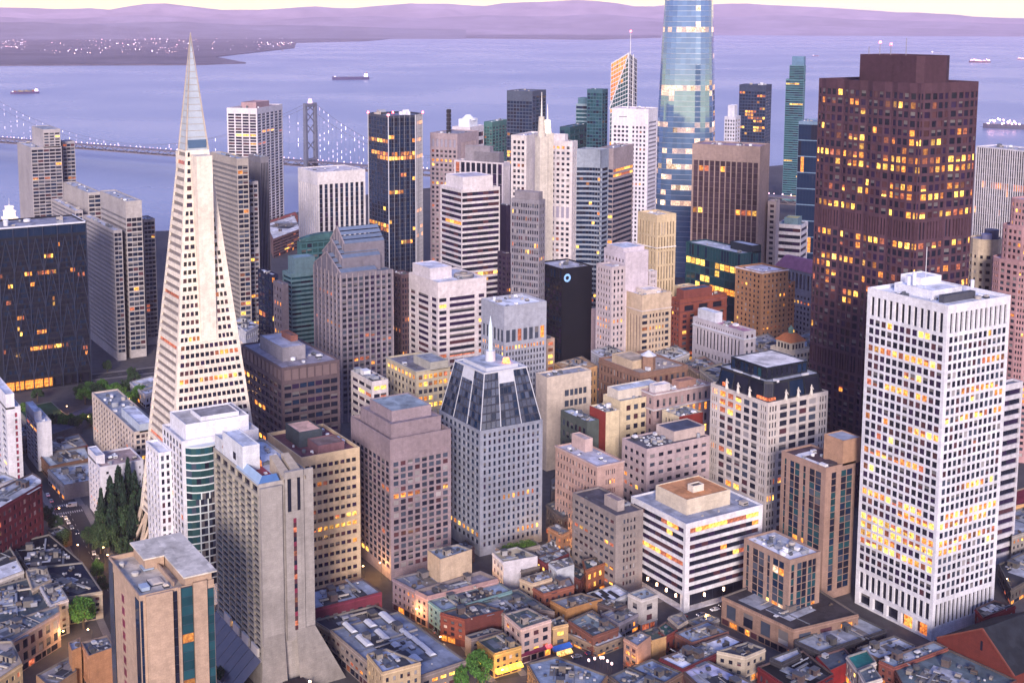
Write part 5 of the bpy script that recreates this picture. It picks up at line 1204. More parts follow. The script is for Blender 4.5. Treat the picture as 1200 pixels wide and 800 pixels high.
# ------------------------------------------------------------------ black braced block at the left
def braced():
    X, Y = (944.03, -237.3)
    H = 120.9; d = 62.0; w = 40.0
    root = empty('office_block', 'broad black glass block with diagonal steel bracing at the left edge', 'office block', (X, Y+d, 0))
    wm = noisemat('steel_black', (.012, .014, .022), ((.3, .15),), .6, .2)
    rows = {3: .06, 5: .1, 6: .5, 7: .04, 8: .08, 11: .2, 12: .06, 17: .18, 18: .05, 20: .2, 21: .1}
    fW = [(0, 9, F(9, 1, .94, .84, .8, .4, .2, 3, 'lobbyW', .9)), (9, -9, F(36, 26, .9, .70, .3, .2, .2, .2, 'navy2', .012, rows)), (-9, None, F(6, 1, .97, .8, .3, .8, .6, .3, 'tealN', 0))]
    GS['navy2'] = ((('navy', 3), ('dark', 8)), (('lit', 2), ('lit2', 5), ('lit3', 6)))
    GS['tealN'] = ((('navy', 1),), (('lit2', 1),))
    GS['lobbyW'] = ((('dark', 1),), (('lit2', 1),))
    prism(root, 'wall', rect(0, w, -d, 0), 0, H, [fW, None, None, None], wm, roofm('#8f909c'), 1.2, 15)
    cb = MB(); wp = paint('#c9ccd8'); cb.box(-.5, -d-.5, H-.9, .2, .5, H+.25, wp); cb.box(-.5, -d-.5, H-.9, w, -d+.3, H+.25, wp); cb.build('coping', root, kind='stuff')
    bb = MB(); st = noisemat('steel_blue', (.022, .03, .06), ((.3, .15),), .35, .5)
    n = 6
    for k in range(n):
        y0, y1 = -d*k/n, -d*(k+1)/n
        for m in range(4):
            z0 = 9+m*26; z1 = min(z0+26, H-9)
            bb.bar((-.35, y0, z0), (-.35, (y0+y1)/2, z1), .38, st); bb.bar((-.35, y1, z0), (-.35, (y0+y1)/2, z1), .38, st)
    for k in range(n+1):
        y = -d*k/n; bb.bar((-.5, y, 0), (-.5, y, H-1), .45, st)
    bb.build('brace', root, kind='stuff')
    clutter(root, rect(0, w, -d, 0), H-1.2, 8, 8, big=1.8)
braced()

# ------------------------------------------------------------------ gabled post-modern glass tower
def gabled():
    X, Y, w, d, H = (760.78, -356.1, 42.48, 38.62, 100.71)
    root = empty('office_tower', 'grey glass tower rising in nested stepped gables', 'office tower', (X, Y, 0))
    wm = wall('#77737f')
    fW = [(0, None, F(9, 24, .62, .55, .6, 2, 5, .6, 'gabW', .05, {0: .3, 1: .2}))]
    GS['gabW'] = ((('dark', 5), ('mid', 3), ('purple', 2)), (('lit3', 3), ('lit2', 2)))
    fN = F(7, 24, .5, .55, .8, 2, 5, .6, 'gabW', .06)
    prism(root, 'wall', rect(0, w, -d, 0), 0, H, [fW, None, None, fN], wm, roofm('#6f7f94'), .6, 41, roof=True)
    gl = glassm('glass_slate', (.10, .13, .19), .15); edge = wall('#9a9096')
    zt = 28.59
    # three gabled layers, each narrower, taller and set further back
    for k, (m, b, hh) in enumerate(((.00, .00, .42), (.13, .10, .70), (.24, .2, 1.0))):
        x0, x1 = w*m+.02, w*(1-m)-.02; xm = (x0+x1)/2
        y0, y1 = -d*b-.02*(k+1), -d+.02
        zb = H-.6 if k == 0 else H-.6
        ze = H+zt*(hh-.36 if k else .04); zp = H+zt*hh
        y0b = y0; ys = -d*(.55+.15*k) if k < 2 else -d*.98
        ys = -d*(.98-.14*(2-k))
        g = MB()
        g.face([(x1, y0, zb), (x0, y0, zb), (x0, y0, ze), (xm, y0, zp), (x1, y0, ze)], wm)
        g.face([(x0, ys, zb), (x1, ys, zb), (x1, ys, ze), (xm, ys, zp), (x0, ys, ze)], wm)
        g.face([(x0, y0, zb), (x0, ys, zb), (x0, ys, ze), (x0, y0, ze)], wm)
        g.face([(x1, ys, zb), (x1, y0, zb), (x1, y0, ze), (x1, ys, ze)], wm)
        go = g.build('gable_tier', root, merge=True)
        rb = MB(); n = 4
        for i in range(n):
            t0, t1 = i/n, (i+1)/n-.06
            for sgn in (0, 1):
                xa0, xb0 = (x0, xm) if sgn == 0 else (x1, xm)
                A = xa0+(xb0-xa0)*t0; B = xa0+(xb0-xa0)*t1; zA = ze+(zp-ze)*t0; zB = ze+(zp-ze)*t1
                q = [(A, y0, zA+.05), (A, ys, zA+.05), (B, ys, zB+.05), (B, y0, zB+.05)]
                rb.face(q if sgn == 1 else q[::-1], gl)
        rb.build('sloped_glazing', go, kind='stuff')
        pb = MB()
        for A, B in (((x0, ze), (xm, zp)), ((x1, ze), (xm, zp))):
            pb.bar((A[0], y0, A[1]), (B[0], y0, B[1]), .55, edge)
        for i in range(5):
            x = x0+(x1-x0)*(i+.5)/5; pb.bar((x, y0+.1, zb), (x, y0+.1, ze+(zp-ze)*(1-abs(x-xm)/(xm-x0))), .3, edge)
        pb.build('gable_edge', go, kind='stuff')
    fb = MB()
    for i in range(10):
        y = -d*i/9; fb.bar((-.3, y, 0), (-.3, y, H), .45, edge)
    for i in range(8):
        x = w*i/7; fb.bar((x, .3, 0), (x, .3, H), .5, edge)
    fb.build('rib', root, kind='stuff')
gabled()

# ------------------------------------------------------------------ curved banded tower beside the light twin towers
def curved():
    X, Y, w, d, H = (809.63, -603.82, 20.42, 20.41, 166.19)
    root = empty('office_tower', 'curved blue grey tower of dark bands flowing round a concave corner', 'office tower', (X, Y, 0), R(30))
    pts = [(0, -2), (0, -d*.8), (w, -d*.8), (w, 0)]
    n = 9
    for i in range(1, n):
        t = i/n; pts.append((w*(1-t), -4.0*math.sin(math.pi*t*.5)*t - 3*math.sin(math.pi*t)))
    fs = [F(1, 38, .98, .55, .2, 14, 4, .7, 'navy', .02), None, None]
    for i in range(n): fs.append(F(1, 38, 1.0, .55, .001, 14, 4, .7, 'navy', .02 if i < 6 else .1))
    prism(root, 'wall', pts, 0, H, fs[:len(pts)], wall('#8d97a8'), roofm('#8f9cb0'), 1.0, 17, big=False)
curved()

# ------------------------------------------------------------------ twin lit masts
def mast(P, z0, z1, lab, lit):
    root = empty('flagpole_mast', lab, 'mast', (P[0], P[1], 0))
    mb = MB(); m = wall('#cfc7bc')
    mb.box(-3.4, -3.4, 0, 3.4, 3.4, z0, m); mb.build('shaft', root)
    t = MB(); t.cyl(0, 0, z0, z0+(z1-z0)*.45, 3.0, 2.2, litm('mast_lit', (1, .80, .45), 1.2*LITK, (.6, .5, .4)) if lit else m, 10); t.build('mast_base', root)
    s = MB(); s.bar((0, 0, z0+(z1-z0)*.45), (0, 0, z1), .7, paint('#d8d4d0'), 6, .2); s.build('pole', root)
mast((795.08, -538.01), 181.06, 214.06, 'pale stone mast shaft with slim pole between the two cream towers', False)
mast((804.97, -550.14), 182.32, 204.24, 'shorter glowing mast just right of the pale stone mast', True)

# ------------------------------------------------------------------ round cream tower, pink stepped tower, right edge
def round_tower():
    X, Y = (530.88, -701.83)
    H = 129.58
    root = empty('hotel_tower', 'round cream tower with small windows and two drums on its roof behind the white tower', 'tower', (X, Y, 0))
    rr = 9.6; n = 14
    pts = [(rr*math.cos(R(180+360*i/n)), rr*math.sin(R(180+360*i/n))) for i in range(n)]
    fs = [F(1, 24, .46, .4, .3, 9, 4, .4, 'off', .02) if i % 3 else F(1, 24, .7, .42, .3, 9, 4, .4, 'dark_only', 0) for i in range(n)]
    prism(root, 'wall', pts, 0, H, fs, wall('#c9b9a2'), roofm('#a9a4b0'), 1, 5)
    for x, y, q, h, c in ((-3, 3, 3.2, 3, '#77789a'), (-1.5, -4, 4.2, 5, '#4a4c66')):
        b = MB(); b.cyl(x, y, H-1, H+h, q, q, paint(c), 16); b.build('drum', root)
round_tower()
def pink_tower():
    X, Y = (493.72, -691.91)
    root = empty('apartment_tower', 'pink stepped residential tower with rounded corners at the right edge', 'apartment tower', (X, Y, 0))
    z3 = 159.92; z2 = 143.75; z1 = 123.33
    for i, (q, z0, zt) in enumerate(((16.5, 0, z1), (12.5, z1-1, z2), (9, z2-1, z3))):
        n = 16
        pts = []
        for k in range(n):
            t = R(180+360*k/n+11); c, s = math.cos(t), math.sin(t); e = .55
            pts.append((q*abs(c)**e*(1 if c > 0 else -1), q*abs(s)**e*(1 if s > 0 else -1)))
        nf = int((zt-z0-2)/3.7)
        fs = [F(max(1, int(3)), nf, .55, .5, .3, 1.5, 3 if i == 0 else .5, .4, 'off', .07, {4: .25, 20: .3}) if (Vector(pts[k])-Vector(pts[(k+1) % n])).length > 5 else F(1, nf, .5, .5, .3, 1.5, 3 if i == 0 else .5, .4, 'off', .07, {4: .3}) for k in range(n)]
        prism(root, 'tier', pts, z0, zt, fs, wall('#b58f93'), roofm('#b9a4ac'), 1, 50+i)
pink_tower()

# ------------------------------------------------------------------ mansard crown and lantern of the blue grey tower
def mansard():
    root, w, d, H = find('blue grey grid tower')
    zt = 92.21-65.21
    zt = 27.0
    o1 = rect(.6, w-.6, -d+.6, -.6); i1 = rect(w*.13, w*.87, -d*.87, -d*.13)
    i1 = inset(o1, min(w, d)*.15)
    rim = noisemat('rim_metal', (.5, .52, .58), ((.4, .1),), .5)
    r = random.Random(3)
    mb = MB(); panes = []
    for e in range(4):
        a, b, c, dd = o1[e], o1[(e+1) % 4], i1[(e+1) % 4], i1[e]
        q = ((*a, H-.5), (*b, H-.5), (*c, H+zt), (*dd, H+zt))
        facade(mb, panes, q, F(12, 7, .86, .8, .3, .2, .2, .1, 'mans', .03), noisemat('mansard_frame', (.035, .04, .06), ((.4, .1),), .4), r)
    GS['mans']
    o = mb.build('mansard_roof', root, merge=True)
    put_panes(panes, o, rootmat(root), big=False)
    rb = MB()
    for e in range(4):
        a, b, c, dd = o1[e], o1[(e+1) % 4], i1[(e+1) % 4], i1[e]
        for t in (0, .33, .67):
            p0 = (a[0]+(b[0]-a[0])*t, a[1]+(b[1]-a[1])*t, H-.4); p1 = (dd[0]+(c[0]-dd[0])*t, dd[1]+(c[1]-dd[1])*t, H+zt)
            rb.bar(p0, p1, .27, rim)
        # pale blank panels high in the middle bay
        A = [a[0]+(b[0]-a[0])*.335, a[1]+(b[1]-a[1])*.335]; 
        def pt(t, v): 
            p = (a[0]+(b[0]-a[0])*t, a[1]+(b[1]-a[1])*t, H-.5); q_ = (dd[0]+(c[0]-dd[0])*t, dd[1]+(c[1]-dd[1])*t, H+zt); return lerp(p, q_, v)
        nn = Vector((b[1]-a[1], -(b[0]-a[0]), 0)).normalized()*.15
        rb.face([tuple(Vector(pt(t, v))+nn) for t, v in ((.34, .78), (.66, .78), (.66, 1), (.34, 1))], rim)
    rb.build('rib', root, kind='stuff')
    tb = MB(); tb.face([(*p, H+zt-.3) for p in i1], roofm('#9aa2b0')); tb.build('roof', root)
    cb = MB(); 
    for e in range(4):
        a, b = i1[e], i1[(e+1) % 4]; cb.bar((*a, H+zt), (*b, H+zt), .6, rim)
    q2 = inset(i1, 3); cx = sum(p[0] for p in i1)/4; cy = sum(p[1] for p in i1)/4
    for e in range(4): cb.face([(*q2[e], H+zt-.3), (*q2[(e+1) % 4], H+zt-.3), (*q2[(e+1) % 4], H+zt+1.6), (*q2[e], H+zt+1.6)], rim)
    cb.face([(*p, H+zt+1.6) for p in q2], roofm('#aab2c0'))
    cb.build('crown_rim', root, kind='stuff')
    lt = MB(); lt.cyl(cx, cy, H+zt+1.6, H+zt+7, 2.7, 2.6, rim, 16); lt.cyl(cx, cy, H+zt+7, H+zt+19, 1.25, 1.1, noisemat('lantern', (.55, .66, .72), ((.5, .1),), .3), 12); lt.cyl(cx, cy, H+zt+19, H+zt+25, 1.1, .1, noisemat('lantern', (.55, .66, .72), ((.5, .1),), .3), 12)
    lt.build('lantern_spire', root)
    lb = MB(); lb.cyl(cx-8, cy-4.5, H+zt+1.6, H+zt+4.2, 2.2, 1.6, litm('lit_red_orange', (1, .24, .05), 2.6), 10); lb.build('lit_hatch', root)
GS['mans'] = ((('slatedk', 5), ('navy', 2)), (('lit2', 3), ('lit3', 4)))
_G2 = G
def G(name):
    if name == 'slatedk': return glassm('glass_slate_dark', (.045, .06, .10), .12)
    return _G2(name)
mansard()

# ------------------------------------------------------------------ black crown with statues on the pale stone tower
def crown():
    root, w, d, H = find('pale stone tower with a black')
    m = noisemat('crown_glass', (.012, .016, .022), ((.3, .2),), .12, .8)
    trim = wall('#3a3a44'); r = random.Random(8)
    z1 = H+9.5
    def octo(x0, x1, y0, y1, c): return [(x0, y1-c), (x0, y0+c), (x0+c, y0), (x1-c, y0), (x1, y0+c), (x1, y1-c), (x1-c, y1), (x0+c, y1)]
    a = octo(.8, w-.8, -d+.8, -.8, 3.2); b = octo(2.2, w-2.2, -d+2.2, -2.2, 3.2)
    prism(root, 'crown', a, H-.6, z1, [F(max(1, int(3)), 1, .9, .86, .2, .6, .4, .15, 'crownG', .0) for _ in a], m, roofm('#b9bdc6'), .9, 4, top=b, big=False)
    cb = MB()
    for (x0, y0), (x1, y1) in zip(a, a[1:]+a[:1]): cb.bar((x0, y0, H+.1), (x1, y1, H+.1), .5, trim)
    cb.build('cornice', root, kind='stuff')
    pp = rect(w*.2, w*.82, -d*.84, -d*.16)
    prism(root, 'penthouse', pp, z1-.92, z1+5.5, [F(8, 1, .8, .8, .3, .6, .4, .2, 'crownG', 0)]*4, m, roofm('#d9d6d4'), .5, 6, big=False)
    for x, y, l, w2 in ((w*.08, -d*.2, 3, 1.6), (w*.3, -d*.08, 5, 1.4), (w*.9, -d*.5, 2, 5), (w*.1, -d*.7, 1.5, 4), (w*.6, -d*.07, 6, 1.3)):
        roof_unit(root, x, y, z1-.9, l, w2, 1.5, '#c9cbd2', 0)
    st = paint('#c9c4bd')
    def statue(x, y, rz):
        s = MB()
        s.box(-.7, -.7, 0, .7, .7, .8, st)
        s.cyl(0, 0, .8, 3.2, .85, .5, st, 10); s.cyl(0, 0, 3.2, 4.4, .5, .72, st, 10); s.cyl(0, 0, 4.4, 4.8, .3, .2, st, 8)
        s.cyl(0, 0, 4.75, 5.6, .38, .25, st, 8); s.bar((-.65, 0, 4.3), (-1.0, .5, 3.0), .2, st, 5); s.bar((.65, 0, 4.3), (.9, .6, 3.3), .2, st, 5)
        o = s.build('statue', root); o.location = (x, y, H-.3); o.rotation_euler = (0, 0, rz); return o
    for x in (.30, .50, .70): statue(w*x, .5, math.pi)
    for y in (.28, .48, .70): statue(-.5, -d*y, math.pi/2)
    lb = MB(); lit = litm('crown_lit', (.9, .22, .06), .9)
    lb.box(.3, -5.5, H+.6, .9, -.9, H+2.0, lit); lb.box(.9, -.9, H+.6, w*.2, -.35, H+2.0, lit); lb.box(w*.76, -.9, H+.6, w*.8, -.35, H+2.4, lit); lb.build('lit_alcove', root, kind='stuff')
GS['crownG'] = ((('dark', 3), ('navy', 1), ('teal', .3)), (('lit3', 1),))
crown()

# ------------------------------------------------------------------ extras on towers
def extras():
    # orange tower: glass strips, pale cut roof
    root, w, d, H = find('orange tan tower')
    tan = wall('#b39a86'); r = random.Random(1)
    nv, tl = 'navy', 'teal'
    fb = MB()
    def strip(nm, y0, y1, z0, z1, cat, x=-.12, nfl=22):
        """glass strip with floor joints in the west wall"""
        s = MB(); n = nfl
        for j in range(n):
            a, b = z0+(z1-z0)*j/n, z0+(z1-z0)*(j+1)/n-.18
            c = cat if not (nm == 'teal' and j in (n-6, n-11, n-16)) else 'lit2'
            s.face([(x, y0, a), (x, y1, a), (x, y1, b), (x, y0, b)], G(c))
        fr = noisemat('mullion_dark', (.03, .035, .06), ((.4, .1),), .4, .5)
        s.box(x+.03, y1, z0, 0, y0, z1+.1, fr)
        s.build('glass_strip', root, kind='stuff')
    strip('a', -.3, -d*.045, 0, H-2, 'navy'); strip('b', -d*.44, -d*.50, 0, H-1.2, 'dark')
    strip('teal', -d*.55, -d*.70, 0, H-.5, 'teal', -.5); strip('c', -d*.90, -d+.15, 0, H-3, 'teal')
    pb = MB(); pb.box(-1.0, -d*.08, 0, .1, -d*.43, H-.3, tan); pb.box(-.9, -d*.71, 0, .1, -d*.895, H+.6, tan); pb.box(-.7, -d*.51, 0, 0, -d*.54, H, tan)
    pb.build('wall_panel', root, kind='stuff')
    sl = MB(); fr = noisemat('mullion_dark', (.03, .035, .06), ((.4, .1),), .4, .5)
    for j in range(14):
        z = H-9-j*4.6; sl.box(w*.50, -.05, z-1.5, w*.58, .06, z+1.3, G('wine'))
    sl.build('slit_window', root, kind='stuff')
    nb = MB()
    nb.box(.3, .02, 0, w*.12, .2, H-2, G('navy')); nb.box(w*.86, .02, 0, w-.1, .2, H-.8, G('mid')); nb.build('glass_strip', root, kind='stuff')
    cp = MB(); ps = roofm('#cdc6ba')
    cp.box(-1.2, -d-.8, H+3.0, w+.4, -d*.58, H+3.5, ps, True); cp.box(w*.55, -d*.58, H+3.0, w+.4, -d*.3, H+3.5, ps, True)
    cp.build('canopy_roof', root)
    ub = MB(); ub.box(.5, -d+.6, H-1.6, w-.8, -d*.62, H+3.0, tan); ub.box(w*.6, -d*.6, H-1.6, w-.8, -d*.34, H+3.0, tan); ub.build('upper_wall', root, kind='stuff')
    well = MB(); well.box(w*.12, -d*.52, H-1.6, w*.85, -d*.50, H+.2, tan); well.build('well_wall', root)
    for i, (u, v, a, b, c) in enumerate(((.2, .15, 4, 3, 1.5), (.55, .18, 3, 3, 1.2), (.3, .35, 6, 5, .7), (.65, .38, 5, 4, .6), (.8, .1, 3, 2, 1.6), (.15, .42, 2, 2, 1.3))):
        roof_unit(root, w*u, -d*v, H-1.58, a, b, c, ('#9fb0c4', '#b9b5ae', '#cbbfb0')[i % 3], (0, 1, 2)[i % 3])
    # concrete hotel: end wall slabs, slit, hoods, blue canopies, flared base
    root, w, d, H = find('grey concrete hotel')
    cm = wall('#9c9794'); bl = paint('#44699f'); lb = paint('#93abc6'); rd = paint('#8f2f3a')
    s = MB(); s.box(-1.6, -.2, 20, .1, -d*.40, H-1.5, cm); s.build('end_slab', root)
    s = MB(); s.box(-1.6, -d*.46, 20, .1, -d*.80, H+3.4, cm); s.build('end_slab', root)
    s = MB(); s.box(-.8, -d*.82, 20, .1, -d+.05, H+3, cm); s.build('end_slab', root)
    s = MB(); k = 24
    for j in range(k):
        z = 24+(H-40)*j/k; s.box(-1.72, -d*.60, z, -1.55, -d*.655, z+1.9, G(('red', 'wine', 'lit3', 'dark', 'red')[(j*7) % 5]))
    s.build('slit_window', root, kind='stuff')
    for y0, y1 in ((.50, .565), (.68, .735)):
        s = MB(); s.box(-1.75, -d*y0, H-13, -1.55, -d*y1, H+.5, G('dark')); s.build('tall_opening', root)
    hood = wall('#aa9f90')
    for y0, y1 in ((.44, .62), (.66, .84)):
        s = MB(); n = 0
        x0, x1 = -1.7, w*.28
        s.face([(x0, -d*y0, H+.6), (x0, -d*y1, H+.6), (x1, -d*(y1-.02), H+5.6), (x1, -d*(y0+.02), H+5.6)], hood)
        s.face([(x1, -d*(y0+.02), H+5.6), (x1, -d*(y1-.02), H+5.6), (x1, -d*(y1-.02), H-.9), (x1, -d*(y0+.02), H-.9)][::-1], hood)
        s.face([(x0, -d*y0, H+.6), (x1, -d*(y0+.02), H+5.6), (x1, -d*(y0+.02), H-.9), (x0, -d*y0, H-.9)], hood)
        s.face([(x0, -d*y1, H+.6), (x0, -d*y1, H-.9), (x1, -d*(y1-.02), H-.9), (x1, -d*(y1-.02), H+5.6)], hood)
        s.build('concrete_hood', root)
    s = MB(); zz = H+1.2
    s.face([(.2, .2, zz-1.6), (w*.48, .2, zz-1.6), (w*.44, -d*.1, zz+1.4), (1.8, -d*.1, zz+1.4)][::-1], lb)
    s.build('awning', root)
    s = MB(); s.face([(.2, .2, zz-1.6), (1.8, -d*.1, zz+1.4), (1.8, -d*.36, zz+1.4), (.2, -d*.40, zz-1.6)][::-1], bl); s.build('awning', root)
    s = MB(); s.box(w*.44, -d*.12, zz, w*.5, -d*.44, zz+1.6, bl); s.build('awning', root)
    s = MB(); s.box(2.5, -d*.13, H-.98, w*.42, -d*.42, H-.7, rd); s.build('court_floor', root)
    s = MB(); s.box(w*.40, -d*.14, H-.7, w*.43, -d*.42, H+1.6, litm('court_lit', (1, .33, .06), .9)); s.build('court_wall', root)
    s = MB(); n = 8     # arched plant house end
    m = wall('#d2d6de'); x0, x1 = w*.8, w*.99
    s.face([(x0, -.5, H-1), (x0, -5.5, H-1)]+[(x0, -3-2.5*math.cos(math.pi*(1-i/n)) , H+2.5+2.2*math.sin(math.pi*i/n)) for i in range(n+1)][::-1], m)
    for i in range(n):
        a, b = math.pi*i/n, math.pi*(i+1)/n
        s.face([(x0, -3+2.5*math.cos(a), H+2.5+2.2*math.sin(a)), (x1, -3+2.5*math.cos(a), H+2.5+2.2*math.sin(a)), (x1, -3+2.5*math.cos(b), H+2.5+2.2*math.sin(b)), (x0, -3+2.5*math.cos(b), H+2.5+2.2*math.sin(b))][::-1], wall('#8f5a56'))
    s.build('arched_shed', root, kind='stuff')
    s = MB(); dk = G('dark'); s.box(w*.5, -d*.02-.1, H+2, w*.56, -d*.02+.06, H+5, dk); s.build('door', root)
    s = MB(); fl = wall('#8d8884')
    for (y0, y1, o) in ((.02, .40, 9), (.62, .98, 13)):
        s.face([(-1.6, -d*y0, 24), (-1.6, -d*y1, 24), (-1.6-o*.3, -d*y1-o*.9 if y1 > .5 else -d*y1, 0), (-1.6-o*.3, -d*y0+(3 if y0 < .1 else 0), 0)], fl)
        s.face([(-1.6, -d*y1, 24), (0, -d*y1, 24), (0, -d*y1-o*.9 if y1 > .5 else -d*y1, 0), (-1.6-o*.3, -d*y1-o*.9 if y1 > .5 else -d*y1, 0)], fl)
    s.build('flared_base', root, kind='stuff')
    s = MB(); gm_ = glassm('glass_podium', (.05, .05, .07), .25)
    n = 8
    for i in range(n):
        x0, x1 = w*i/n, w*(i+1)/n-.25
        s.face([(x1, .3, 14), (x0, .3, 14), (x0, 13, 2), (x1, 13, 2)], gm_)
    s.build('podium_glazing', root, kind='stuff')
    s = MB(); s.box(0, .02, 13.2, w, .6, 14.2, cm); s.box(-.2, 12.8, 0, w, 13.3, 2.2, cm); s.build('podium_kerb', root, kind='stuff')
    for i in range(4):
        s = MB(); s.box(w*(.05+.2*i), .1, 14.4, w*(.19+.2*i), 1.0, 18, paint('#c9c4c0')); s.build('balcony_panel', root)
    mar = paint('#5a1f33')
    s = MB(); s.box(-17, -d*.30, 0, -4.5, -d*.66, 4.6, mar); s.box(-17.4, -d*.29, 4.6, -4.4, -d*.67, 5.0, paint('#2a2028'), True); s.build('entrance_canopy', root)
    for k_, (x_, y_) in enumerate(((-17.5, -d*.3), (-17.5, -d*.42), (-17.5, -d*.54), (-17.5, -d*.66), (-11, -d*.28), (-11, -d*.68))):
        s = MB(); s.cyl(x_, y_, 5.2, 6.2, .5, .5, litm('lamp_warm', (1, .62, .28), 9), 8); s.bar((x_, y_, 0), (x_, y_, 5.2), .08, paint('#2c2f35'), 5); s.build('entrance_lamp', root)
    # black tower ring emblem
    root, w, d, H = find('black office tower')
    s = MB(); a = litm('emblem_blue', (.25, .55, 1), .25, (.25, .45, .75)); n = 20
    cy, cz = -d*.16, H-7
    for i in range(n):
        t0, t1 = 2*math.pi*i/n, 2*math.pi*(i+1)/n
        s.face([(-.35, cy-3.0*math.cos(t0), cz+3.0*math.sin(t0)), (-.35, cy-1.5*math.cos(t0), cz+1.5*math.sin(t0)), (-.35, cy-1.5*math.cos(t1), cz+1.5*math.sin(t1)), (-.35, cy-3.0*math.cos(t1), cz+3.0*math.sin(t1))][::-1], a)
    s.build('emblem', root)
    # round disc on white strip block
    root, w, d, H = find('white office block with long dark strips')
    s = MB(); s.cyl(w*.3, -d*.72, H-1.2, H+.6, 7, 7, paint('#6a6a70'), 24); s.cyl(w*.3, -d*.72, H+.6, H+1.4, 6.6, 6.2, paint('#a59c94'), 24); s.cyl(w*.3, -d*.72, H+1.4, H+2.6, 2.6, 2.4, paint('#77706c'), 16); s.build('helipad_disc', root)
    # curved roof behind teal block
    root, w, d, H = find('dark green glass block with curved')
    s = MB(); n = 10; m = roofm('#3f6468')
    L = d
    for i in range(n):
        t0, t1 = i/n, (i+1)/n; h = lambda t: 5.5*math.sin(math.pi*(.12+.5*t))
        s.face([(0, -L*t0, H+h(t0)), (0, -L*t1, H+h(t1)), (w, -L*t1, H+h(t1)), (w, -L*t0, H+h(t0))], m)
        s.face([(0, -L*t0, H-.5), (0, -L*t1, H-.5), (0, -L*t1, H+h(t1)), (0, -L*t0, H+h(t0))], m)
    s.build('curved_roof', root, merge=True)
    # dome cover
    root, w, d, H = find('distant white banded')
    s = MB(); s.cyl(w*.5, -d*.5, H+7, H+14, w*.4, w*.12, paint('#e4e8ee'), 12); s.build('dome', root)
    # chimney mast on the brown tower behind
    root, w, d, H = find('light brown tower with vertical')
    s = MB()
    for j in range(6): s.box(w*.45, -d*.2, H-1+j*4, w*.45+3.5, -d*.2-3.5, H+2.4+j*4, paint('#22222c'), True); s.box(w*.45+.6, -d*.2-.6, H+2.4+j*4, w*.45+2.9, -d*.2-2.9, H+3+j*4, paint('#55555f'), True)
    s.build('mast', root, kind='stuff')
    # hipped pink roof on the columned building
    root, w, d, H = find('classical pale building')
    s = MB(); m = noisemat('roof_pink', (.42, .17, .25), ((.3, .15), (2, .12)), .8); zt = 8.0
    a, b = (0, 0), (w, -d); i = min(w, d)*.42
    s.box(-.6, -d-.6, H-.28, w+.6, .6, H+zt, m, False, i, i); s.build('hipped_roof', root)
    # cupola on cream building
    root, w, d, H = find('small cream building topped')
    cx, cy = w*.45, -d*.4
    s = MB(); s.box(cx-6.2, cy-6.2, H-1, cx+6.2, cy+6.2, H+5, wall('#dccfb8')); s.build('cupola_drum', root)
    s = MB(); s.box(cx-7, cy-7, H+5, cx+7, cy+7, H+9.5, noisemat('tile_orange', (.52, .17, .06), ((.4, .15), (3, .15)), .8), True, 4.4, 4.4); s.build('cupola_roof', root)
    s = MB(); s.cyl(cx, cy, H+9.5, H+12, 1.6, 1.6, paint('#6f8f7c'), 8); s.cyl(cx, cy, H+12, H+14.5, 1.9, .1, paint('#6f8f7c'), 8); s.build('finial', root)
    s = MB()
    for k in range(4): s.box(cx-6.3, cy-5+k*2.7, H+.5, cx-6.1, cy-3.6+k*2.7, H+3.6, G('dark')); s.box(cx-5+k*2.7, cy+6.1, H+.5, cx-3.6+k*2.7, cy+6.3, H+3.6, G('dark'))
    s.build('glazing', root, kind='stuff')
    # pyramid roof kiosk on the brown cornice building
    root, w, d, H = find('brown stone building')
    s = MB(); s.cyl(w*.2, -d*.35, H-1, H+7.5, 4.2, 4.2, wall('#8f7262'), 8); s.build('kiosk', root)
    s = MB(); s.cyl(w*.2, -d*.35, H+7.5, H+10.5, 5, .2, paint('#cfd2da'), 8); s.build('kiosk_roof', root)
    # cornices
    for lab, zs in (('brown stone building', (-3, -14)), ('pinkish classical', (-1.2, -10)), ('pale lavender block', (-5.4,)), ('tan block with tall', (-11,)), ('pink stone block', (-.6,)), ('orange brown stone', (-1,)), ('slender cream', (-24, -70)), ('red brown brick', (-9.5, -3.5)), ('cream office block with bright', (-.4,))):
        root, w, d, H = find(lab)
        c = root.children[0].data.materials[0]
        s = MB()
        for z in zs:
            s.box(-.7, -d-.1, H+z, .05, .7, H+z+.7, c, True); s.box(.05, -.05, H+z, w+.1, .7, H+z+.7, c, True)
        s.build('cornice', root, kind='stuff')
    # teal bay of the white stepped apartment tower
    root, w, d, H = find('white stepped apartment')
    s = MB(); n = 9; y0, y1 = -d*.04, -d*.50
    fr = paint('#c9d2d4')
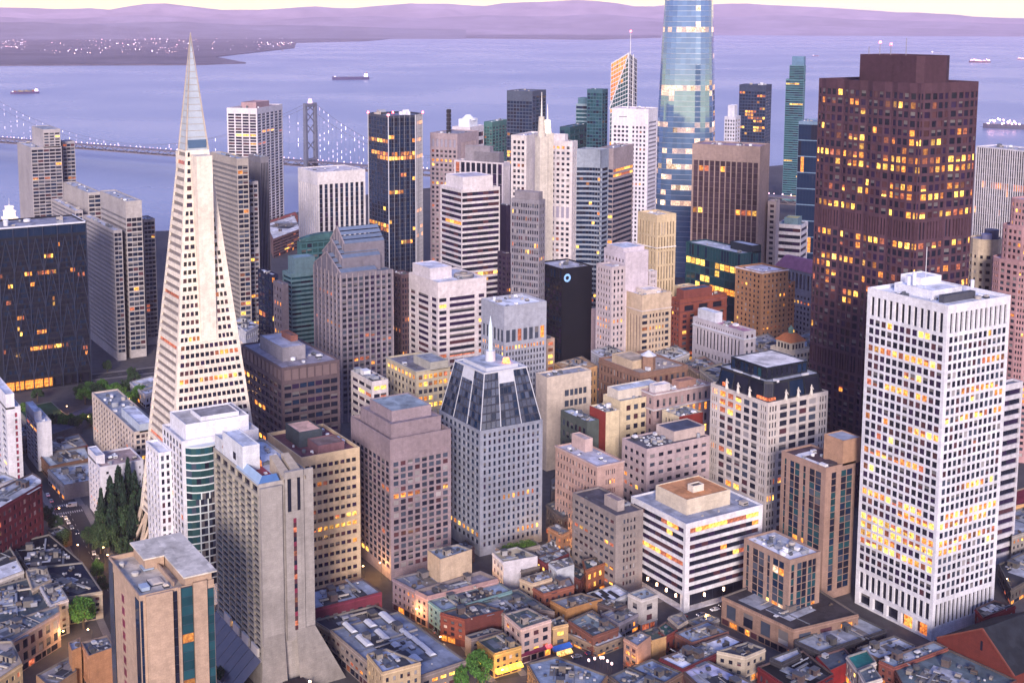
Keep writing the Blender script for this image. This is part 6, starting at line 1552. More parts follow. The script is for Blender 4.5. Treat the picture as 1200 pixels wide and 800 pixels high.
    for j in range(19):
        z0 = H-10.5-j*3.6 if j > 2 else H-3-j*3.4
        z0 = H-3.2-j*3.5
        if z0 < 5: break
        for i in range(n):
            t0, t1 = i/n, (i+1)/n
            f = lambda t: (-.3-4.2*math.sin(math.pi*t)**.6 if j < 7 else -.3-1.7*math.sin(math.pi*t)**.5, y0+(y1-y0)*t)
            (xa, ya), (xb, yb) = f(t0), f(t1)
            wh = j >= 6 and i >= 3
            s.face([(xa, ya, z0-2.9), (xb, yb, z0-2.9), (xb, yb, z0), (xa, ya, z0)], G(('teal', 'green', 'dark', 'mid')[(i*3+j*5+i*j) % 4 % (4 if (i+j) % 3 == 0 else 2)] if not wh else ('dark', 'mid', 'dark', 'blind2')[(i*7+j*3) % 4]))
            s.face([(xa-.12, ya, z0), (xb-.12, yb, z0), (xb-.12, yb, z0+.6), (xa-.12, ya, z0+.6)], fr)
            s.face([(xa-.12, ya, z0), (xa, ya, z0), (xb, yb, z0), (xb-.12, yb, z0)], fr)
            if wh and i % 2: s.face([(xa-.1, ya+.3, z0-2.9), (xa-.1, ya-.3, z0-2.9), (xa-.1, ya-.3, z0), (xa-.1, ya+.3, z0)], fr)
        s.face([(0, y0, z0+.6)]+[(f(i/n)[0], f(i/n)[1], z0+.6) for i in range(n+1)]+[(0, y1, z0+.6)], fr)
    s.build('glass_bay', root, kind='stuff')
    prism(root, 'side_wing', rect(w*.55, w*1.25, 0.02, 6), 0, H-9, [F(2, 18, .5, .6, .5, 1, 3, .4, 'off', .03), None, None, F(4, 18, .5, .6, .5, 1, 3, .4, 'off', .04)], wall('#dcdce4'), roofm('#c9ccd6'), 1, 4, big=False)
    # white roof marks
    root, w, d, H = find('pinkish tan tower')
    s = MB(); m = paint('#e6e6ea'); s.box(w*.08, -d*.12, H-.98, w*.78, -d*.24, H-.9, m); s.box(w*.66, -d*.24, H-.98, w*.8, -d*.7, H-.9, m); s.build('roof_marking', root)
    s = MB(); s.cyl(w*.2, -d*.45, H-.98, H-.2, 3.2, 3.2, paint('#3f3a42'), 18); s.build('roof_drum', root)
    root, w, d, H = find('shorter tan block')
    s = MB(); m = paint('#e9e9ee')
    s.box(.6, -d+.6, H-.98, w*.2, -.6, H-.85, m); s.box(w*.2, -d*.3, H-.98, w-.6, -.6, H-.85, m); s.build('roof_marking', root, kind='stuff')
    # banded floors over the glass bays of the two tan blocks
    for lab, dz in ():
        root, w, d, H = find(lab); c = wall('#a17c68')
        s = MB(); z = H-dz-2
        while z > 6:
            s.box(-.12, -d, z, .1, .12, z+1.4, c, True); s.box(.1, -.1, z, w, .12, z+1.4, c, True); z -= dz
        s.build('belt_course', root, kind='stuff')
    # lamps in the open ground floor of the ribbon block
    root, w, d, H = find('square white office block')
    for k in range(5):
        s = MB(); s.cyl(w*(.14+.17*k), .25, 5.6, 7.0, .45, .45, litm('lamp_warm', (1, .62, .28), 9), 8); s.build('wall_lamp', root)
    for k in range(2):
        s = MB(); s.cyl(-.3, -d*(.25+.25*k), 5.6, 7.0, .45, .45, litm('lamp_warm', (1, .62, .28), 9), 8); s.build('wall_lamp', root)
    s = MB(); s.box(-.35, -2.2, 0, .02, .35, H-.02, wall('#dcdce2')); s.build('corner_pier', root)
    # arcade glow of the white tower
    root, w, d, H = find('bright white office tower')
    s = MB(); 
    for k in (0, 1): s.box(w*(.05+.2*k), -.9, .6, w*(.16+.2*k), -.8, 6, litm('arcade_lit', (1, .30, .04), .9))
    s.build('lit_lobby', root, kind='stuff')
    am = MB(); am.bar((w*.55, -d*.35, H), (w*.55, -d*.35, H+20), .16, paint('#c9c9d0'), 5); am.build('antenna', root)
    for k, (u, v, h) in enumerate(((.72, .3, 4), (.68, .34, 6), (.3, .78, 3.5))):
        s = MB(); s.cyl(w*u, -d*v, H+2, H+2+h, .8, .8, paint('#d4d6de'), 8); s.build('flue', root)
    # skylights
    o, H, par = KEY['skylights']
    for px, py, ln, wd in [(471.33, -222.97, 9.92, 3.15), (470.41, -232.21, 6.82, 3.85), (457.97, -223.23, 10.54, 3.85), (458.88, -232.04, 9.3, 3.5), (471.65, -241.04, 10.54, 4.2), (460.66, -241.08, 9.3, 3.15), (453.42, -241.3, 7.44, 2.8), (446.99, -241.88, 7.44, 2.8), (440.04, -242.09, 7.44, 2.8), (434.39, -241.75, 4.34, 3.5), (433.84, -234.33, 5.58, 4.2), (448.04, -232.83, 3.72, 3.5), (442.71, -237.56, 2.48, 2.1)]:
        s = MB(); s.box(-ln/2, -wd/2, 0, ln/2, wd/2, .7, paint('#55585f')); s.box(-ln/2+.1, -wd/2+.1, .7, ln/2-.1, wd/2-.1, 1.5, paint('#c8ccd6'), False, .2, wd*.3)
        q = s.build('skylight', o); q.location = (px-o.location.x, py-o.location.y, H-par); q.rotation_euler = (0, 0, 0)
    o, H, par = KEY['louvre']
    for px, py in [(449.25, -335.7), (450.53, -340.49), (444.39, -338.79), (445.63, -343.58), (444.56, -335.09)]:
        s = MB(); s.box(-4, -1, 0, 4, 1, .5, paint('#20242c'), tx=.1, ty=.1); q = s.build('louvre_strip', o); q.location = (px-o.location.x, py-o.location.y, H-par)
    o, H, par = KEY['yellowshop']
    return
extras()

# ------------------------------------------------------------------ setting
def setting():
    # city ground
    m = noisemat('ground_paving', (.085, .08, .085), ((.02, .2), (.2, .2), (2, .12)), .9)
    shore = [(-3900, 3900), (1250, 3900)]+[(1747.35, 69.8), (1674.22, -214.03), (1648.47, -319.04), (1569.36, -569.93), (1615.05, -632.33), (1656.29, -714.68), (1768.08, -873.98), (1816.21, -1169.95), (1738.42, -1676.78), (1751.84, -1911.78), (1644.86, -2415.13), (1295.67, -3221.86)]+[(3600, -6200), (-3900, -6200)]
    b = MB(); b.face([(x, y, 0) for x, y in shore][::-1], m)
    for i in range(2, len(shore)-3):
        (x0, y0), (x1, y1) = shore[i], shore[i+1]; b.face([(x0, y0, 0), (x1, y1, 0), (x1, y1, -4), (x0, y0, -4)], m)
    b.build('ground', None, kind='structure')
    # water of the bay
    wm, nt, bs = newmat('bay_water')
    N, L = nt.nodes, nt.links
    bs.inputs['Base Color'].default_value = (.21, .27, .42, 1)
    bs.inputs['Roughness'].default_value = .22
    bs.inputs['IOR'].default_value = 1.33
    t = N.new('ShaderNodeTexCoord')
    mp = N.new('ShaderNodeMapping'); mp.inputs['Scale'].default_value = (.012, .03, .03); mp.inputs['Rotation'].default_value = (0, 0, R(-30))
    L.new(t.outputs['Object'], mp.inputs['Vector'])
    n1 = N.new('ShaderNodeTexNoise'); n1.inputs['Scale'].default_value = 1; n1.inputs['Detail'].default_value = 6; n1.inputs['Roughness'].default_value = .6
    L.new(mp.outputs[0], n1.inputs['Vector'])
    bp = N.new('ShaderNodeBump'); bp.inputs['Strength'].default_value = .25; bp.inputs['Distance'].default_value = 6
    L.new(n1.outputs['Fac'], bp.inputs['Height']); L.new(bp.outputs[0], bs.inputs['Normal'])
    n2 = N.new('ShaderNodeTexNoise'); n2.inputs['Scale'].default_value = .0011; n2.inputs['Detail'].default_value = 5
    L.new(t.outputs['Object'], n2.inputs['Vector'])
    r2 = N.new('ShaderNodeMapRange'); r2.inputs['From Min'].default_value = .35; r2.inputs['From Max'].default_value = .65; r2.inputs['To Min'].default_value = .24; r2.inputs['To Max'].default_value = .34
    L.new(n2.outputs['Fac'], r2.inputs['Value']); L.new(r2.outputs[0], bs.inputs['Roughness'])
    b = MB(); b.face([(-4000, -33000, -3), (34000, -33000, -3), (34000, 4000, -3), (-4000, 4000, -3)], wm)
    b.build('water', None, kind='structure')
    # far shore
    lm = noisemat('far_land', (.10, .085, .11), ((.0012, .5), (.006, .4)), .95)
    for k, pts in enumerate([[(8677, 190), (7961, -1161), (7683, -1768), (7324, -2517), (7457, -2875), (8744, -3143), (9815, -3872), (11083, -4749), (13454, -5787), (14059, -6969), (16692, -8967), (15130, -9182), (13426, -9934), (14493, -11850), (27753, -22686), (41613, 842)]]):
        b = MB(); z = 3+k*.5
        b.face([(x, y, z) for x, y in pts], lm)
        n = len(pts)
        for i in range(n):
            a, c = pts[i], pts[(i+1) % n]; b.face([(*c, z), (*a, z), (*a, -4), (*c, -4)], lm)
        o = b.build('far_shore', None, kind='structure')
        # make the top face look up
        me = o.data
        if me.polygons[0].normal.z < 0: me.flip_normals()
    # hills in three ridges
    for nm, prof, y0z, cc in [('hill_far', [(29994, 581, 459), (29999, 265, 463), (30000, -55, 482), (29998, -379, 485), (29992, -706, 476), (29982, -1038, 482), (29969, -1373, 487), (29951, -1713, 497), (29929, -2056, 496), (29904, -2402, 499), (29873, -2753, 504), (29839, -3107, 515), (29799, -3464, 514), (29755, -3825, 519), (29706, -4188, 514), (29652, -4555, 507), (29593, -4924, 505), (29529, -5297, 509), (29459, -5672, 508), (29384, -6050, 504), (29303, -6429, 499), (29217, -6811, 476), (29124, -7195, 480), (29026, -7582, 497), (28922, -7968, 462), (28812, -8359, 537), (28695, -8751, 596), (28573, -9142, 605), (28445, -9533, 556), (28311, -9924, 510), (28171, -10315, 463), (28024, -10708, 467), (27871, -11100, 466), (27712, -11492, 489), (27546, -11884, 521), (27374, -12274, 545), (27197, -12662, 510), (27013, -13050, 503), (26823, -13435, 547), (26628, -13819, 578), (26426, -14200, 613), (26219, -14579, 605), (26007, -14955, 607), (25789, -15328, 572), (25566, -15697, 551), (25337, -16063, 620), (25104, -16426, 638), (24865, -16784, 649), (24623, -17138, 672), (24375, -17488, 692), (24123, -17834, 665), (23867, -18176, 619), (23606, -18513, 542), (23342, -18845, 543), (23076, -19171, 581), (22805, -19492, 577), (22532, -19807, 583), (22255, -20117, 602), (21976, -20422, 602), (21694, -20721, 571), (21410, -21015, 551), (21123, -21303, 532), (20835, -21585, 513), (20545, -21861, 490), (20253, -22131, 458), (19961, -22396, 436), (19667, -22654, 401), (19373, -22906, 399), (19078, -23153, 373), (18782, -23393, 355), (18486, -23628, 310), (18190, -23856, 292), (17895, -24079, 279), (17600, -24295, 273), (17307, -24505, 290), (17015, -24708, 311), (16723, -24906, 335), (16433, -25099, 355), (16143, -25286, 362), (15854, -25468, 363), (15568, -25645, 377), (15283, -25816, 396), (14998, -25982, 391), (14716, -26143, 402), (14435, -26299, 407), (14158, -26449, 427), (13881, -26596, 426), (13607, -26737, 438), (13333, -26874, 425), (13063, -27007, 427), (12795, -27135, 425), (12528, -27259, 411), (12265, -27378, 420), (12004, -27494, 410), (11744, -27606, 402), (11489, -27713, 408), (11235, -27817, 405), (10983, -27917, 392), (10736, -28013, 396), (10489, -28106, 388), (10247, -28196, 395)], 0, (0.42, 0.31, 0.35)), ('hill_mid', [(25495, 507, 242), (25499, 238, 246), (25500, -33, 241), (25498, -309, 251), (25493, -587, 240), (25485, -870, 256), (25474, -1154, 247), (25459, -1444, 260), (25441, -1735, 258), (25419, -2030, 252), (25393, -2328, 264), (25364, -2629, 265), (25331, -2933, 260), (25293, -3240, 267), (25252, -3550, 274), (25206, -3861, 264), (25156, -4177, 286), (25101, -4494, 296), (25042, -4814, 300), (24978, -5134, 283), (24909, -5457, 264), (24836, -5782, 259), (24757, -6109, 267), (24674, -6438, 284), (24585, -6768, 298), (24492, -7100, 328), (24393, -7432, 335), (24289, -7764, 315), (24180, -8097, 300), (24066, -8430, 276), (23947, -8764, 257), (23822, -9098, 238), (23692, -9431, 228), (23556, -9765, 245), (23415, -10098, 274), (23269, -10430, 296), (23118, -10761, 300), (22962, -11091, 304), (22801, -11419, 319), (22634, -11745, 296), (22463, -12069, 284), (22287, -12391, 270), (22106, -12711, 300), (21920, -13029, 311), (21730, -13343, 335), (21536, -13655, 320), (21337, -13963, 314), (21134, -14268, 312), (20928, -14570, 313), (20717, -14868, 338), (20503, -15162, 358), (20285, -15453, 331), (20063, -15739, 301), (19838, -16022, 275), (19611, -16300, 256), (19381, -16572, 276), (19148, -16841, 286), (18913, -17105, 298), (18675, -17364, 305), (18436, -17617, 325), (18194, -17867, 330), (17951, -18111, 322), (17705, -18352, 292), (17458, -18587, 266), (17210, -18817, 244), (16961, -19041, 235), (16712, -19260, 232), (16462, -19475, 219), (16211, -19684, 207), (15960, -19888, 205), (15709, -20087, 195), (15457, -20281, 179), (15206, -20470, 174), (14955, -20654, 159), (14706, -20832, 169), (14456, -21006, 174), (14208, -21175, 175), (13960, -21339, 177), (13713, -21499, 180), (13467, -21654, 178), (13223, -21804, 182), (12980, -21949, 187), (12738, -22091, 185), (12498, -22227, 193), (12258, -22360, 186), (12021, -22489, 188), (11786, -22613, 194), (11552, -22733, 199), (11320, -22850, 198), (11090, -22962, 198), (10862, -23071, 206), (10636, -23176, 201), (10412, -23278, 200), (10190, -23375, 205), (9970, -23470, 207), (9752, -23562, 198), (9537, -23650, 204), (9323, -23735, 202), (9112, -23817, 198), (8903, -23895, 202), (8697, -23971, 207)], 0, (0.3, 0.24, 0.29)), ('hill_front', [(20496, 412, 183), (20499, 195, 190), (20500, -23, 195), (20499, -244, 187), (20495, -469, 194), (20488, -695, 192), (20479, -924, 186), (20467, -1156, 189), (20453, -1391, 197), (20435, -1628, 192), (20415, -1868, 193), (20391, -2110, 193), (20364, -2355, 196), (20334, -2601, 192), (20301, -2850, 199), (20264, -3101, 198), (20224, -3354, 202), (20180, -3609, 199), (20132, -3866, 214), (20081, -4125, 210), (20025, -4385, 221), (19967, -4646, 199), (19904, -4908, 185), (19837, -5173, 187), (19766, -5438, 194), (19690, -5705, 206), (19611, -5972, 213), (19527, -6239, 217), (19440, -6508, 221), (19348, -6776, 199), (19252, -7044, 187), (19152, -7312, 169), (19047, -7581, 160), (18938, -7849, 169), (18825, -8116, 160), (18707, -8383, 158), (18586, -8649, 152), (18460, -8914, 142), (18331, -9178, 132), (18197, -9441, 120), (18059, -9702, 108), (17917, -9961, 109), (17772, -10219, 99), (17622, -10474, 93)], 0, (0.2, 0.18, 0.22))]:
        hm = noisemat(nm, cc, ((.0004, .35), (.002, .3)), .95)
        b = MB(); i0 = b.mi(hm)
        rr = random.Random(4)
        cols = len(prof); rows = 9
        for j in range(rows):
            for i, (x, y, h) in enumerate(prof):
                t = j/(rows-1); s = 1-.16*(1-t)
                hh = h*(t**1.2)*(1+(.13*math.sin(i*1.1+j*2.1)+.1*math.sin(i*2.7+j*1.3)-.06)*(1 if 0 < j < rows-1 else 0))
                b.v.append((x*s, y*s, hh if j else -5))
        for j in range(rows-1):
            for i in range(cols-1):
                a = j*cols+i; b.f.append((a, a+cols, a+cols+1, a+1)); b.m.append(i0)
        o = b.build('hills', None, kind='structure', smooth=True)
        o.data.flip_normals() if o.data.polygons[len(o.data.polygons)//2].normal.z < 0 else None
    # lights and blocks of the cities across the bay
    r = random.Random(12); b = MB(); bb = MB()
    ms = [litm('far_lamp_warm', (1, .62, .45), 6), litm('far_lamp_white', (1, .9, .85), 7), litm('far_lamp_pink', (1, .5, .5), 7)]
    bm_ = wall('#8a8494')
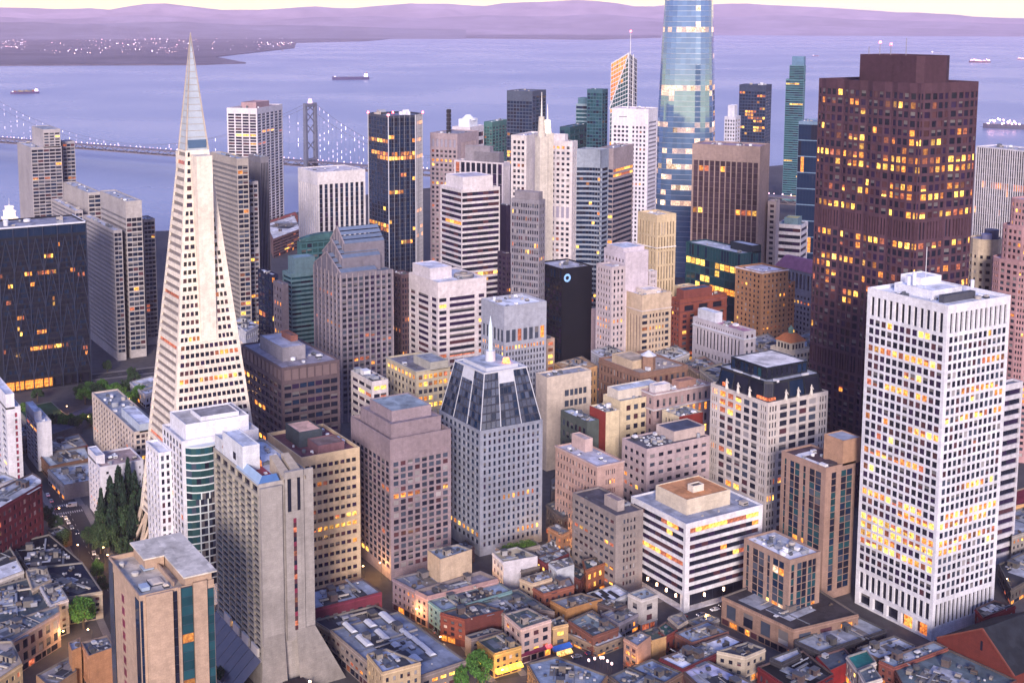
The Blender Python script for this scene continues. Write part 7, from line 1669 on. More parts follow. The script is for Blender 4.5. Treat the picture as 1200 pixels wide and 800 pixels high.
    for x, y, s in [(16363, -4959, 2.7), (16226, -6278, 1.7), (11599, -3649, 1.5), (13129, -3794, 1.8), (16753, -5264, 1.7), (17382, -6191, 1.9), (14221, -3201, 1.2), (14611, -4875, 3.0), (13452, -4540, 2.2), (13996, -4327, 2.3), (10539, -2499, 1.5), (16269, -4719, 1.3), (15336, -5064, 3.1), (12262, -3372, 2.1), (13811, -4302, 2.6), (16535, -4448, 2.9), (11103, -3732, 2.2), (10390, -3345, 1.4), (12496, -3698, 1.7), (17042, -5272, 3.3), (15796, -3693, 1.6), (18115, -5193, 2.1), (13810, -3937, 2.5), (10115, -3318, 1.0), (11714, -3181, 2.4), (15455, -4679, 2.7), (11008, -3161, 1.3), (15886, -4686, 2.0), (13158, -3862, 1.7), (11880, -3888, 1.3), (16627, -5025, 2.3), (13873, -4133, 2.5), (10172, -2369, 0.8), (18030, -5184, 1.6), (11320, -2869, 1.3), (9798, -3144, 0.7), (10329, -3119, 0.8), (10063, -2692, 1.7), (15455, -5236, 3.2), (13243, -3791, 1.1), (13188, -3373, 1.2), (16752, -4408, 2.5), (13362, -3622, 2.2), (11254, -3316, 1.5), (15503, -4067, 1.5), (13042, -4055, 1.1), (12004, -3363, 0.9), (14296, -3342, 1.8), (10602, -3951, 1.5), (11044, -3797, 1.1), (11084, -3268, 1.8), (17765, -5949, 2.8), (9875, -3370, 2.0), (15567, -4000, 1.7), (14523, -2865, 2.8), (10682, -2776, 1.5), (11248, -2541, 1.2), (10897, -2460, 1.0), (10880, -2475, 1.2), (14109, -5068, 2.2), (9938, -3181, 1.7), (10933, -2661, 1.6), (12997, -3435, 1.8), (10432, -3328, 1.1), (14402, -4969, 1.9), (16388, -5155, 3.0), (10799, -3071, 1.5), (14516, -4643, 2.8), (10102, -2624, 1.8), (10994, -3381, 1.1), (10532, -3248, 1.3), (11155, -2726, 2.0), (11132, -2771, 2.3), (9992, -3240, 1.8), (11282, -3639, 0.9), (12800, -4200, 2.4), (16330, -5897, 2.5), (10696, -2601, 1.7), (10195, -2901, 1.9), (11617, -3467, 1.4), (11049, -3552, 1.7), (14749, -3414, 1.6), (12733, -3424, 1.1), (11105, -3497, 1.3), (13567, -4130, 1.7), (10766, -3371, 0.9), (15812, -4657, 2.7), (16449, -5262, 1.3), (10963, -2567, 1.6), (14396, -3870, 2.7), (12312, -3515, 2.4), (10012, -2483, 2.0), (13360, -4160, 1.2), (10877, -3410, 0.8), (11712, -3828, 1.5), (10252, -2642, 1.5), (11048, -3950, 2.3), (13162, -3160, 1.6), (14241, -4480, 2.3), (13189, -3329, 1.1), (9811, -3060, 1.4), (10277, -2598, 1.1), (10934, -3260, 2.0), (11453, -3826, 1.0), (13884, -3908, 2.8), (14013, -4137, 2.3), (11537, -3165, 0.9), (15871, -4369, 2.3), (12913, -4617, 2.0), (9613, -3456, 0.8), (11957, -3582, 1.9), (9859, -2848, 1.2), (12611, -4297, 1.2), (15314, -4164, 1.8), (10862, -2922, 1.3), (11662, -3716, 0.9), (10128, -3305, 1.1), (17379, -5822, 1.8), (12438, -3320, 1.4), (11555, -3656, 2.1), (12063, -3639, 1.3), (10888, -2521, 1.2), (11680, -3678, 1.6), (11851, -3066, 1.4), (14293, -3397, 2.1), (13288, -3470, 1.8), (11519, -2940, 1.1), (15974, -5122, 2.9), (10720, -3710, 1.1), (11582, -3754, 1.2), (16465, -5061, 1.2), (11361, -3098, 1.1), (11385, -2848, 1.9), (11627, -4493, 1.9), (13746, -4929, 2.6), (13420, -3943, 2.6), (16003, -6368, 2.3), (12898, -3733, 2.6), (10353, -2771, 1.3), (17036, -3278, 1.5), (11732, -3127, 1.4), (12578, -2583, 2.0), (15599, -4496, 1.1), (16822, -5845, 2.3), (13664, -3832, 2.2), (15073, -3991, 2.1), (15718, -4083, 2.6), (11503, -3068, 1.1), (10342, -3186, 1.8), (13123, -3152, 2.2), (19413, -4753, 1.3), (20969, -5244, 3.4), (16596, -5112, 2.7), (18674, -6726, 2.5), (24710, -6694, 3.8), (25421, -7507, 2.2), (18889, -4333, 2.4), (19260, -4356, 2.4), (21869, -5182, 3.8), (25151, -5447, 3.2), (16273, -5468, 1.7), (25848, -8358, 2.7), (18404, -6242, 2.1), (20733, -6078, 2.6), (15819, -5443, 1.3), (16226, -5204, 2.1), (22373, -6180, 2.6), (19397, -5625, 1.3), (22742, -8312, 2.9), (19835, -4477, 1.3), (22527, -5595, 2.1), (25758, -7058, 3.0), (18860, -6187, 3.3), (20209, -7202, 2.3), (16705, -5380, 2.1), (18471, -5637, 2.2), (21977, -6100, 2.4), (17770, -4827, 1.3), (17311, -3681, 2.0), (16525, -5129, 2.4), (16443, -4727, 2.2), (25413, -6788, 1.9), (16532, -5413, 1.7), (18813, -5288, 2.4), (17175, -4092, 2.1), (18417, -5773, 2.0), (24732, -7699, 3.1), (19095, -5774, 1.7), (27537, -6145, 1.9), (21510, -4807, 2.7), (21132, -6595, 3.2), (23636, -4698, 1.6), (19918, -5556, 2.5), (22544, -6009, 2.1), (25971, -5480, 2.9), (26655, -7673, 4.3), (27399, -5440, 3.0), (20828, -5164, 2.9), (17736, -5186, 2.0), (21439, -6578, 1.5), (26245, -5404, 2.8), (20465, -4881, 2.8), (24942, -8748, 4.4), (17756, -3447, 3.1), (17974, -4551, 2.1), (17182, -4926, 2.9), (25097, -6088, 4.2), (16786, -4900, 1.4), (24928, -8423, 1.9), (17030, -4094, 1.7), (23695, -6303, 1.5), (20905, -5565, 2.0), (22797, -7215, 4.1), (19172, -6687, 1.3), (19333, -5537, 2.6), (18540, -4883, 3.3), (27535, -8577, 3.7), (20028, -5957, 3.4), (29655, -6004, 4.2), (27017, -5676, 4.1), (17272, -4363, 2.6), (22244, -6771, 1.5), (16458, -5943, 2.8), (23678, -6576, 3.1), (25314, -6644, 1.7), (26116, -6805, 2.3), (15985, -5776, 2.7), (18059, -5024, 1.4), (16201, -4810, 2.5), (18547, -6734, 1.8), (24847, -4904, 3.8), (19363, -5439, 3.0), (26511, -6410, 4.3), (28080, -8246, 4.0), (17744, -5584, 1.3), (18798, -4474, 2.6), (16633, -4159, 1.5), (25256, -8727, 2.9), (17910, -6523, 2.7), (18726, -6443, 2.3), (14488, -3026, 2.9), (19045, -3959, 2.0), (17801, -3741, 1.2), (13532, -2765, 2.7), (13874, -2933, 2.2), (12706, -2584, 2.0), (13988, -2743, 1.0), (15981, -3196, 3.1), (15667, -3100, 2.2), (15107, -2984, 1.6), (12970, -2683, 1.9), (14750, -3093, 2.5), (15605, -3052, 1.7), (14700, -3088, 1.7), (12187, -2509, 2.2), (13662, -2848, 2.4), (15524, -3168, 1.7), (15965, -3171, 2.2), (16704, -3502, 2.0), (14900, -2959, 1.1), (12652, -2594, 2.4), (17393, -3487, 2.9), (17130, -3558, 1.3), (15575, -3210, 2.1), (12533, -2556, 1.1), (18770, -3729, 3.0), (12745, -2487, 1.9), (16493, -3352, 3.0), (14272, -2795, 2.6), (18536, -3818, 1.5), (13363, -2658, 1.1), (12476, -2635, 1.8), (13834, -2902, 1.2), (18856, -3796, 2.4), (15346, -3253, 2.4), (13670, -2738, 1.5), (15312, -3224, 1.6), (18305, -3694, 2.0), (15380, -3189, 2.0), (12871, -2548, 2.4), (19102, -3848, 2.4), (13738, -2882, 1.4), (12576, -2459, 1.0), (14110, -2893, 1.3), (12654, -2553, 2.6), (18839, -3680, 1.9), (12381, -2409, 1.0), (12691, -2543, 1.6), (18473, -3661, 1.8), (12746, -2541, 1.6), (13009, -5377, 1.7), (13340, -5685, 2.3), (12653, -5127, 2.2), (12469, -5067, 1.8), (13553, -5570, 1.7), (12635, -5148, 1.4), (11858, -4859, 1.0), (12410, -4929, 1.9), (13605, -5737, 1.0), (13126, -5450, 1.9), (13555, -5484, 2.1), (12480, -5058, 2.4), (11636, -4768, 1.3), (12719, -5097, 1.4), (13365, -5603, 2.3), (12697, -5105, 1.3), (13439, -5369, 2.8), (11526, -4587, 1.6), (13168, -5590, 2.0), (12866, -5374, 2.1), (12538, -5332, 1.0), (11739, -4874, 1.6), (12706, -5375, 1.7), (13505, -5527, 1.1), (11501, -4786, 1.1), (12768, -5430, 1.7), (13848, -5485, 2.1), (12013, -5100, 1.1), (13353, -5568, 1.9), (12642, -5310, 1.5), (12983, -5264, 1.0), (12636, -5297, 1.2), (13687, -5545, 1.9), (12105, -5015, 1.6), (13225, -5663, 1.3), (12617, -5218, 1.4), (12330, -5168, 1.9), (12568, -5254, 1.8), (13194, -5649, 1.8), (11777, -4891, 1.0), (22625, -13159, 2.1), (20812, -12328, 3.7), (23023, -14005, 2.9), (23439, -14065, 2.5), (24642, -13933, 5.0), (24691, -13276, 4.9), (24906, -15116, 2.8), (22725, -12620, 1.8), (20808, -12830, 1.8), (23635, -12125, 1.5), (21106, -11993, 1.8), (24843, -14072, 2.1), (22362, -12907, 2.6), (21618, -12644, 3.1), (22786, -11682, 1.8), (22629, -12691, 4.0), (25860, -15311, 4.4), (21036, -11347, 4.3), (21546, -11433, 1.8), (23207, -12524, 4.4), (25200, -12624, 4.1), (26598, -14226, 4.3), (23332, -15355, 2.1), (24583, -13919, 2.7), (21390, -11111, 2.3), (21384, -11186, 4.0), (24645, -13899, 2.0), (20776, -12695, 2.6), (26697, -13672, 3.7), (23862, -13076, 2.5), (21945, -12006, 3.1), (26522, -14586, 1.8), (26891, -13250, 5.4), (23399, -12735, 3.2), (22271, -13242, 2.7), (25262, -13929, 3.5), (24602, -14153, 1.7), (24737, -13685, 1.7), (20880, -12063, 3.6), (25816, -13029, 3.9), (22507, -13368, 2.3), (21833, -11389, 3.5), (22697, -12471, 3.5), (21429, -12603, 2.5), (23657, -14418, 1.9), (21559, -12167, 2.1), (24063, -12950, 3.5), (22521, -12753, 1.4), (25392, -14499, 4.7), (21522, -12418, 3.7), (25785, -14194, 3.5), (22442, -12463, 2.7), (24172, -12734, 3.0), (24945, -14183, 5.0), (22090, -11375, 3.7), (26347, -13786, 4.5), (22979, -12040, 4.2), (26010, -13718, 2.7), (22256, -12053, 2.0), (25547, -14173, 4.6), (23427, -12636, 2.8), (25075, -16399, 2.6), (22435, -12131, 2.0), (25686, -14619, 2.9), (22360, -12570, 2.3), (23050, -12644, 4.8), (25555, -14372, 4.3), (26072, -14791, 2.9), (20349, -12981, 2.0), (22772, -12518, 2.4), (23120, -12429, 3.1), (23658, -11629, 3.8), (24650, -15085, 1.9), (23160, -13067, 3.7), (23682, -13072, 4.9), (24062, -12706, 2.2), (24907, -15875, 2.0), (23370, -13108, 4.2), (26271, -13963, 4.1), (22283, -12057, 2.8), (23585, -14080, 2.0), (20680, -12596, 1.3), (21825, -11397, 3.3), (21975, -11746, 2.1), (25731, -12717, 4.3), (24804, -13531, 2.8), (20993, -11546, 1.4), (25648, -15851, 1.9), (23353, -13560, 3.9), (24573, -14275, 3.4), (21160, -13206, 4.3), (23570, -16111, 4.2), (20553, -14231, 4.3), (23816, -16200, 3.1), (24737, -17066, 3.0), (22688, -15313, 3.5), (23041, -17250, 4.3), (20122, -13717, 1.6), (23924, -16529, 1.9), (22329, -15988, 4.2), (21189, -13377, 4.2), (21259, -15814, 1.5), (24247, -16451, 5.4), (24874, -15343, 4.7), (20777, -14139, 3.8), (23713, -15514, 5.2), (19053, -15347, 1.6), (23455, -17067, 3.1), (24188, -17213, 4.5), (22969, -16881, 2.8), (21421, -15472, 1.5), (20929, -14556, 4.1), (20361, -13378, 1.3), (22034, -15268, 2.5), (22361, -16274, 3.3), (23029, -16052, 2.4), (22861, -15567, 2.8), (20266, -15803, 2.1), (20095, -14860, 4.5), (21088, -14159, 4.6), (20438, -14645, 3.7), (25001, -17237, 3.7), (19545, -13958, 1.3), (24359, -15747, 2.1), (20202, -13639, 3.8), (22972, -14991, 4.5), (20463, -15823, 2.9), (23162, -15865, 4.2), (23245, -16435, 2.7), (20328, -14000, 3.4), (21466, -15200, 4.3), (20587, -13736, 2.1), (21084, -14206, 4.6), (22917, -16356, 4.2), (21983, -15689, 2.9), (23747, -17230, 1.7), (19952, -13466, 4.4), (21610, -16040, 4.8), (22081, -15177, 2.7), (22344, -15229, 2.1), (24215, -16314, 3.0), (20915, -13311, 1.6), (23495, -16443, 4.9), (21216, -14254, 2.3), (23732, -17520, 3.5), (19669, -14034, 3.5), (23298, -14900, 3.6), (20126, -13542, 4.4), (20431, -15231, 4.2), (22139, -15442, 1.8), (22462, -15085, 1.9), (24667, -17481, 5.4), (22175, -14114, 2.8), (21553, -15242, 4.5), (19560, -14228, 4.4), (21490, -15872, 1.6), (19882, -13550, 2.0), (25148, -16562, 2.0), (22791, -14820, 4.6), (19854, -13422, 1.7), (25429, -16755, 2.4), (22027, -15166, 2.9), (21136, -14641, 4.4), (24404, -17274, 5.0), (20431, -12912, 4.4), (21724, -15323, 2.4), (19808, -13828, 2.9), (22419, -15432, 1.5), (19881, -14660, 3.3), (20851, -14213, 1.4), (21779, -13768, 3.5), (20454, -13712, 1.6), (23386, -15382, 4.4), (20504, -13039, 3.1), (20570, -15399, 1.6), (24158, -10817, 1.4), (23825, -11635, 1.8), (24409, -11968, 1.6), (27622, -12178, 3.3), (24957, -11815, 4.0), (22113, -9317, 2.4), (26819, -11700, 2.3), (22888, -12086, 2.2), (21324, -9555, 1.9), (25298, -12932, 1.6), (21590, -9020, 3.6), (23382, -11980, 1.4), (26494, -12609, 3.0), (26730, -13731, 3.8), (24336, -11289, 2.0), (26453, -11496, 4.1), (27318, -12243, 3.1), (26110, -10906, 3.3), (21231, -10200, 2.4), (22829, -11777, 1.5), (22238, -10267, 1.4), (21520, -11164, 2.9), (23908, -11980, 3.3), (22536, -10593, 1.8), (26338, -11871, 3.3), (23867, -12276, 2.9), (21615, -10576, 2.6), (22011, -9789, 2.6), (24575, -12516, 2.7), (26853, -11967, 1.9), (23543, -10485, 3.9), (24222, -11059, 1.9), (27002, -12419, 2.7), (21385, -9283, 3.2), (21302, -9701, 1.7), (20767, -10707, 2.5), (21292, -10949, 1.6), (20371, -10496, 2.3), (19978, -10539, 3.4), (22751, -11285, 2.5), (25014, -11671, 2.0), (26064, -10977, 4.4), (26051, -11121, 3.2), (20788, -10471, 2.7), (21122, -9977, 1.9), (24668, -11812, 2.6), (24379, -11110, 3.9), (21077, -9308, 2.6)]:
        h = s*r.uniform(.5, 1.0)*(y/y if y else 1)
        b.box(x-s, y-s, 4, x+s, y+s, 4+2*h, r.choice(ms))
    b.build('city_lights', None, kind='stuff')
    for x, y, s in [(16809, -4706, 7.5), (23936, -9263, 17.9), (21637, -8566, 17.1), (23626, -7548, 15.0), (15206, -5205, 13.8), (19915, -4103, 8.4), (11133, -3235, 8.8), (15993, -5780, 14.8), (19002, -3670, 15.9), (15561, -5419, 6.5), (20238, -4693, 11.1), (19088, -7084, 19.8), (22415, -8755, 14.6), (24566, -7059, 16.3), (20808, -8285, 17.1), (14776, -2918, 14.8), (25998, -5639, 10.4), (24613, -7374, 10.1), (11166, -3218, 7.4), (13649, -3598, 5.6), (20261, -6278, 16.4), (22195, -9165, 17.6), (20728, -6566, 11.4), (9987, -4226, 4.5), (10674, -3657, 5.7), (23577, -7499, 14.8), (13660, -4568, 12.9), (18042, -3422, 17.6), (15453, -4803, 10.1), (13262, -5580, 4.9), (16771, -6177, 11.5), (16294, -3570, 9.5), (14278, -2713, 5.9), (23590, -8592, 22.5), (14442, -5351, 13.0), (12966, -2946, 8.5), (11250, -2508, 7.2), (11780, -3031, 7.3), (20065, -6678, 20.0), (24415, -5618, 26.0), (11450, -2396, 12.3), (24587, -7791, 9.7), (17110, -3730, 13.6), (16007, -6646, 7.5), (21137, -6452, 8.7), (12838, -3896, 5.1), (12939, -3582, 11.9), (11566, -3004, 5.4), (11938, -4123, 12.3), (22304, -6424, 8.5), (20376, -6046, 16.8), (12855, -2428, 6.4), (21663, -3749, 14.6), (16380, -4987, 7.8), (11016, -3134, 8.2), (22995, -9384, 26.1), (13756, -5408, 10.5), (11186, -3339, 4.4), (14236, -4643, 8.2), (12344, -4295, 5.3), (15194, -5184, 11.0), (23200, -7534, 18.8), (11641, -2996, 6.0), (12110, -4537, 10.1), (22979, -8952, 18.9), (12906, -4108, 8.5), (21206, -3938, 16.7), (24202, -5125, 14.6), (14632, -4122, 5.3), (16743, -6057, 16.0), (11629, -1995, 9.0), (10081, -4212, 10.2), (17973, -3490, 9.1), (19316, -7013, 10.1), (22819, -4457, 23.5), (15725, -6573, 14.8), (14796, -4158, 9.2), (18787, -6090, 10.2), (19874, -5841, 13.5), (23188, -9480, 10.2), (22567, -8317, 12.3), (13192, -5048, 6.9), (19406, -3557, 10.8), (10388, -3826, 10.0), (10526, -4174, 11.0), (10271, -4126, 4.4), (19339, -4722, 15.3), (17160, -4928, 16.8), (19926, -5262, 11.0), (13826, -3865, 10.7), (20315, -5571, 13.1), (20973, -5159, 15.7), (13299, -2834, 11.0), (14237, -2865, 8.4), (13893, -3832, 12.7), (11980, -4690, 6.2), (17236, -5171, 6.2), (15266, -4620, 15.3), (12054, -2956, 8.7), (13395, -2576, 7.3), (22966, -6843, 8.1), (22661, -9117, 10.7), (23336, -4843, 22.2), (12525, -5303, 8.4), (14184, -5574, 6.5), (16539, -5603, 9.2), (16933, -4144, 8.1), (11364, -3614, 8.9), (13856, -2382, 4.9), (11581, -3285, 9.9), (18019, -13457, 11.9), (22708, -11290, 20.9), (23676, -12392, 23.4), (20745, -11589, 17.3), (24922, -18799, 14.5), (18989, -13303, 9.3), (25385, -12553, 20.5), (22722, -16920, 13.5), (21326, -14257, 24.3), (16618, -12968, 17.9), (26051, -15777, 28.0), (21820, -12536, 19.9), (19343, -14842, 24.3), (24042, -18447, 17.8), (17983, -13302, 23.2), (21824, -11125, 24.7), (19641, -12174, 24.0), (27293, -13808, 29.1), (23994, -15197, 26.6), (25897, -13957, 16.1), (23500, -10953, 23.3), (17803, -10541, 7.5), (26101, -13203, 21.9), (20609, -10587, 16.5), (18264, -11566, 19.6), (23382, -17582, 17.7), (20722, -15872, 14.0), (24565, -14764, 27.1), (25099, -16356, 30.9), (23588, -14471, 21.5), (21227, -16173, 9.1), (27173, -13943, 21.8), (18916, -10356, 10.4), (22967, -10567, 10.6), (24614, -13469, 12.9), (17527, -11424, 12.5), (22457, -14654, 26.7), (26278, -16399, 26.9), (27296, -14106, 10.6), (18519, -13378, 13.5), (19323, -12090, 8.8), (18894, -12760, 23.2), (21820, -10313, 16.9), (21388, -15494, 21.4), (21375, -15876, 18.8), (24949, -18499, 32.3), (22138, -12131, 13.6), (20019, -14159, 21.4), (19247, -9345, 19.8), (23401, -15600, 14.6), (26155, -15470, 31.1), (17989, -10388, 9.6), (18405, -12069, 17.6), (26904, -15666, 20.1), (18087, -10344, 21.6), (16464, -12590, 9.4), (24766, -11498, 9.2), (21605, -10585, 11.5), (21966, -14129, 13.8), (22830, -17561, 28.0)]:
        bb.box(x-s, y-s*.7, 2, x+s, y+s*.7, 2+s*r.uniform(.3, .9), bm_)
    bb.build('far_city', None, kind='stuff')
setting()

# ------------------------------------------------------------------ streets
def streets():
    asp = noisemat('asphalt', (.05, .05, .055), ((.05, .2), (.7, .15)), .9)
    pav = noisemat('sidewalk', (.19, .175, .175), ((.1, .15), (1.2, .15)), .9)
    pnt = noisemat('road_paint', (.55, .54, .5), ((.5, .25),), .8)
    def road(x0, y0, x1, y1, w, name='road', lanes=True):
        d = Vector((x1-x0, y1-y0)); L = d.length; a = math.atan2(d.y, d.x)
        b = MB(); b.face([(0, -w/2, .008), (L, -w/2, .008), (L, w/2, .008), (0, w/2, .008)], asp)
        o = b.build(name, None, kind='structure'); o.location = (x0, y0, 0); o.rotation_euler = (0, 0, a)
        for s in (-1, 1):
            b = MB(); y = s*(w/2+1.6); b.box(0, y-1.6, 0, L, y+1.6, .14, pav)
            q = b.build('sidewalk', None, kind='structure'); q.location = (x0, y0, 0); q.rotation_euler = (0, 0, a)
        if lanes:
            b = MB(); k = 3.0
            while k < L-5:
                b.face([(k, -.09, .014), (k+3, -.09, .014), (k+3, .09, .014), (k, .09, .014)], pnt); k += 8
            for e in (4, L-8):
                for j in range(int(w/1.2)): 
                    yy = -w/2+.5+j*1.2; b.face([(e, yy, .014), (e+3, yy, .014), (e+3, yy+.6, .014), (e, yy+.6, .014)], pnt)
            q = b.build('lane_marking', None, kind='structure'); q.location = (x0, y0, 0); q.rotation_euler = (0, 0, a)
        return a
    for args in ROADS: road(*args)
ROADS = [(470, -142, 700, -160, 15), (700, -160, 1100, -172, 13), (420, -270, 548, -292, 11), (452, -340, 452, -372, 12), (452, -398, 440, -470, 12), (950, -330, 962, -180, 13)]
streets()

# ------------------------------------------------------------------ cars, lamps
def make_car(name, label, c, L=4.5, w=1.8, h=1.45, van=False):
    root = empty(name, label, 'van' if van else 'car', (0, 0, 0), 0, 'vehicles on the streets')
    m = noisemat('carpaint_'+key(c), c, ((.5, .05),), .25, .6); gl = G('dark'); tyre = paint('#15151a'); lamp = litm('tail_lamp', (1, .06, .04), 3); head = litm('head_lamp', (1, .85, .6), 4)
    prof = [(-.5, .28), (-.5, .62), (-.46, .70), (-.30, .74), (-.18, 1.0), (.16, 1.0), (.30, .72), (.46, .66), (.5, .55), (.5, .28)] if not van else [(-.5, .2), (-.5, .96), (-.47, 1.0), (.30, 1.0), (.38, .62), (.48, .55), (.5, .45), (.5, .2)]
    b = MB(); n = len(prof)
    P = [(x*L, z*h) for x, z in prof]
    tp = lambda z: w/2-(.18 if z > .7*h else 0)
    for i in range(n):
        (x0, z0), (x1, z1) = P[i], P[(i+1) % n]
        b.face([(x0, -tp(z0), z0), (x0, tp(z0), z0), (x1, tp(z1), z1), (x1, -tp(z1), z1)], m)
    b.face([(x, -tp(z), z) for x, z in P][::-1], m); b.face([(x, tp(z), z) for x, z in P], m)
    b.build('body', root, merge=True)
    g = MB()
    for s in (-1, 1):
        y = s*(w/2-.10)
        q = [(-.27*L, y+s*.03, .76*h), (.24*L, y+s*.03, .76*h), (.14*L, y-s*.04, .96*h), (-.17*L, y-s*.04, .96*h)] if not van else [(.05*L, y+s*.11, .62*h), (.34*L, y+s*.11, .62*h), (.28*L, y+s*.0, .92*h), (.05*L, y+s*.0, .92*h)]
        g.face(q if s < 0 else q[::-1], gl)
    if not van:
        g.face([(.305*L, -.66*w/2, .745*h), (.305*L, .66*w/2, .745*h), (.175*L, .66*w/2, .985*h), (.175*L, -.66*w/2, .985*h)], gl)
        g.face([(-.305*L, .66*w/2, .765*h), (-.305*L, -.66*w/2, .765*h), (-.195*L, -.66*w/2, .985*h), (-.195*L, .66*w/2, .985*h)], gl)
    else:
        g.face([(.385*L, -.7*w/2, .64*h), (.385*L, .7*w/2, .64*h), (.31*L, .7*w/2, .96*h), (.31*L, -.7*w/2, .96*h)], gl)
    g.build('car_window', root, kind='stuff')
    for sx_ in (-.31, .31):
        for sy in (-1, 1):
            wb = MB(); k = 10; rr = .33 if not van else .38
            for j in range(k):
                t0, t1 = 2*math.pi*j/k, 2*math.pi*(j+1)/k
                wb.face([(rr*math.cos(t0), -.1, rr*math.sin(t0)), (rr*math.cos(t1), -.1, rr*math.sin(t1)), (rr*math.cos(t1), .1, rr*math.sin(t1)), (rr*math.cos(t0), .1, rr*math.sin(t0))], tyre)
            wb.face([(rr*math.cos(2*math.pi*j/k), -.1, rr*math.sin(2*math.pi*j/k)) for j in range(k)][::-1], tyre); wb.face([(rr*math.cos(2*math.pi*j/k), .1, rr*math.sin(2*math.pi*j/k)) for j in range(k)], tyre)
            o = wb.build('wheel', root, merge=True); o.location = (sx_*L, sy*(w/2-.08), rr)
    for sy in (-1, 1):
        hb = MB(); hb.box(.495*L, sy*w*.36-.18, .48*h, .503*L, sy*w*.36+.18, .6*h, head, True); hb.build('headlight', root)
        hb = MB(); hb.box(-.503*L, sy*w*.36-.18, .5*h, -.495*L, sy*w*.36+.18, .62*h, lamp, True); hb.build('tail_light', root)
    return root
def cars():
    protos = {}
    for i, (x, y, a, kind, label) in enumerate(CARS):
        if kind not in protos:
            c = {'white': '#d8d8dc', 'silver': '#8f939b', 'black': '#14161c', 'red': '#7d1a1e', 'blue': '#23345c', 'van': '#d2d2d6', 'bus': '#b9bcc4'}[kind]
            o = make_car({'van': 'delivery_van', 'bus': 'city_bus'}.get(kind, 'parked_car'), label, c, *((5.6, 2.1, 2.4, True) if kind == 'van' else (11, 2.5, 3.1, True) if kind == 'bus' else (4.5, 1.8, 1.45, False)))
            protos[kind] = o
        else:
            o = dup(protos[kind]); o['label'] = label
        o.location = (x, y, .012); o.rotation_euler = (0, 0, R(a))
CARS = [(724.8, -155.18, -5, 'white', 'white car waiting at the crossing under the dark red brick corner building'), (714.46, -154.68, -5, 'silver', 'silver car behind the white car at the crossing on the left street'), (700.87, -162.64, 80, 'van', 'pale delivery van turning at the crossing below the plain white block'), (678.21, -155.24, 175, 'white', 'white car heading up the street beside the round dark street trees'), (670.15, -155.06, 175, 'silver', 'second car in the line beside the round dark street trees'), (661.79, -155.65, 175, 'black', 'dark car last in the line on the left street'), (630.85, -156.42, 170, 'white', 'white car parked under the conifer grove'), (624.73, -156.51, 170, 'silver', 'silver car parked next to the white one under the conifer grove'), (620.38, -147.78, -5, 'black', 'black car on the left street above the bright green tree'), (495.68, -272.35, -10, 'red', 'red car in the narrow street below the mauve tower'), (483.24, -268.12, -10, 'black', 'black car in the narrow street beside the long white skylights'), (455.63, -259.88, -12, 'white', 'white car in the narrow street beside the yellow corner shop'), (447.37, -347.5, 92, 'silver', 'silver car by the lamps of the ribbon windowed block'), (423.62, -384.41, 85, 'white', 'white car at the corner between ribbon windowed block and podium'), (419.35, -311.08, -95, 'blue', 'blue car in the alley beside the globe lanterns'), (702.61, -154.7, -5, 'black', 'dark car between the crossing and the plain white block'), (690.09, -154.03, 175, 'silver', 'silver car just below the zebra crossing on the left street'), (684.98, -155.53, 175, 'white', 'white car behind the silver one below the zebra crossing'), (611.69, -146.81, -6, 'white', 'white car nearing the orange tower on the left street'), (589.73, -142.78, -6, 'silver', 'silver car beside the bright green small tree'), (516.43, -280.07, -10, 'white', 'white car at the top of the narrow street below the mauve tower'), (470.62, -263.68, -12, 'silver', 'silver car midway along the narrow street of row buildings'), (441.22, -256.58, -12, 'black', 'dark car at the lower end of the narrow street'), (436.64, -357.24, 92, 'black', 'dark car crossing before the ribbon windowed block'), (425.21, -366.64, 88, 'red', 'red car at the corner pier of the ribbon windowed block'), (422.86, -375.62, 88, 'silver', 'silver car right of the red one by the ribbon windowed block'), (424.94, -390.73, 85, 'black', 'black car at the kerb of the tan podium'), (418.53, -315.42, 80, 'white', 'white car parked in the alley above the globe lanterns'), (419.87, -304.34, 80, 'silver', 'silver car at the mouth of the alley'), (929.02, -260.24, 90, 'red', 'red car on the far street behind the braced black block'), (910.12, -248.51, 90, 'white', 'white car on the far street behind the braced black block')]
cars()
def make_lamp():
    root = empty('street_lamp', 'lamp', 'street lamp', (0, 0, 0), 0, 'street lamps')
    m = paint('#2c2f35')
    b = MB(); b.cyl(0, 0, 0, .6, .22, .16, m, 8); b.bar((0, 0, .5), (0, 0, 7.6), .1, m, 6, .07); b.build('pole', root)
    b = MB(); b.bar((0, 0, 7.5), (1.3, 0, 8.0), .06, m, 5); b.build('arm', root)
    b = MB(); b.cyl(1.4, 0, 7.62, 8.05, .42, .26, litm('street_lamp_lit', (1, .55, .16), 14), 10); b.cyl(1.4, 0, 8.05, 8.2, .30, .1, m, 10); b.build('lamp_head', root)
    return root
def lamps():
    p = None
    for x, y, a, e, label in LAMPS:
        o = make_lamp() if p is None else dup(p)
        p = p or o
        o['label'] = label
        o.location = (x, y, .14); o.rotation_euler = (0, 0, R(a))
        ld = bpy.data.lights.new('lamp_light', 'POINT'); ld.energy = e; ld.color = (1, .52, .16); ld.shadow_soft_size = .5
        lo = bpy.data.objects.new('lamp_light', ld); COL.objects.link(lo); lo.parent = o; lo.location = (1.4, 0, 7.2)
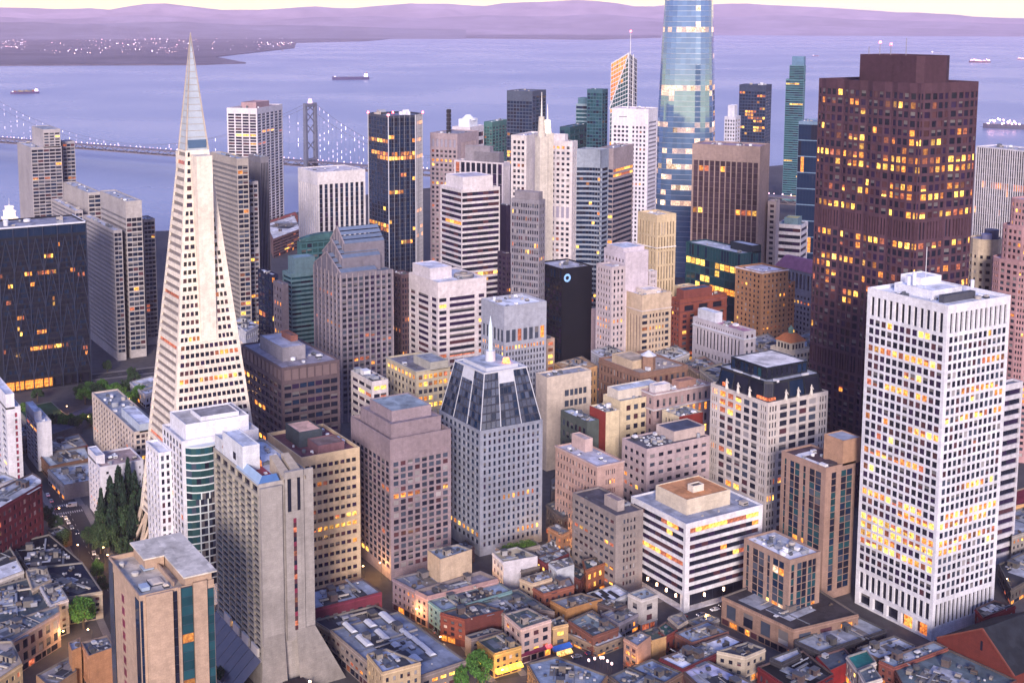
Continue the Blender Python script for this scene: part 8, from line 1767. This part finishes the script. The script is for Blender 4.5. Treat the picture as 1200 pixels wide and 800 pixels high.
LAMPS = [(616.6, -157.97, 0, 1250, 'street lamp under the conifers near the pyramid legs'), (606.32, -157.26, 0, 1250, 'lower of the two street lamps by the pyramid legs'), (538.3, -120.61, 90, 1750, 'street lamp glowing yellow behind the bright green round tree'), (534.48, -130.18, 90, 1750, 'street lamp glowing orange left of the orange tower'), (540.06, -114.56, 60, 1000, 'street lamp at the end of the arched pink stone building'), (531.25, -259.35, 0, 1750, 'street lamp at the foot of the tan banded block'), (530.59, -268.16, 0, 1500, 'street lamp in the dark canyon left of the mauve tower'), (481.66, -259.86, 180, 2500, 'street lamp lighting the tan street front orange'), (864.88, -200.52, 0, 2000, 'lamp on the lawn terrace before the braced black block'), (861.1, -241.97, 0, 2000, 'lamp among trees left of the pyramid'), (834.76, -207.04, 0, 1250, 'lamp among the garden trees above the white block'), (516.42, -359.54, 180, 3500, 'lamp in the yellow lit lane left of the grey stone block'), (522.33, -184.22, 0, 1750, 'round yellow lamp at the foot of the concrete hotel balconies'), (365.27, -513.12, 0, 1750, 'lamp shining over the roofs right of the white tower'), (472.3, -353.73, 90, 1250, 'lamp in the brick alley left of the ribbon windowed block'), (414.89, -262.35, -90, 2500, 'lamp in front of the yellow corner shop'), (486.46, -266.85, 0, 2200, 'lamp between the skylight roof and the row buildings'), (450.45, -256.09, 0, 2200, 'lamp at the kerb opposite the red brick side wall'), (529.37, -281.96, 180, 2600, 'lamp deep in the street beside the mauve tower corner'), (467.75, -321.17, 90, 1800, 'lamp behind the orange lit parapet building'), (441.31, -338.41, 90, 2200, 'lamp in the lane before the ribbon windowed block'), (408.84, -367.14, 0, 2200, 'lamp at the corner of podium and ribbon windowed block'), (493.11, -299.76, 0, 1800, 'lamp behind the long pale parapet building'), (361.97, -400.34, 0, 2200, 'lamp in the gap before the white tower arcade'), (680.34, -151.52, 0, 1800, 'lamp at the crossing by the plain white block'), (626.21, -147.83, 0, 1800, 'lamp on the left street by the conifer grove'), (389.15, -311.48, -90, 1750, 'lamp at the foot of the orange lit pink building')]
lamps()

# ------------------------------------------------------------------ trees
LEAF = {}
def leafmat(c):
    k = 'leaf_'+key(c)
    if k in LEAF: return LEAF[k]
    m, nt, b = newmat(k); N, L = nt.nodes, nt.links
    g = N.new('ShaderNodeNewGeometry')
    r = N.new('ShaderNodeMapRange'); r.inputs['To Min'].default_value = .45; r.inputs['To Max'].default_value = 1.6
    L.new(g.outputs['Random Per Island'], r.inputs['Value'])
    mm = N.new('ShaderNodeVectorMath'); mm.operation = 'SCALE'; mm.inputs[0].default_value = col(c)
    L.new(r.outputs[0], mm.inputs['Scale']); L.new(mm.outputs[0], b.inputs['Base Color'])
    b.inputs['Roughness'].default_value = .7; b.inputs['Specular IOR Level'].default_value = .2
    LEAF[k] = m
    return m
def leaf_card(mb, p, s, r, mat):
    n = Vector((r.gauss(0, 1), r.gauss(0, 1), r.gauss(.5, .8))).normalized()
    u = n.orthogonal().normalized(); u.rotate(Matrix.Rotation(r.uniform(0, 6.28), 3, n)); v = n.cross(u)
    a, b2 = s*r.uniform(.6, 1.2), s*r.uniform(.5, 1.0)
    mb.face([tuple(p+u*a), tuple(p+v*b2), tuple(p-u*a), tuple(p-v*b2)], mat)
TP = {}
def tree(kind, x, y, h, rr, label, seed, z=0):
    """broadleaf or conifer: tapered trunk, limbs, and a crown of leaf clumps"""
    name = {'b': 'street_tree', 'c': 'conifer_tree', 'p': 'street_tree', 'd': 'street_tree'}[kind]
    kk = (kind, seed % 4)
    if kk not in TP:
        r = random.Random(seed*31+ord(kind))
        root = empty(name, label, 'tree', (0, 0, 0), 0, 'trees between the buildings')
        bark = noisemat('bark', (.09, .065, .05), ((.8, .3),), .95)
        t = MB()
        cr = MB()
        if kind == 'c':
            t.bar((0, 0, -.2), (0, 0, .95), .045, bark, 7, .008); t.build('trunk', root)
            lm = leafmat((.014, .032, .022))
            for i in range(34):
                zz = .10+.86*(i/33)
                reach = (1-zz)**.8*.62+.02; a0 = i*2.4
                for q in range(5):
                    a = a0+q*1.2566+r.uniform(-.3, .3); rc = reach*r.uniform(.65, 1.1)
                    for s in range(7):
                        f = (s+.6)/7
                        p = Vector((rc*f*math.cos(a)*1.0, rc*f*math.sin(a), zz-.10*f*f+r.uniform(-.02, .02)))
                        for _ in range(3): leaf_card(cr, p+Vector((r.gauss(0, .025), r.gauss(0, .025), r.gauss(0, .012))), .045*(1.25-.4*f), r, lm)
        else:
            t.bar((0, 0, -.1), (0, 0, .38), .05, bark, 7, .03)
            lm = leafmat({'b': (.06, .15, .03), 'p': (.075, .15, .03), 'd': (.03, .06, .028)}[kind])
            cl = []
            for i in range(40):
                a = r.uniform(0, 6.28); el = math.asin(r.uniform(-.75, 1)); q = r.uniform(.3, 1)**.45
                c = Vector((.47*q*math.cos(a)*math.cos(el), .47*q*math.sin(a)*math.cos(el), .56+.36*q*math.sin(el)))
                cl.append((c, r.uniform(.10, .18)))
            for c, s in cl[:9]: t.bar((0, 0, .34), tuple(c), .022, bark, 5, .006)
            t.build('trunk', root)
            for c, s in cl:
                for _ in range(85):
                    d = Vector((r.gauss(0, 1), r.gauss(0, 1), r.gauss(0, 1))).normalized()*(s*r.uniform(.5, 1.05)); d.z *= .75
                    leaf_card(cr, c+d, .036, r, lm)
        cr.build('crown', root)
        TP[kk] = root; o = root
    else: o = dup(TP[kk]); o['label'] = label
    o.location = (x, y, z); o.rotation_euler = (0, 0, seed*1.3)
    k = rr/(.62 if kind == 'c' else .56); o.scale = (k, k, h)
    return o
for i_, (k_, x_, y_, h_, r_, l_, z_) in enumerate([('c', 649.02, -165.61, 27, 5.76, 'first tall dark conifer, counted from the left, in the grove beside the pyramid', 0), ('c', 655.56, -172.32, 30, 7.46, 'second tall dark conifer, counted from the left, in the grove beside the pyramid', 0), ('c', 657.86, -177.5, 34, 9.15, 'third tall dark conifer, counted from the left, in the grove beside the pyramid', 0), ('c', 662.3, -183.83, 36, 6.74, 'fifth tall dark conifer, counted from the left, in the grove beside the pyramid', 0), ('c', 648.93, -183.58, 33, 7.61, 'sixth tall dark conifer, counted from the left, in the grove beside the pyramid', 0), ('c', 640.94, -174.93, 30, 5.71, 'fourth tall dark conifer, counted from the left, in the grove beside the pyramid', 0), ('c', 635.14, -167.54, 26, 7.23, 'a shorter front tall dark conifer, counted from the left, in the grove beside the pyramid', 0), ('c', 634.27, -181.91, 28, 6.81, 'eighth tall dark conifer, counted from the left, in the grove beside the pyramid', 0), ('c', 630.04, -176.2, 26, 5.43, 'seventh tall dark conifer, counted from the left, in the grove beside the pyramid', 0), ('c', 650.95, -189.23, 30, 5.73, 'last tall dark conifer, counted from the left, in the grove beside the pyramid', 0), ('d', 641.93, -164.57, 20, 6.57, 'leftmost dark broad tree mixed among the tall conifers by the pyramid', 0), ('d', 647.41, -172.74, 24, 7.09, 'tallest left dark broad tree mixed among the tall conifers by the pyramid', 0), ('d', 634.59, -174.88, 22, 6.96, 'middle dark broad tree mixed among the tall conifers by the pyramid', 0), ('d', 641.75, -182.35, 25, 6.61, 'tallest right dark broad tree mixed among the tall conifers by the pyramid', 0), ('d', 629.84, -163.89, 16, 5.59, 'lowest front dark broad tree mixed among the tall conifers by the pyramid', 0), ('d', 629.93, -159.59, 13, 5.15, 'broad dark round tree at the front edge of the conifer grove', 0), ('d', 641.58, -156.61, 11, 3.93, 'small dark tree left of the conifer grove', 0), ('d', 616.56, -167.93, 12, 4.65, 'brownish dark tree below the conifer grove by the pyramid legs', 0), ('d', 678.38, -144.95, 12, 4.13, 'dark round tree at the corner below the dark red brick building', 0), ('d', 662.34, -145.19, 12, 4.03, 'middle dark street tree in the row down the left street', 0), ('d', 642.57, -144.37, 12, 3.92, 'dark street tree at the lower end of the row on the left street', 0), ('p', 596.54, -149.39, 12, 3.66, 'bright green small tree beside the orange tower', 0), ('d', 581.39, -147.75, 10, 2.78, 'dark tree squeezed between street and orange tower', 0), ('b', 552.41, -131.2, 15, 7.51, 'large round bright green tree at the street corner lower left', 0), ('d', 568.76, -126.2, 9, 2.31, 'small dark tree beside the large bright green tree', 0), ('b', 419.55, -255.13, 17, 6.17, 'large bright green tree at the bottom edge beside the yellow shop', 0), ('b', 419.6, -247.17, 12, 3.22, 'smaller green tree at the bottom edge left of the yellow shop', 0), ('d', 903.73, -218.65, 12, 4.92, 'dark green tree beside the braced black block', 0), ('b', 908.46, -227.11, 12, 4.95, 'mid green tree on the terrace right of the braced black block', 0), ('b', 908.36, -235.63, 12, 4.96, 'green tree at the middle of the terrace', 0), ('d', 881.02, -233.03, 12, 4.82, 'dark tree at the right end of the terrace', 0), ('p', 870.62, -234.91, 11, 4.77, 'bright yellow green tree by the lamp left of the pyramid', 0), ('p', 869.58, -240.59, 11, 4.17, 'yellow green tree next to the orange lamp glow', 0), ('d', 848.1, -191.13, 10, 4.6, 'dark tree behind the thin white block', 0), ('p', 840.44, -197.05, 10, 4.56, 'olive tree below the long terrace roof', 0), ('p', 840.63, -203.79, 10, 4.57, 'light olive tree in the middle of the garden row', 0), ('d', 837.76, -208.67, 10, 3.99, 'dark tree at the right end of the garden row', 0), ('d', 932.46, -264.42, 11, 4.48, 'dark tree behind the pyramid near the white pavilion', 0), ('b', 889.51, -218.6, 13, 6.05, 'green tree at the left end of the dark terrace roof', 0), ('d', 894.05, -226.95, 13, 6.1, 'dark green tree behind the dark terrace roof', 0), ('b', 891.43, -239.54, 13, 6.1, 'leafy green tree right of the dark terrace roof', 0), ('p', 881.1, -240.87, 13, 6.04, 'yellow green tree lit by the garden lamp', 0), ('d', 841.28, -185.11, 12, 5.12, 'dark tree at the left of the garden row', 0), ('b', 837.3, -191.86, 12, 5.11, 'green tree in the left half of the garden row', 0), ('d', 829.76, -197.71, 12, 5.07, 'dark tree in the middle of the garden row', 0), ('b', 865.8, -243.08, 12, 5.94, 'leafy green tree beside the cream gridded block', 0), ('b', 878.44, -253.46, 12, 6.04, 'green tree between cream gridded block and pyramid', 0), ('p', 886.42, -177.35, 9, 4.78, 'green tree at the left end of the lawn terrace', 0), ('d', 914.87, -191.6, 10, 4.94, 'dark tree under the lit lobby of the braced black block', 0), ('d', 899.63, -250.45, 12, 5.55, 'dark tree in the street grove left of the pyramid', 0), ('d', 911.5, -260.17, 12, 5.64, 'dark tree close to the left edge of the pyramid', 0), ('d', 965.32, -254.93, 10, 3.96, 'small tree on the far street before the grey slab', 0), ('d', 476.79, -165.94, 8, 3.0, 'low dark tree at the foot of the concrete hotel', 0), ('p', 378.04, -539.27, 7, 3.92, 'lit green lawn tree at the right edge', 0)]): tree(k_, x_, y_, h_, r_, l_, i_+1, z_)
# roof garden shrubs
def garden():
    o, H, par = KEY['roofgarden']; r = random.Random(3)
    lm = leafmat((.06, .12, .02))
    for k, (px, py) in enumerate([(502.55, -320.9), (503.87, -324.69), (503.27, -327.74), (503.52, -331.38), (502.91, -334.46), (500.12, -335.11), (500.25, -324.81), (500.07, -329.12), (499.15, -320.69), (499.67, -331.83)]):
        b = MB()
        for _ in range(160):
            d = Vector((r.gauss(0, 1), r.gauss(0, 1), r.gauss(0, 1))).normalized()*r.uniform(.4, 1); d.z = abs(d.z)*.9
            leaf_card(b, d*2.1, .32, r, lm)
        q = b.build('shrub', o); q.location = (px-o.location.x, py-o.location.y, H-par)
garden()

# ------------------------------------------------------------------ suspension bridge
def bridge():
    A, B, T = ((2731.05, -522.19), (1916.25, -940.22), (1998.98, -883.31))
    root = empty('suspension_bridge', 'grey suspension bridge with lit hanger cables crossing the bay', 'bridge', (T[0], T[1], -3))
    d = Vector((A[0]-B[0], A[1]-B[1])); L = d.length; u = d/L; n = Vector((-u.y, u.x))
    sA = Vector((A[0]-T[0], A[1]-T[1])).dot(u); sB = Vector((B[0]-T[0], B[1]-T[1])).dot(u)
    st = noisemat('bridge_steel', (.13, .14, .19), ((.05, .12), (.6, .1)), .6); dk = noisemat('bridge_truss', (.2, .17, .19), ((.05, .12),), .7)
    hl = litm('hanger_lit', (.95, .9, 1), 1.8)
    zd = 29.0+3; H = 129.29+3
    def P(s, o, z): return (u.x*s+n.x*o, u.y*s+n.y*o, z)
    s0, s1 = sB-900, sA+700
    m = MB()
    for z0, z1 in ((zd-1, zd), (zd-9, zd-8)):
        m.face([P(s0, -11, z1), P(s1, -11, z1), P(s1, 11, z1), P(s0, 11, z1)], dk); m.face([P(s0, -11, z0), P(s1, -11, z0), P(s1, -11, z1), P(s0, -11, z1)], dk); m.face([P(s0, 11, z0), P(s1, 11, z0), P(s1, 11, z1), P(s0, 11, z1)], dk)
    m.build('deck', root)
    t = MB(); k = s0; i = 0
    while k < s1:
        for o in (-11, 11):
            t.bar(P(k, o, zd-8.5), P(k+14, o, zd-.5) , .6, dk, 4) if i % 2 == 0 else t.bar(P(k, o, zd-.5), P(k+14, o, zd-8.5), .6, dk, 4)
        k += 14; i += 1
    t.build('truss', root, kind='stuff')
    def pylon(s):
        p = MB()
        for o in (-13, 13):
            p.box(-3.5, o-3, -3, 3.5, o+3, H-2, st, False, 1.0, .6)
        for z in (20, 48, 76, 96, 116, 134):
            if z < H-6 and z > 0:
                for a, b in ((-13, 13), (13, -13)): p.bar((0, a, z), (0, b, min(z+22, H-4)), .9, st)
        p.box(-2.5, -13, H-8, 2.5, 13, H-3, st, True); p.box(-3, -13, zd+2, 3, 13, zd+5, st, True)
        q = p.build('tower', root); q.location = (u.x*s, u.y*s, 0); q.rotation_euler = (0, 0, math.atan2(u.y, u.x))
        f = MB(); f.box(-9, -20, -6, 9, 20, 6, wall('#8f8a88')); q2 = f.build('pier', root); q2.location = (u.x*s, u.y*s, 0); q2.rotation_euler = q.rotation_euler
    span = 879.85
    pylon(0); pylon(span); pylon(-420)
    c = MB(); h = MB()
    def cable(sa, sb, za, zb, zm, first, last):
        nseg = 46
        pts = []
        for j in range(nseg+1):
            tt = j/nseg; z = za*(1-tt)+zb*tt - (4*tt*(1-tt))*((za+zb)/2-zm); pts.append((sa+(sb-sa)*tt, z))
        for o in (-13, 13):
            for (a, z0), (b, z1) in zip(pts, pts[1:]): c.bar(P(a, o, z0), P(b, o, z1), .34, st, 4)
            for s, z in pts[1:-1]:
                c.bar(P(s, o, zd), P(s, o, z), .09, st, 3)
                if o > 0: continue
                k = 0; zz = z-1
                rr = random.Random(int(s*3+z))
                while zz > zd+4:
                    if rr.random() < .62: h.bar(P(s, o-1, zz), P(s, o-1, zz-rr.uniform(2.5, 6)), .36, hl, 4)
                    zz -= 9
    cable(0, span, H-3, H-3, zd+6, 0, 0); cable(-420, 0, H-30, H-3, zd+22, 0, 0); cable(span, span+420, H-3, zd+4, zd+40, 0, 0)
    c.build('cable', root, kind='stuff'); h.build('hanger_light', root, kind='stuff')
    l = MB(); rr = random.Random(5); k = s0; la = litm('road_lamp_pink', (1, .6, .62), 5)
    while k < s1: 
        l.box(*[v for v in (P(k, -11.5, zd+1.5)[0]-.45, P(k, -11.5, 0)[1]-.45, zd+1.0, P(k, -11.5, 0)[0]+.45, P(k, -11.5, 0)[1]+.45, zd+2.0)], la); k += rr.uniform(7, 16)
    l.build('deck_light', root, kind='stuff')
    b = MB(); b.cyl(0, 0, H-2, H+5, 4, 2.5, litm('tower_lamp', (1, .62, .55), 1.6), 10); b.build('beacon', root)
bridge()

# ------------------------------------------------------------------ ships
def ship(x, y, a, L, label, hull, kind):
    root = empty('cargo_ship' if kind != 'f' else 'ferry_boat', label, 'ship' if kind != 'f' else 'boat', (x, y, -3), R(a))
    w = L*.15; h = L*.075
    hm = paint(hull); wm = litm('ship_house', (1, .82, .82), 1.2, (.7, .65, .68)); dk = paint('#5a5260')
    n = 12; st = []
    for i in range(n+1):
        t = i/n; k = min(1, (1-t)*4.2)**.6 * min(1, .75+t*2); st.append((L*(t-.5), w/2*k, h*(1+.35*max(0, t-.8)*5*.4)))
    b = MB()
    for (x0, w0, h0), (x1, w1, h1) in zip(st, st[1:]):
        for s in (-1, 1):
            q = [(x0, s*w0*.85, -1), (x1, s*w1*.85, -1), (x1, s*w1, h1), (x0, s*w0, h0)]; b.face(q if s < 0 else q[::-1], hm)
        b.face([(x0, -w0, h0-.4), (x1, -w1, h1-.4), (x1, w1, h1-.4), (x0, w0, h0-.4)], dk)
    b.face([(st[0][0], st[0][1], -1), (st[0][0], -st[0][1], -1), (st[0][0], -st[0][1], st[0][2]), (st[0][0], st[0][1], st[0][2])], hm)
    b.build('hull', root, merge=True)
    c = MB(); x0 = -L*.46
    c.box(x0, -w*.42, h-.5, x0+L*.10, w*.42, h+L*.05, wm); c.box(x0+L*.01, -w*.36, h+L*.05, x0+L*.085, w*.36, h+L*.085, wm); c.build('deckhouse', root)
    f = MB(); f.cyl(x0+L*.03, 0, h+L*.085, h+L*.125, L*.014, L*.011, paint('#7d2a2a'), 10); f.build('funnel', root)
    m = MB()
    for t in (.15, .42): m.bar((L*(t-.1), 0, h-.4), (L*(t-.1), 0, h+L*.06), L*.005, paint('#b9b4b8'), 5)
    m.box(L*.40, -w*.2, h, L*.44, w*.2, h+L*.02, wm); m.build('mast', root, kind='stuff')
    if kind == 'c':
        r = random.Random(int(L)); kk = MB()
        for i in range(9):
            for j in (-1, 0, 1):
                xx = -L*.32+i*L*.078; hh = L*.02*r.choice((1, 2, 3))
                kk.box(xx, j*w*.28-w*.13, h-.4, xx+L*.07, j*w*.28+w*.13, h+hh, paint(r.choice(('#8a3a3a', '#4a5a7a', '#9a8a6a', '#6a6a72'))))
        kk.build('container', root, kind='stuff')
    if kind == 'l':
        ll = MB(); r = random.Random(9)
        for i in range(26): ll.box(*(lambda xx, yy, zz, s: (xx-s, yy-s, zz-s, xx+s, yy+s, zz+s))(r.uniform(-.42, .42)*L, r.uniform(-.4, .4)*w, h+r.uniform(0, .10)*L, L*.011), litm('ship_lamp', (1, .5, .45), 9), True)
        ll.build('deck_light', root, kind='stuff')
for s_ in [(4858.33, -1019.84, 92.14, 101.71, 'dark violet hulled freighter with white upper works on the bay at far left', '#4a3f6a', 'c'), (5245.42, -2517.49, 68.36, 165.36, 'long low dark tanker alone on the open bay above the bridge', '#3a3560', 't'), (5309.23, -6872.21, 37.69, 126.27, 'brightly red lit ship on the bay right of the dark tower', '#5a3a4a', 'l'), (6930.8, -8452.89, -132.65, 86.7, 'small white ship low over the dark tower roof', '#8a8aa4', 't'), (6824.72, -7019.07, -105.8, 51.76, 'tiny boat right of the thin teal tower', '#7a4a5a', 'f'), (5551.2, -7624.83, 36.06, 74.8, 'lit ship cut by the right edge', '#6a4a4a', 'l'), (2058.21, -2805.76, 40.26, 142.59, 'large moored ship crowded with pink and orange lamps at right', '#4a4a60', 'l')]: ship(*s_)

# ------------------------------------------------------------------ lit clock tower by the water
def clock_tower():
    X, Y = (1386.89, -270.4)
    H = 75.66
    root = empty('clock_tower', 'brightly floodlit white clock tower by the water at the far left', 'tower', (X, Y, 0))
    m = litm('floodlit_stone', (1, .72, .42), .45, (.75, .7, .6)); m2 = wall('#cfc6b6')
    b = MB(); b.box(-7, -7, 0, 7, 7, H*.60, m2); b.build('shaft', root)
    z = H*.60
    for q, hh in ((8.4, .11), (6.6, .10), (5.0, .08), (3.4, .05)):
        s = MB(); s.box(-q, -q, z, q, q, z+H*hh, m); s.box(-q-.6, -q-.6, z+H*hh, q+.6, q+.6, z+H*hh+.8, m, True)
        for e in range(4):
            t = -q+q*2*(e+.5)/4; s.box(-q-.3, t-.5, z, -q, t+.5, z+H*hh, m); s.box(t-.5, q, z, t+.5, q+.3, z+H*hh, m)
        s.build('belfry_stage', root); z += H*hh+.8
    s = MB(); s.cyl(0, 0, z, H, 2.6, .2, m, 8); s.build('cupola', root)
    f = MB(); f.bar((0, 0, H), (0, 0, H+7), .2, paint('#d8d4d0')); f.build('flagpole', root)
clock_tower()

# ------------------------------------------------------------------ podium and gabled hall
def podium():
    pts = [(412.34, -378.0), (372.95, -382.49), (369.09, -416.97), (395.35, -420.54), (414.34, -402.34)]
    o = low(pts, 13, 'podium_block', 'low tan podium with tall lit openings and dark deck below the glass bayed blocks', 'low building', '#8f7568', '#3d3a3e', fl=1, bay=9, frac=(.5, .8), lit=.35, clut=4)
podium()
def gable_hall():
    X, Y, w, d, H = (303.89, -433.53, 37.38, 27.41, 10.0)
    root = empty('gabled_hall', 'red brick hall with a tall gable and dark slate roofs at the lower right', 'hall', (X, Y, 0))
    m = wall('#6b3029'); sl = roofm('#262a32'); zp = 13.0; e = 10.0
    xm = w*.42; d = 36
    b = MB()
    b.face([(w, 0, 0), (0, 0, 0), (0, 0, e), (xm, 0, e+zp), (w, 0, e)][::-1][::-1], m)
    b.face([(0, 0, 0), (0, -d, 0), (0, -d, e), (0, 0, e)], m); b.face([(w, -d, 0), (w, 0, 0), (w, 0, e), (w, -d, e)], m)
    b.face([(0, -d, 0), (w, -d, 0), (w, -d, e), (xm, -d, e+zp), (0, -d, e)], m); b.build('wall', root, merge=True)
    for x0, nm in ((0, 'roof_slope'), (w, 'roof_slope')):
        s = MB(); n = 7
        for i in range(n):
            t0, t1 = i/n, (i+1)/n
            f = lambda t: (x0+(xm-x0)*t, e+zp*t)
            (xa, za), (xb, zb) = f(t0), f(t1)
            q = [(xa, -.25, za+.1), (xa, -d-.3, za+.1), (xb, -d-.3, zb+.22), (xb, -.25, zb+.22)]
            s.face(q[::-1] if x0 == 0 else q, sl)
        s.build('roof_slope', root)
    c = MB(); tr = wall('#7a453a')
    for x0 in (0, w): c.bar((x0, .1, e+.1), (xm, .1, e+zp+.3), .4, tr)
    c.build('gable_coping', root, kind='stuff')
    v = MB(); v.box(xm-.5, .02, e+4, xm+.5, .12, e+8, G('dark')); v.build('vent_window', root)
    for k in range(5):
        v = MB(); v.box(w*(.1+.17*k), .02, 3, w*(.1+.17*k)+1.6, .14, 7, G('red')); v.build('window', root)
    # octagonal lower roof beside it
gable_hall()

# ------------------------------------------------------------------ shop awnings, signs, tents, bunting lamps
def street_bits():
    def attach(k): return KEY[k]
    o, H, par = KEY['yellowshop']
    lit = litm('awning_yellow', (1, .66, .05), 1.4, (.7, .45, .05))
    def wquads(o): 
        me = o.children[0].data; return me
    for i, (x, y, z, w_, a, c, nm) in enumerate([(422.27, -268.03, 3.2, 6, -90, 'y', 'yellowshop'), (422.39, -274.78, 3.2, 6, -90, 'y', 'yellowshop'), (430.3, -265.56, 3.2, 6, 180, 'y', 'yellowshop'), (428.05, -285.7, 4.2, 15, -90, 'w', 'pinkshop'), (428.21999999999997, -292.75, 4.2, 7, -90, 'r', 'pinkshop'), (424.69, -299.53, 4.0, 9, -90, 'b', 'blueawning'), (423.01, -299.69, 2.4, 7, -90, 'l', 'blueawning'), (350.28, -384.9, 5.0, 11, -90, 'r', 'redsign')]):
        b = MB()
        m = {'y': lit, 'b': paint('#2f62b8'), 'w': paint('#6e2440'), 'r': litm('sign_red', (1, .12, .10), .7, (.5, .05, .05)), 'l': litm('under_awning_glow', (1, .55, .12), 1.2)}[c]  # glowing entry stands in for the light under the blue awning
        b.face([(-w_/2, 0, 1.2), (w_/2, 0, 1.2), (w_/2, -2.0, 0), (-w_/2, -2.0, 0)][::-1], m); b.face([(-w_/2, -2.0, 0), (-w_/2, -2.0, -.5), (w_/2, -2.0, -.5), (w_/2, -2.0, 0)], m)
        b.face([(-w_/2, 0, 1.2), (-w_/2, -2, 0), (-w_/2, -2, -.5), (-w_/2, 0, -.5)], m); b.face([(w_/2, 0, 1.2), (w_/2, -2, 0), (w_/2, -2, -.5), (w_/2, 0, -.5)][::-1], m)
        p = KEY[nm][0]
        q = b.build('awning', p); q.location = (x-p.location.x, y-p.location.y, z); q.rotation_euler = (0, 0, R(a))
    o, H, par = KEY['redsign']
    # string lamps over the alley
    for k, (x, y) in enumerate([(408.39, -302.13), (408.31, -305.12), (407.63, -307.7), (407.09, -308.61), (403.87, -308.4), (401.25, -308.62)]):
        b = MB(); b.cyl(0, 0, 0, .9, .45, .45, litm('lantern_white', (1, .75, .6), 3), 8)
        b.bar((0, 0, .9), (0, 0, 1.4), .08, paint('#2c2f35'))
        q = b.build('lantern_lamp'); q.location = (x, y, 4.2)
        p = MB(); p.bar((0, 0, -4.2), (0, 0, 0), .07, paint('#2c2f35'), 5); p.build('post', q)
        tag(q, '%s white globe lantern of the row in the alley beyond the pink building' % ('first', 'second', 'third', 'fourth', 'fifth', 'last')[k], 'lantern', 'alley lanterns')
street_bits()

# ------------------------------------------------------------------ haze over the bay
hz = bpy.data.materials.new('haze'); hz.use_nodes = True
hn, hl_ = hz.node_tree.nodes, hz.node_tree.links
for n_ in list(hn): hn.remove(n_)
ho = hn.new('ShaderNodeOutputMaterial'); hv = hn.new('ShaderNodeVolumePrincipled')
hv.inputs['Color'].default_value = (.97,.78,1.0,1)
hv.inputs['Density'].default_value = 2.9e-05
hv.inputs['Anisotropy'].default_value = 0.0
hl_.new(hv.outputs[0], ho.inputs['Volume'])
if 2.9e-05 > 0:
    hb = MB()
    hb.box(-4100, -33100, -8, 34100, 4100, 680, hz, True)
    ho_ = hb.build('haze', None, kind='stuff')
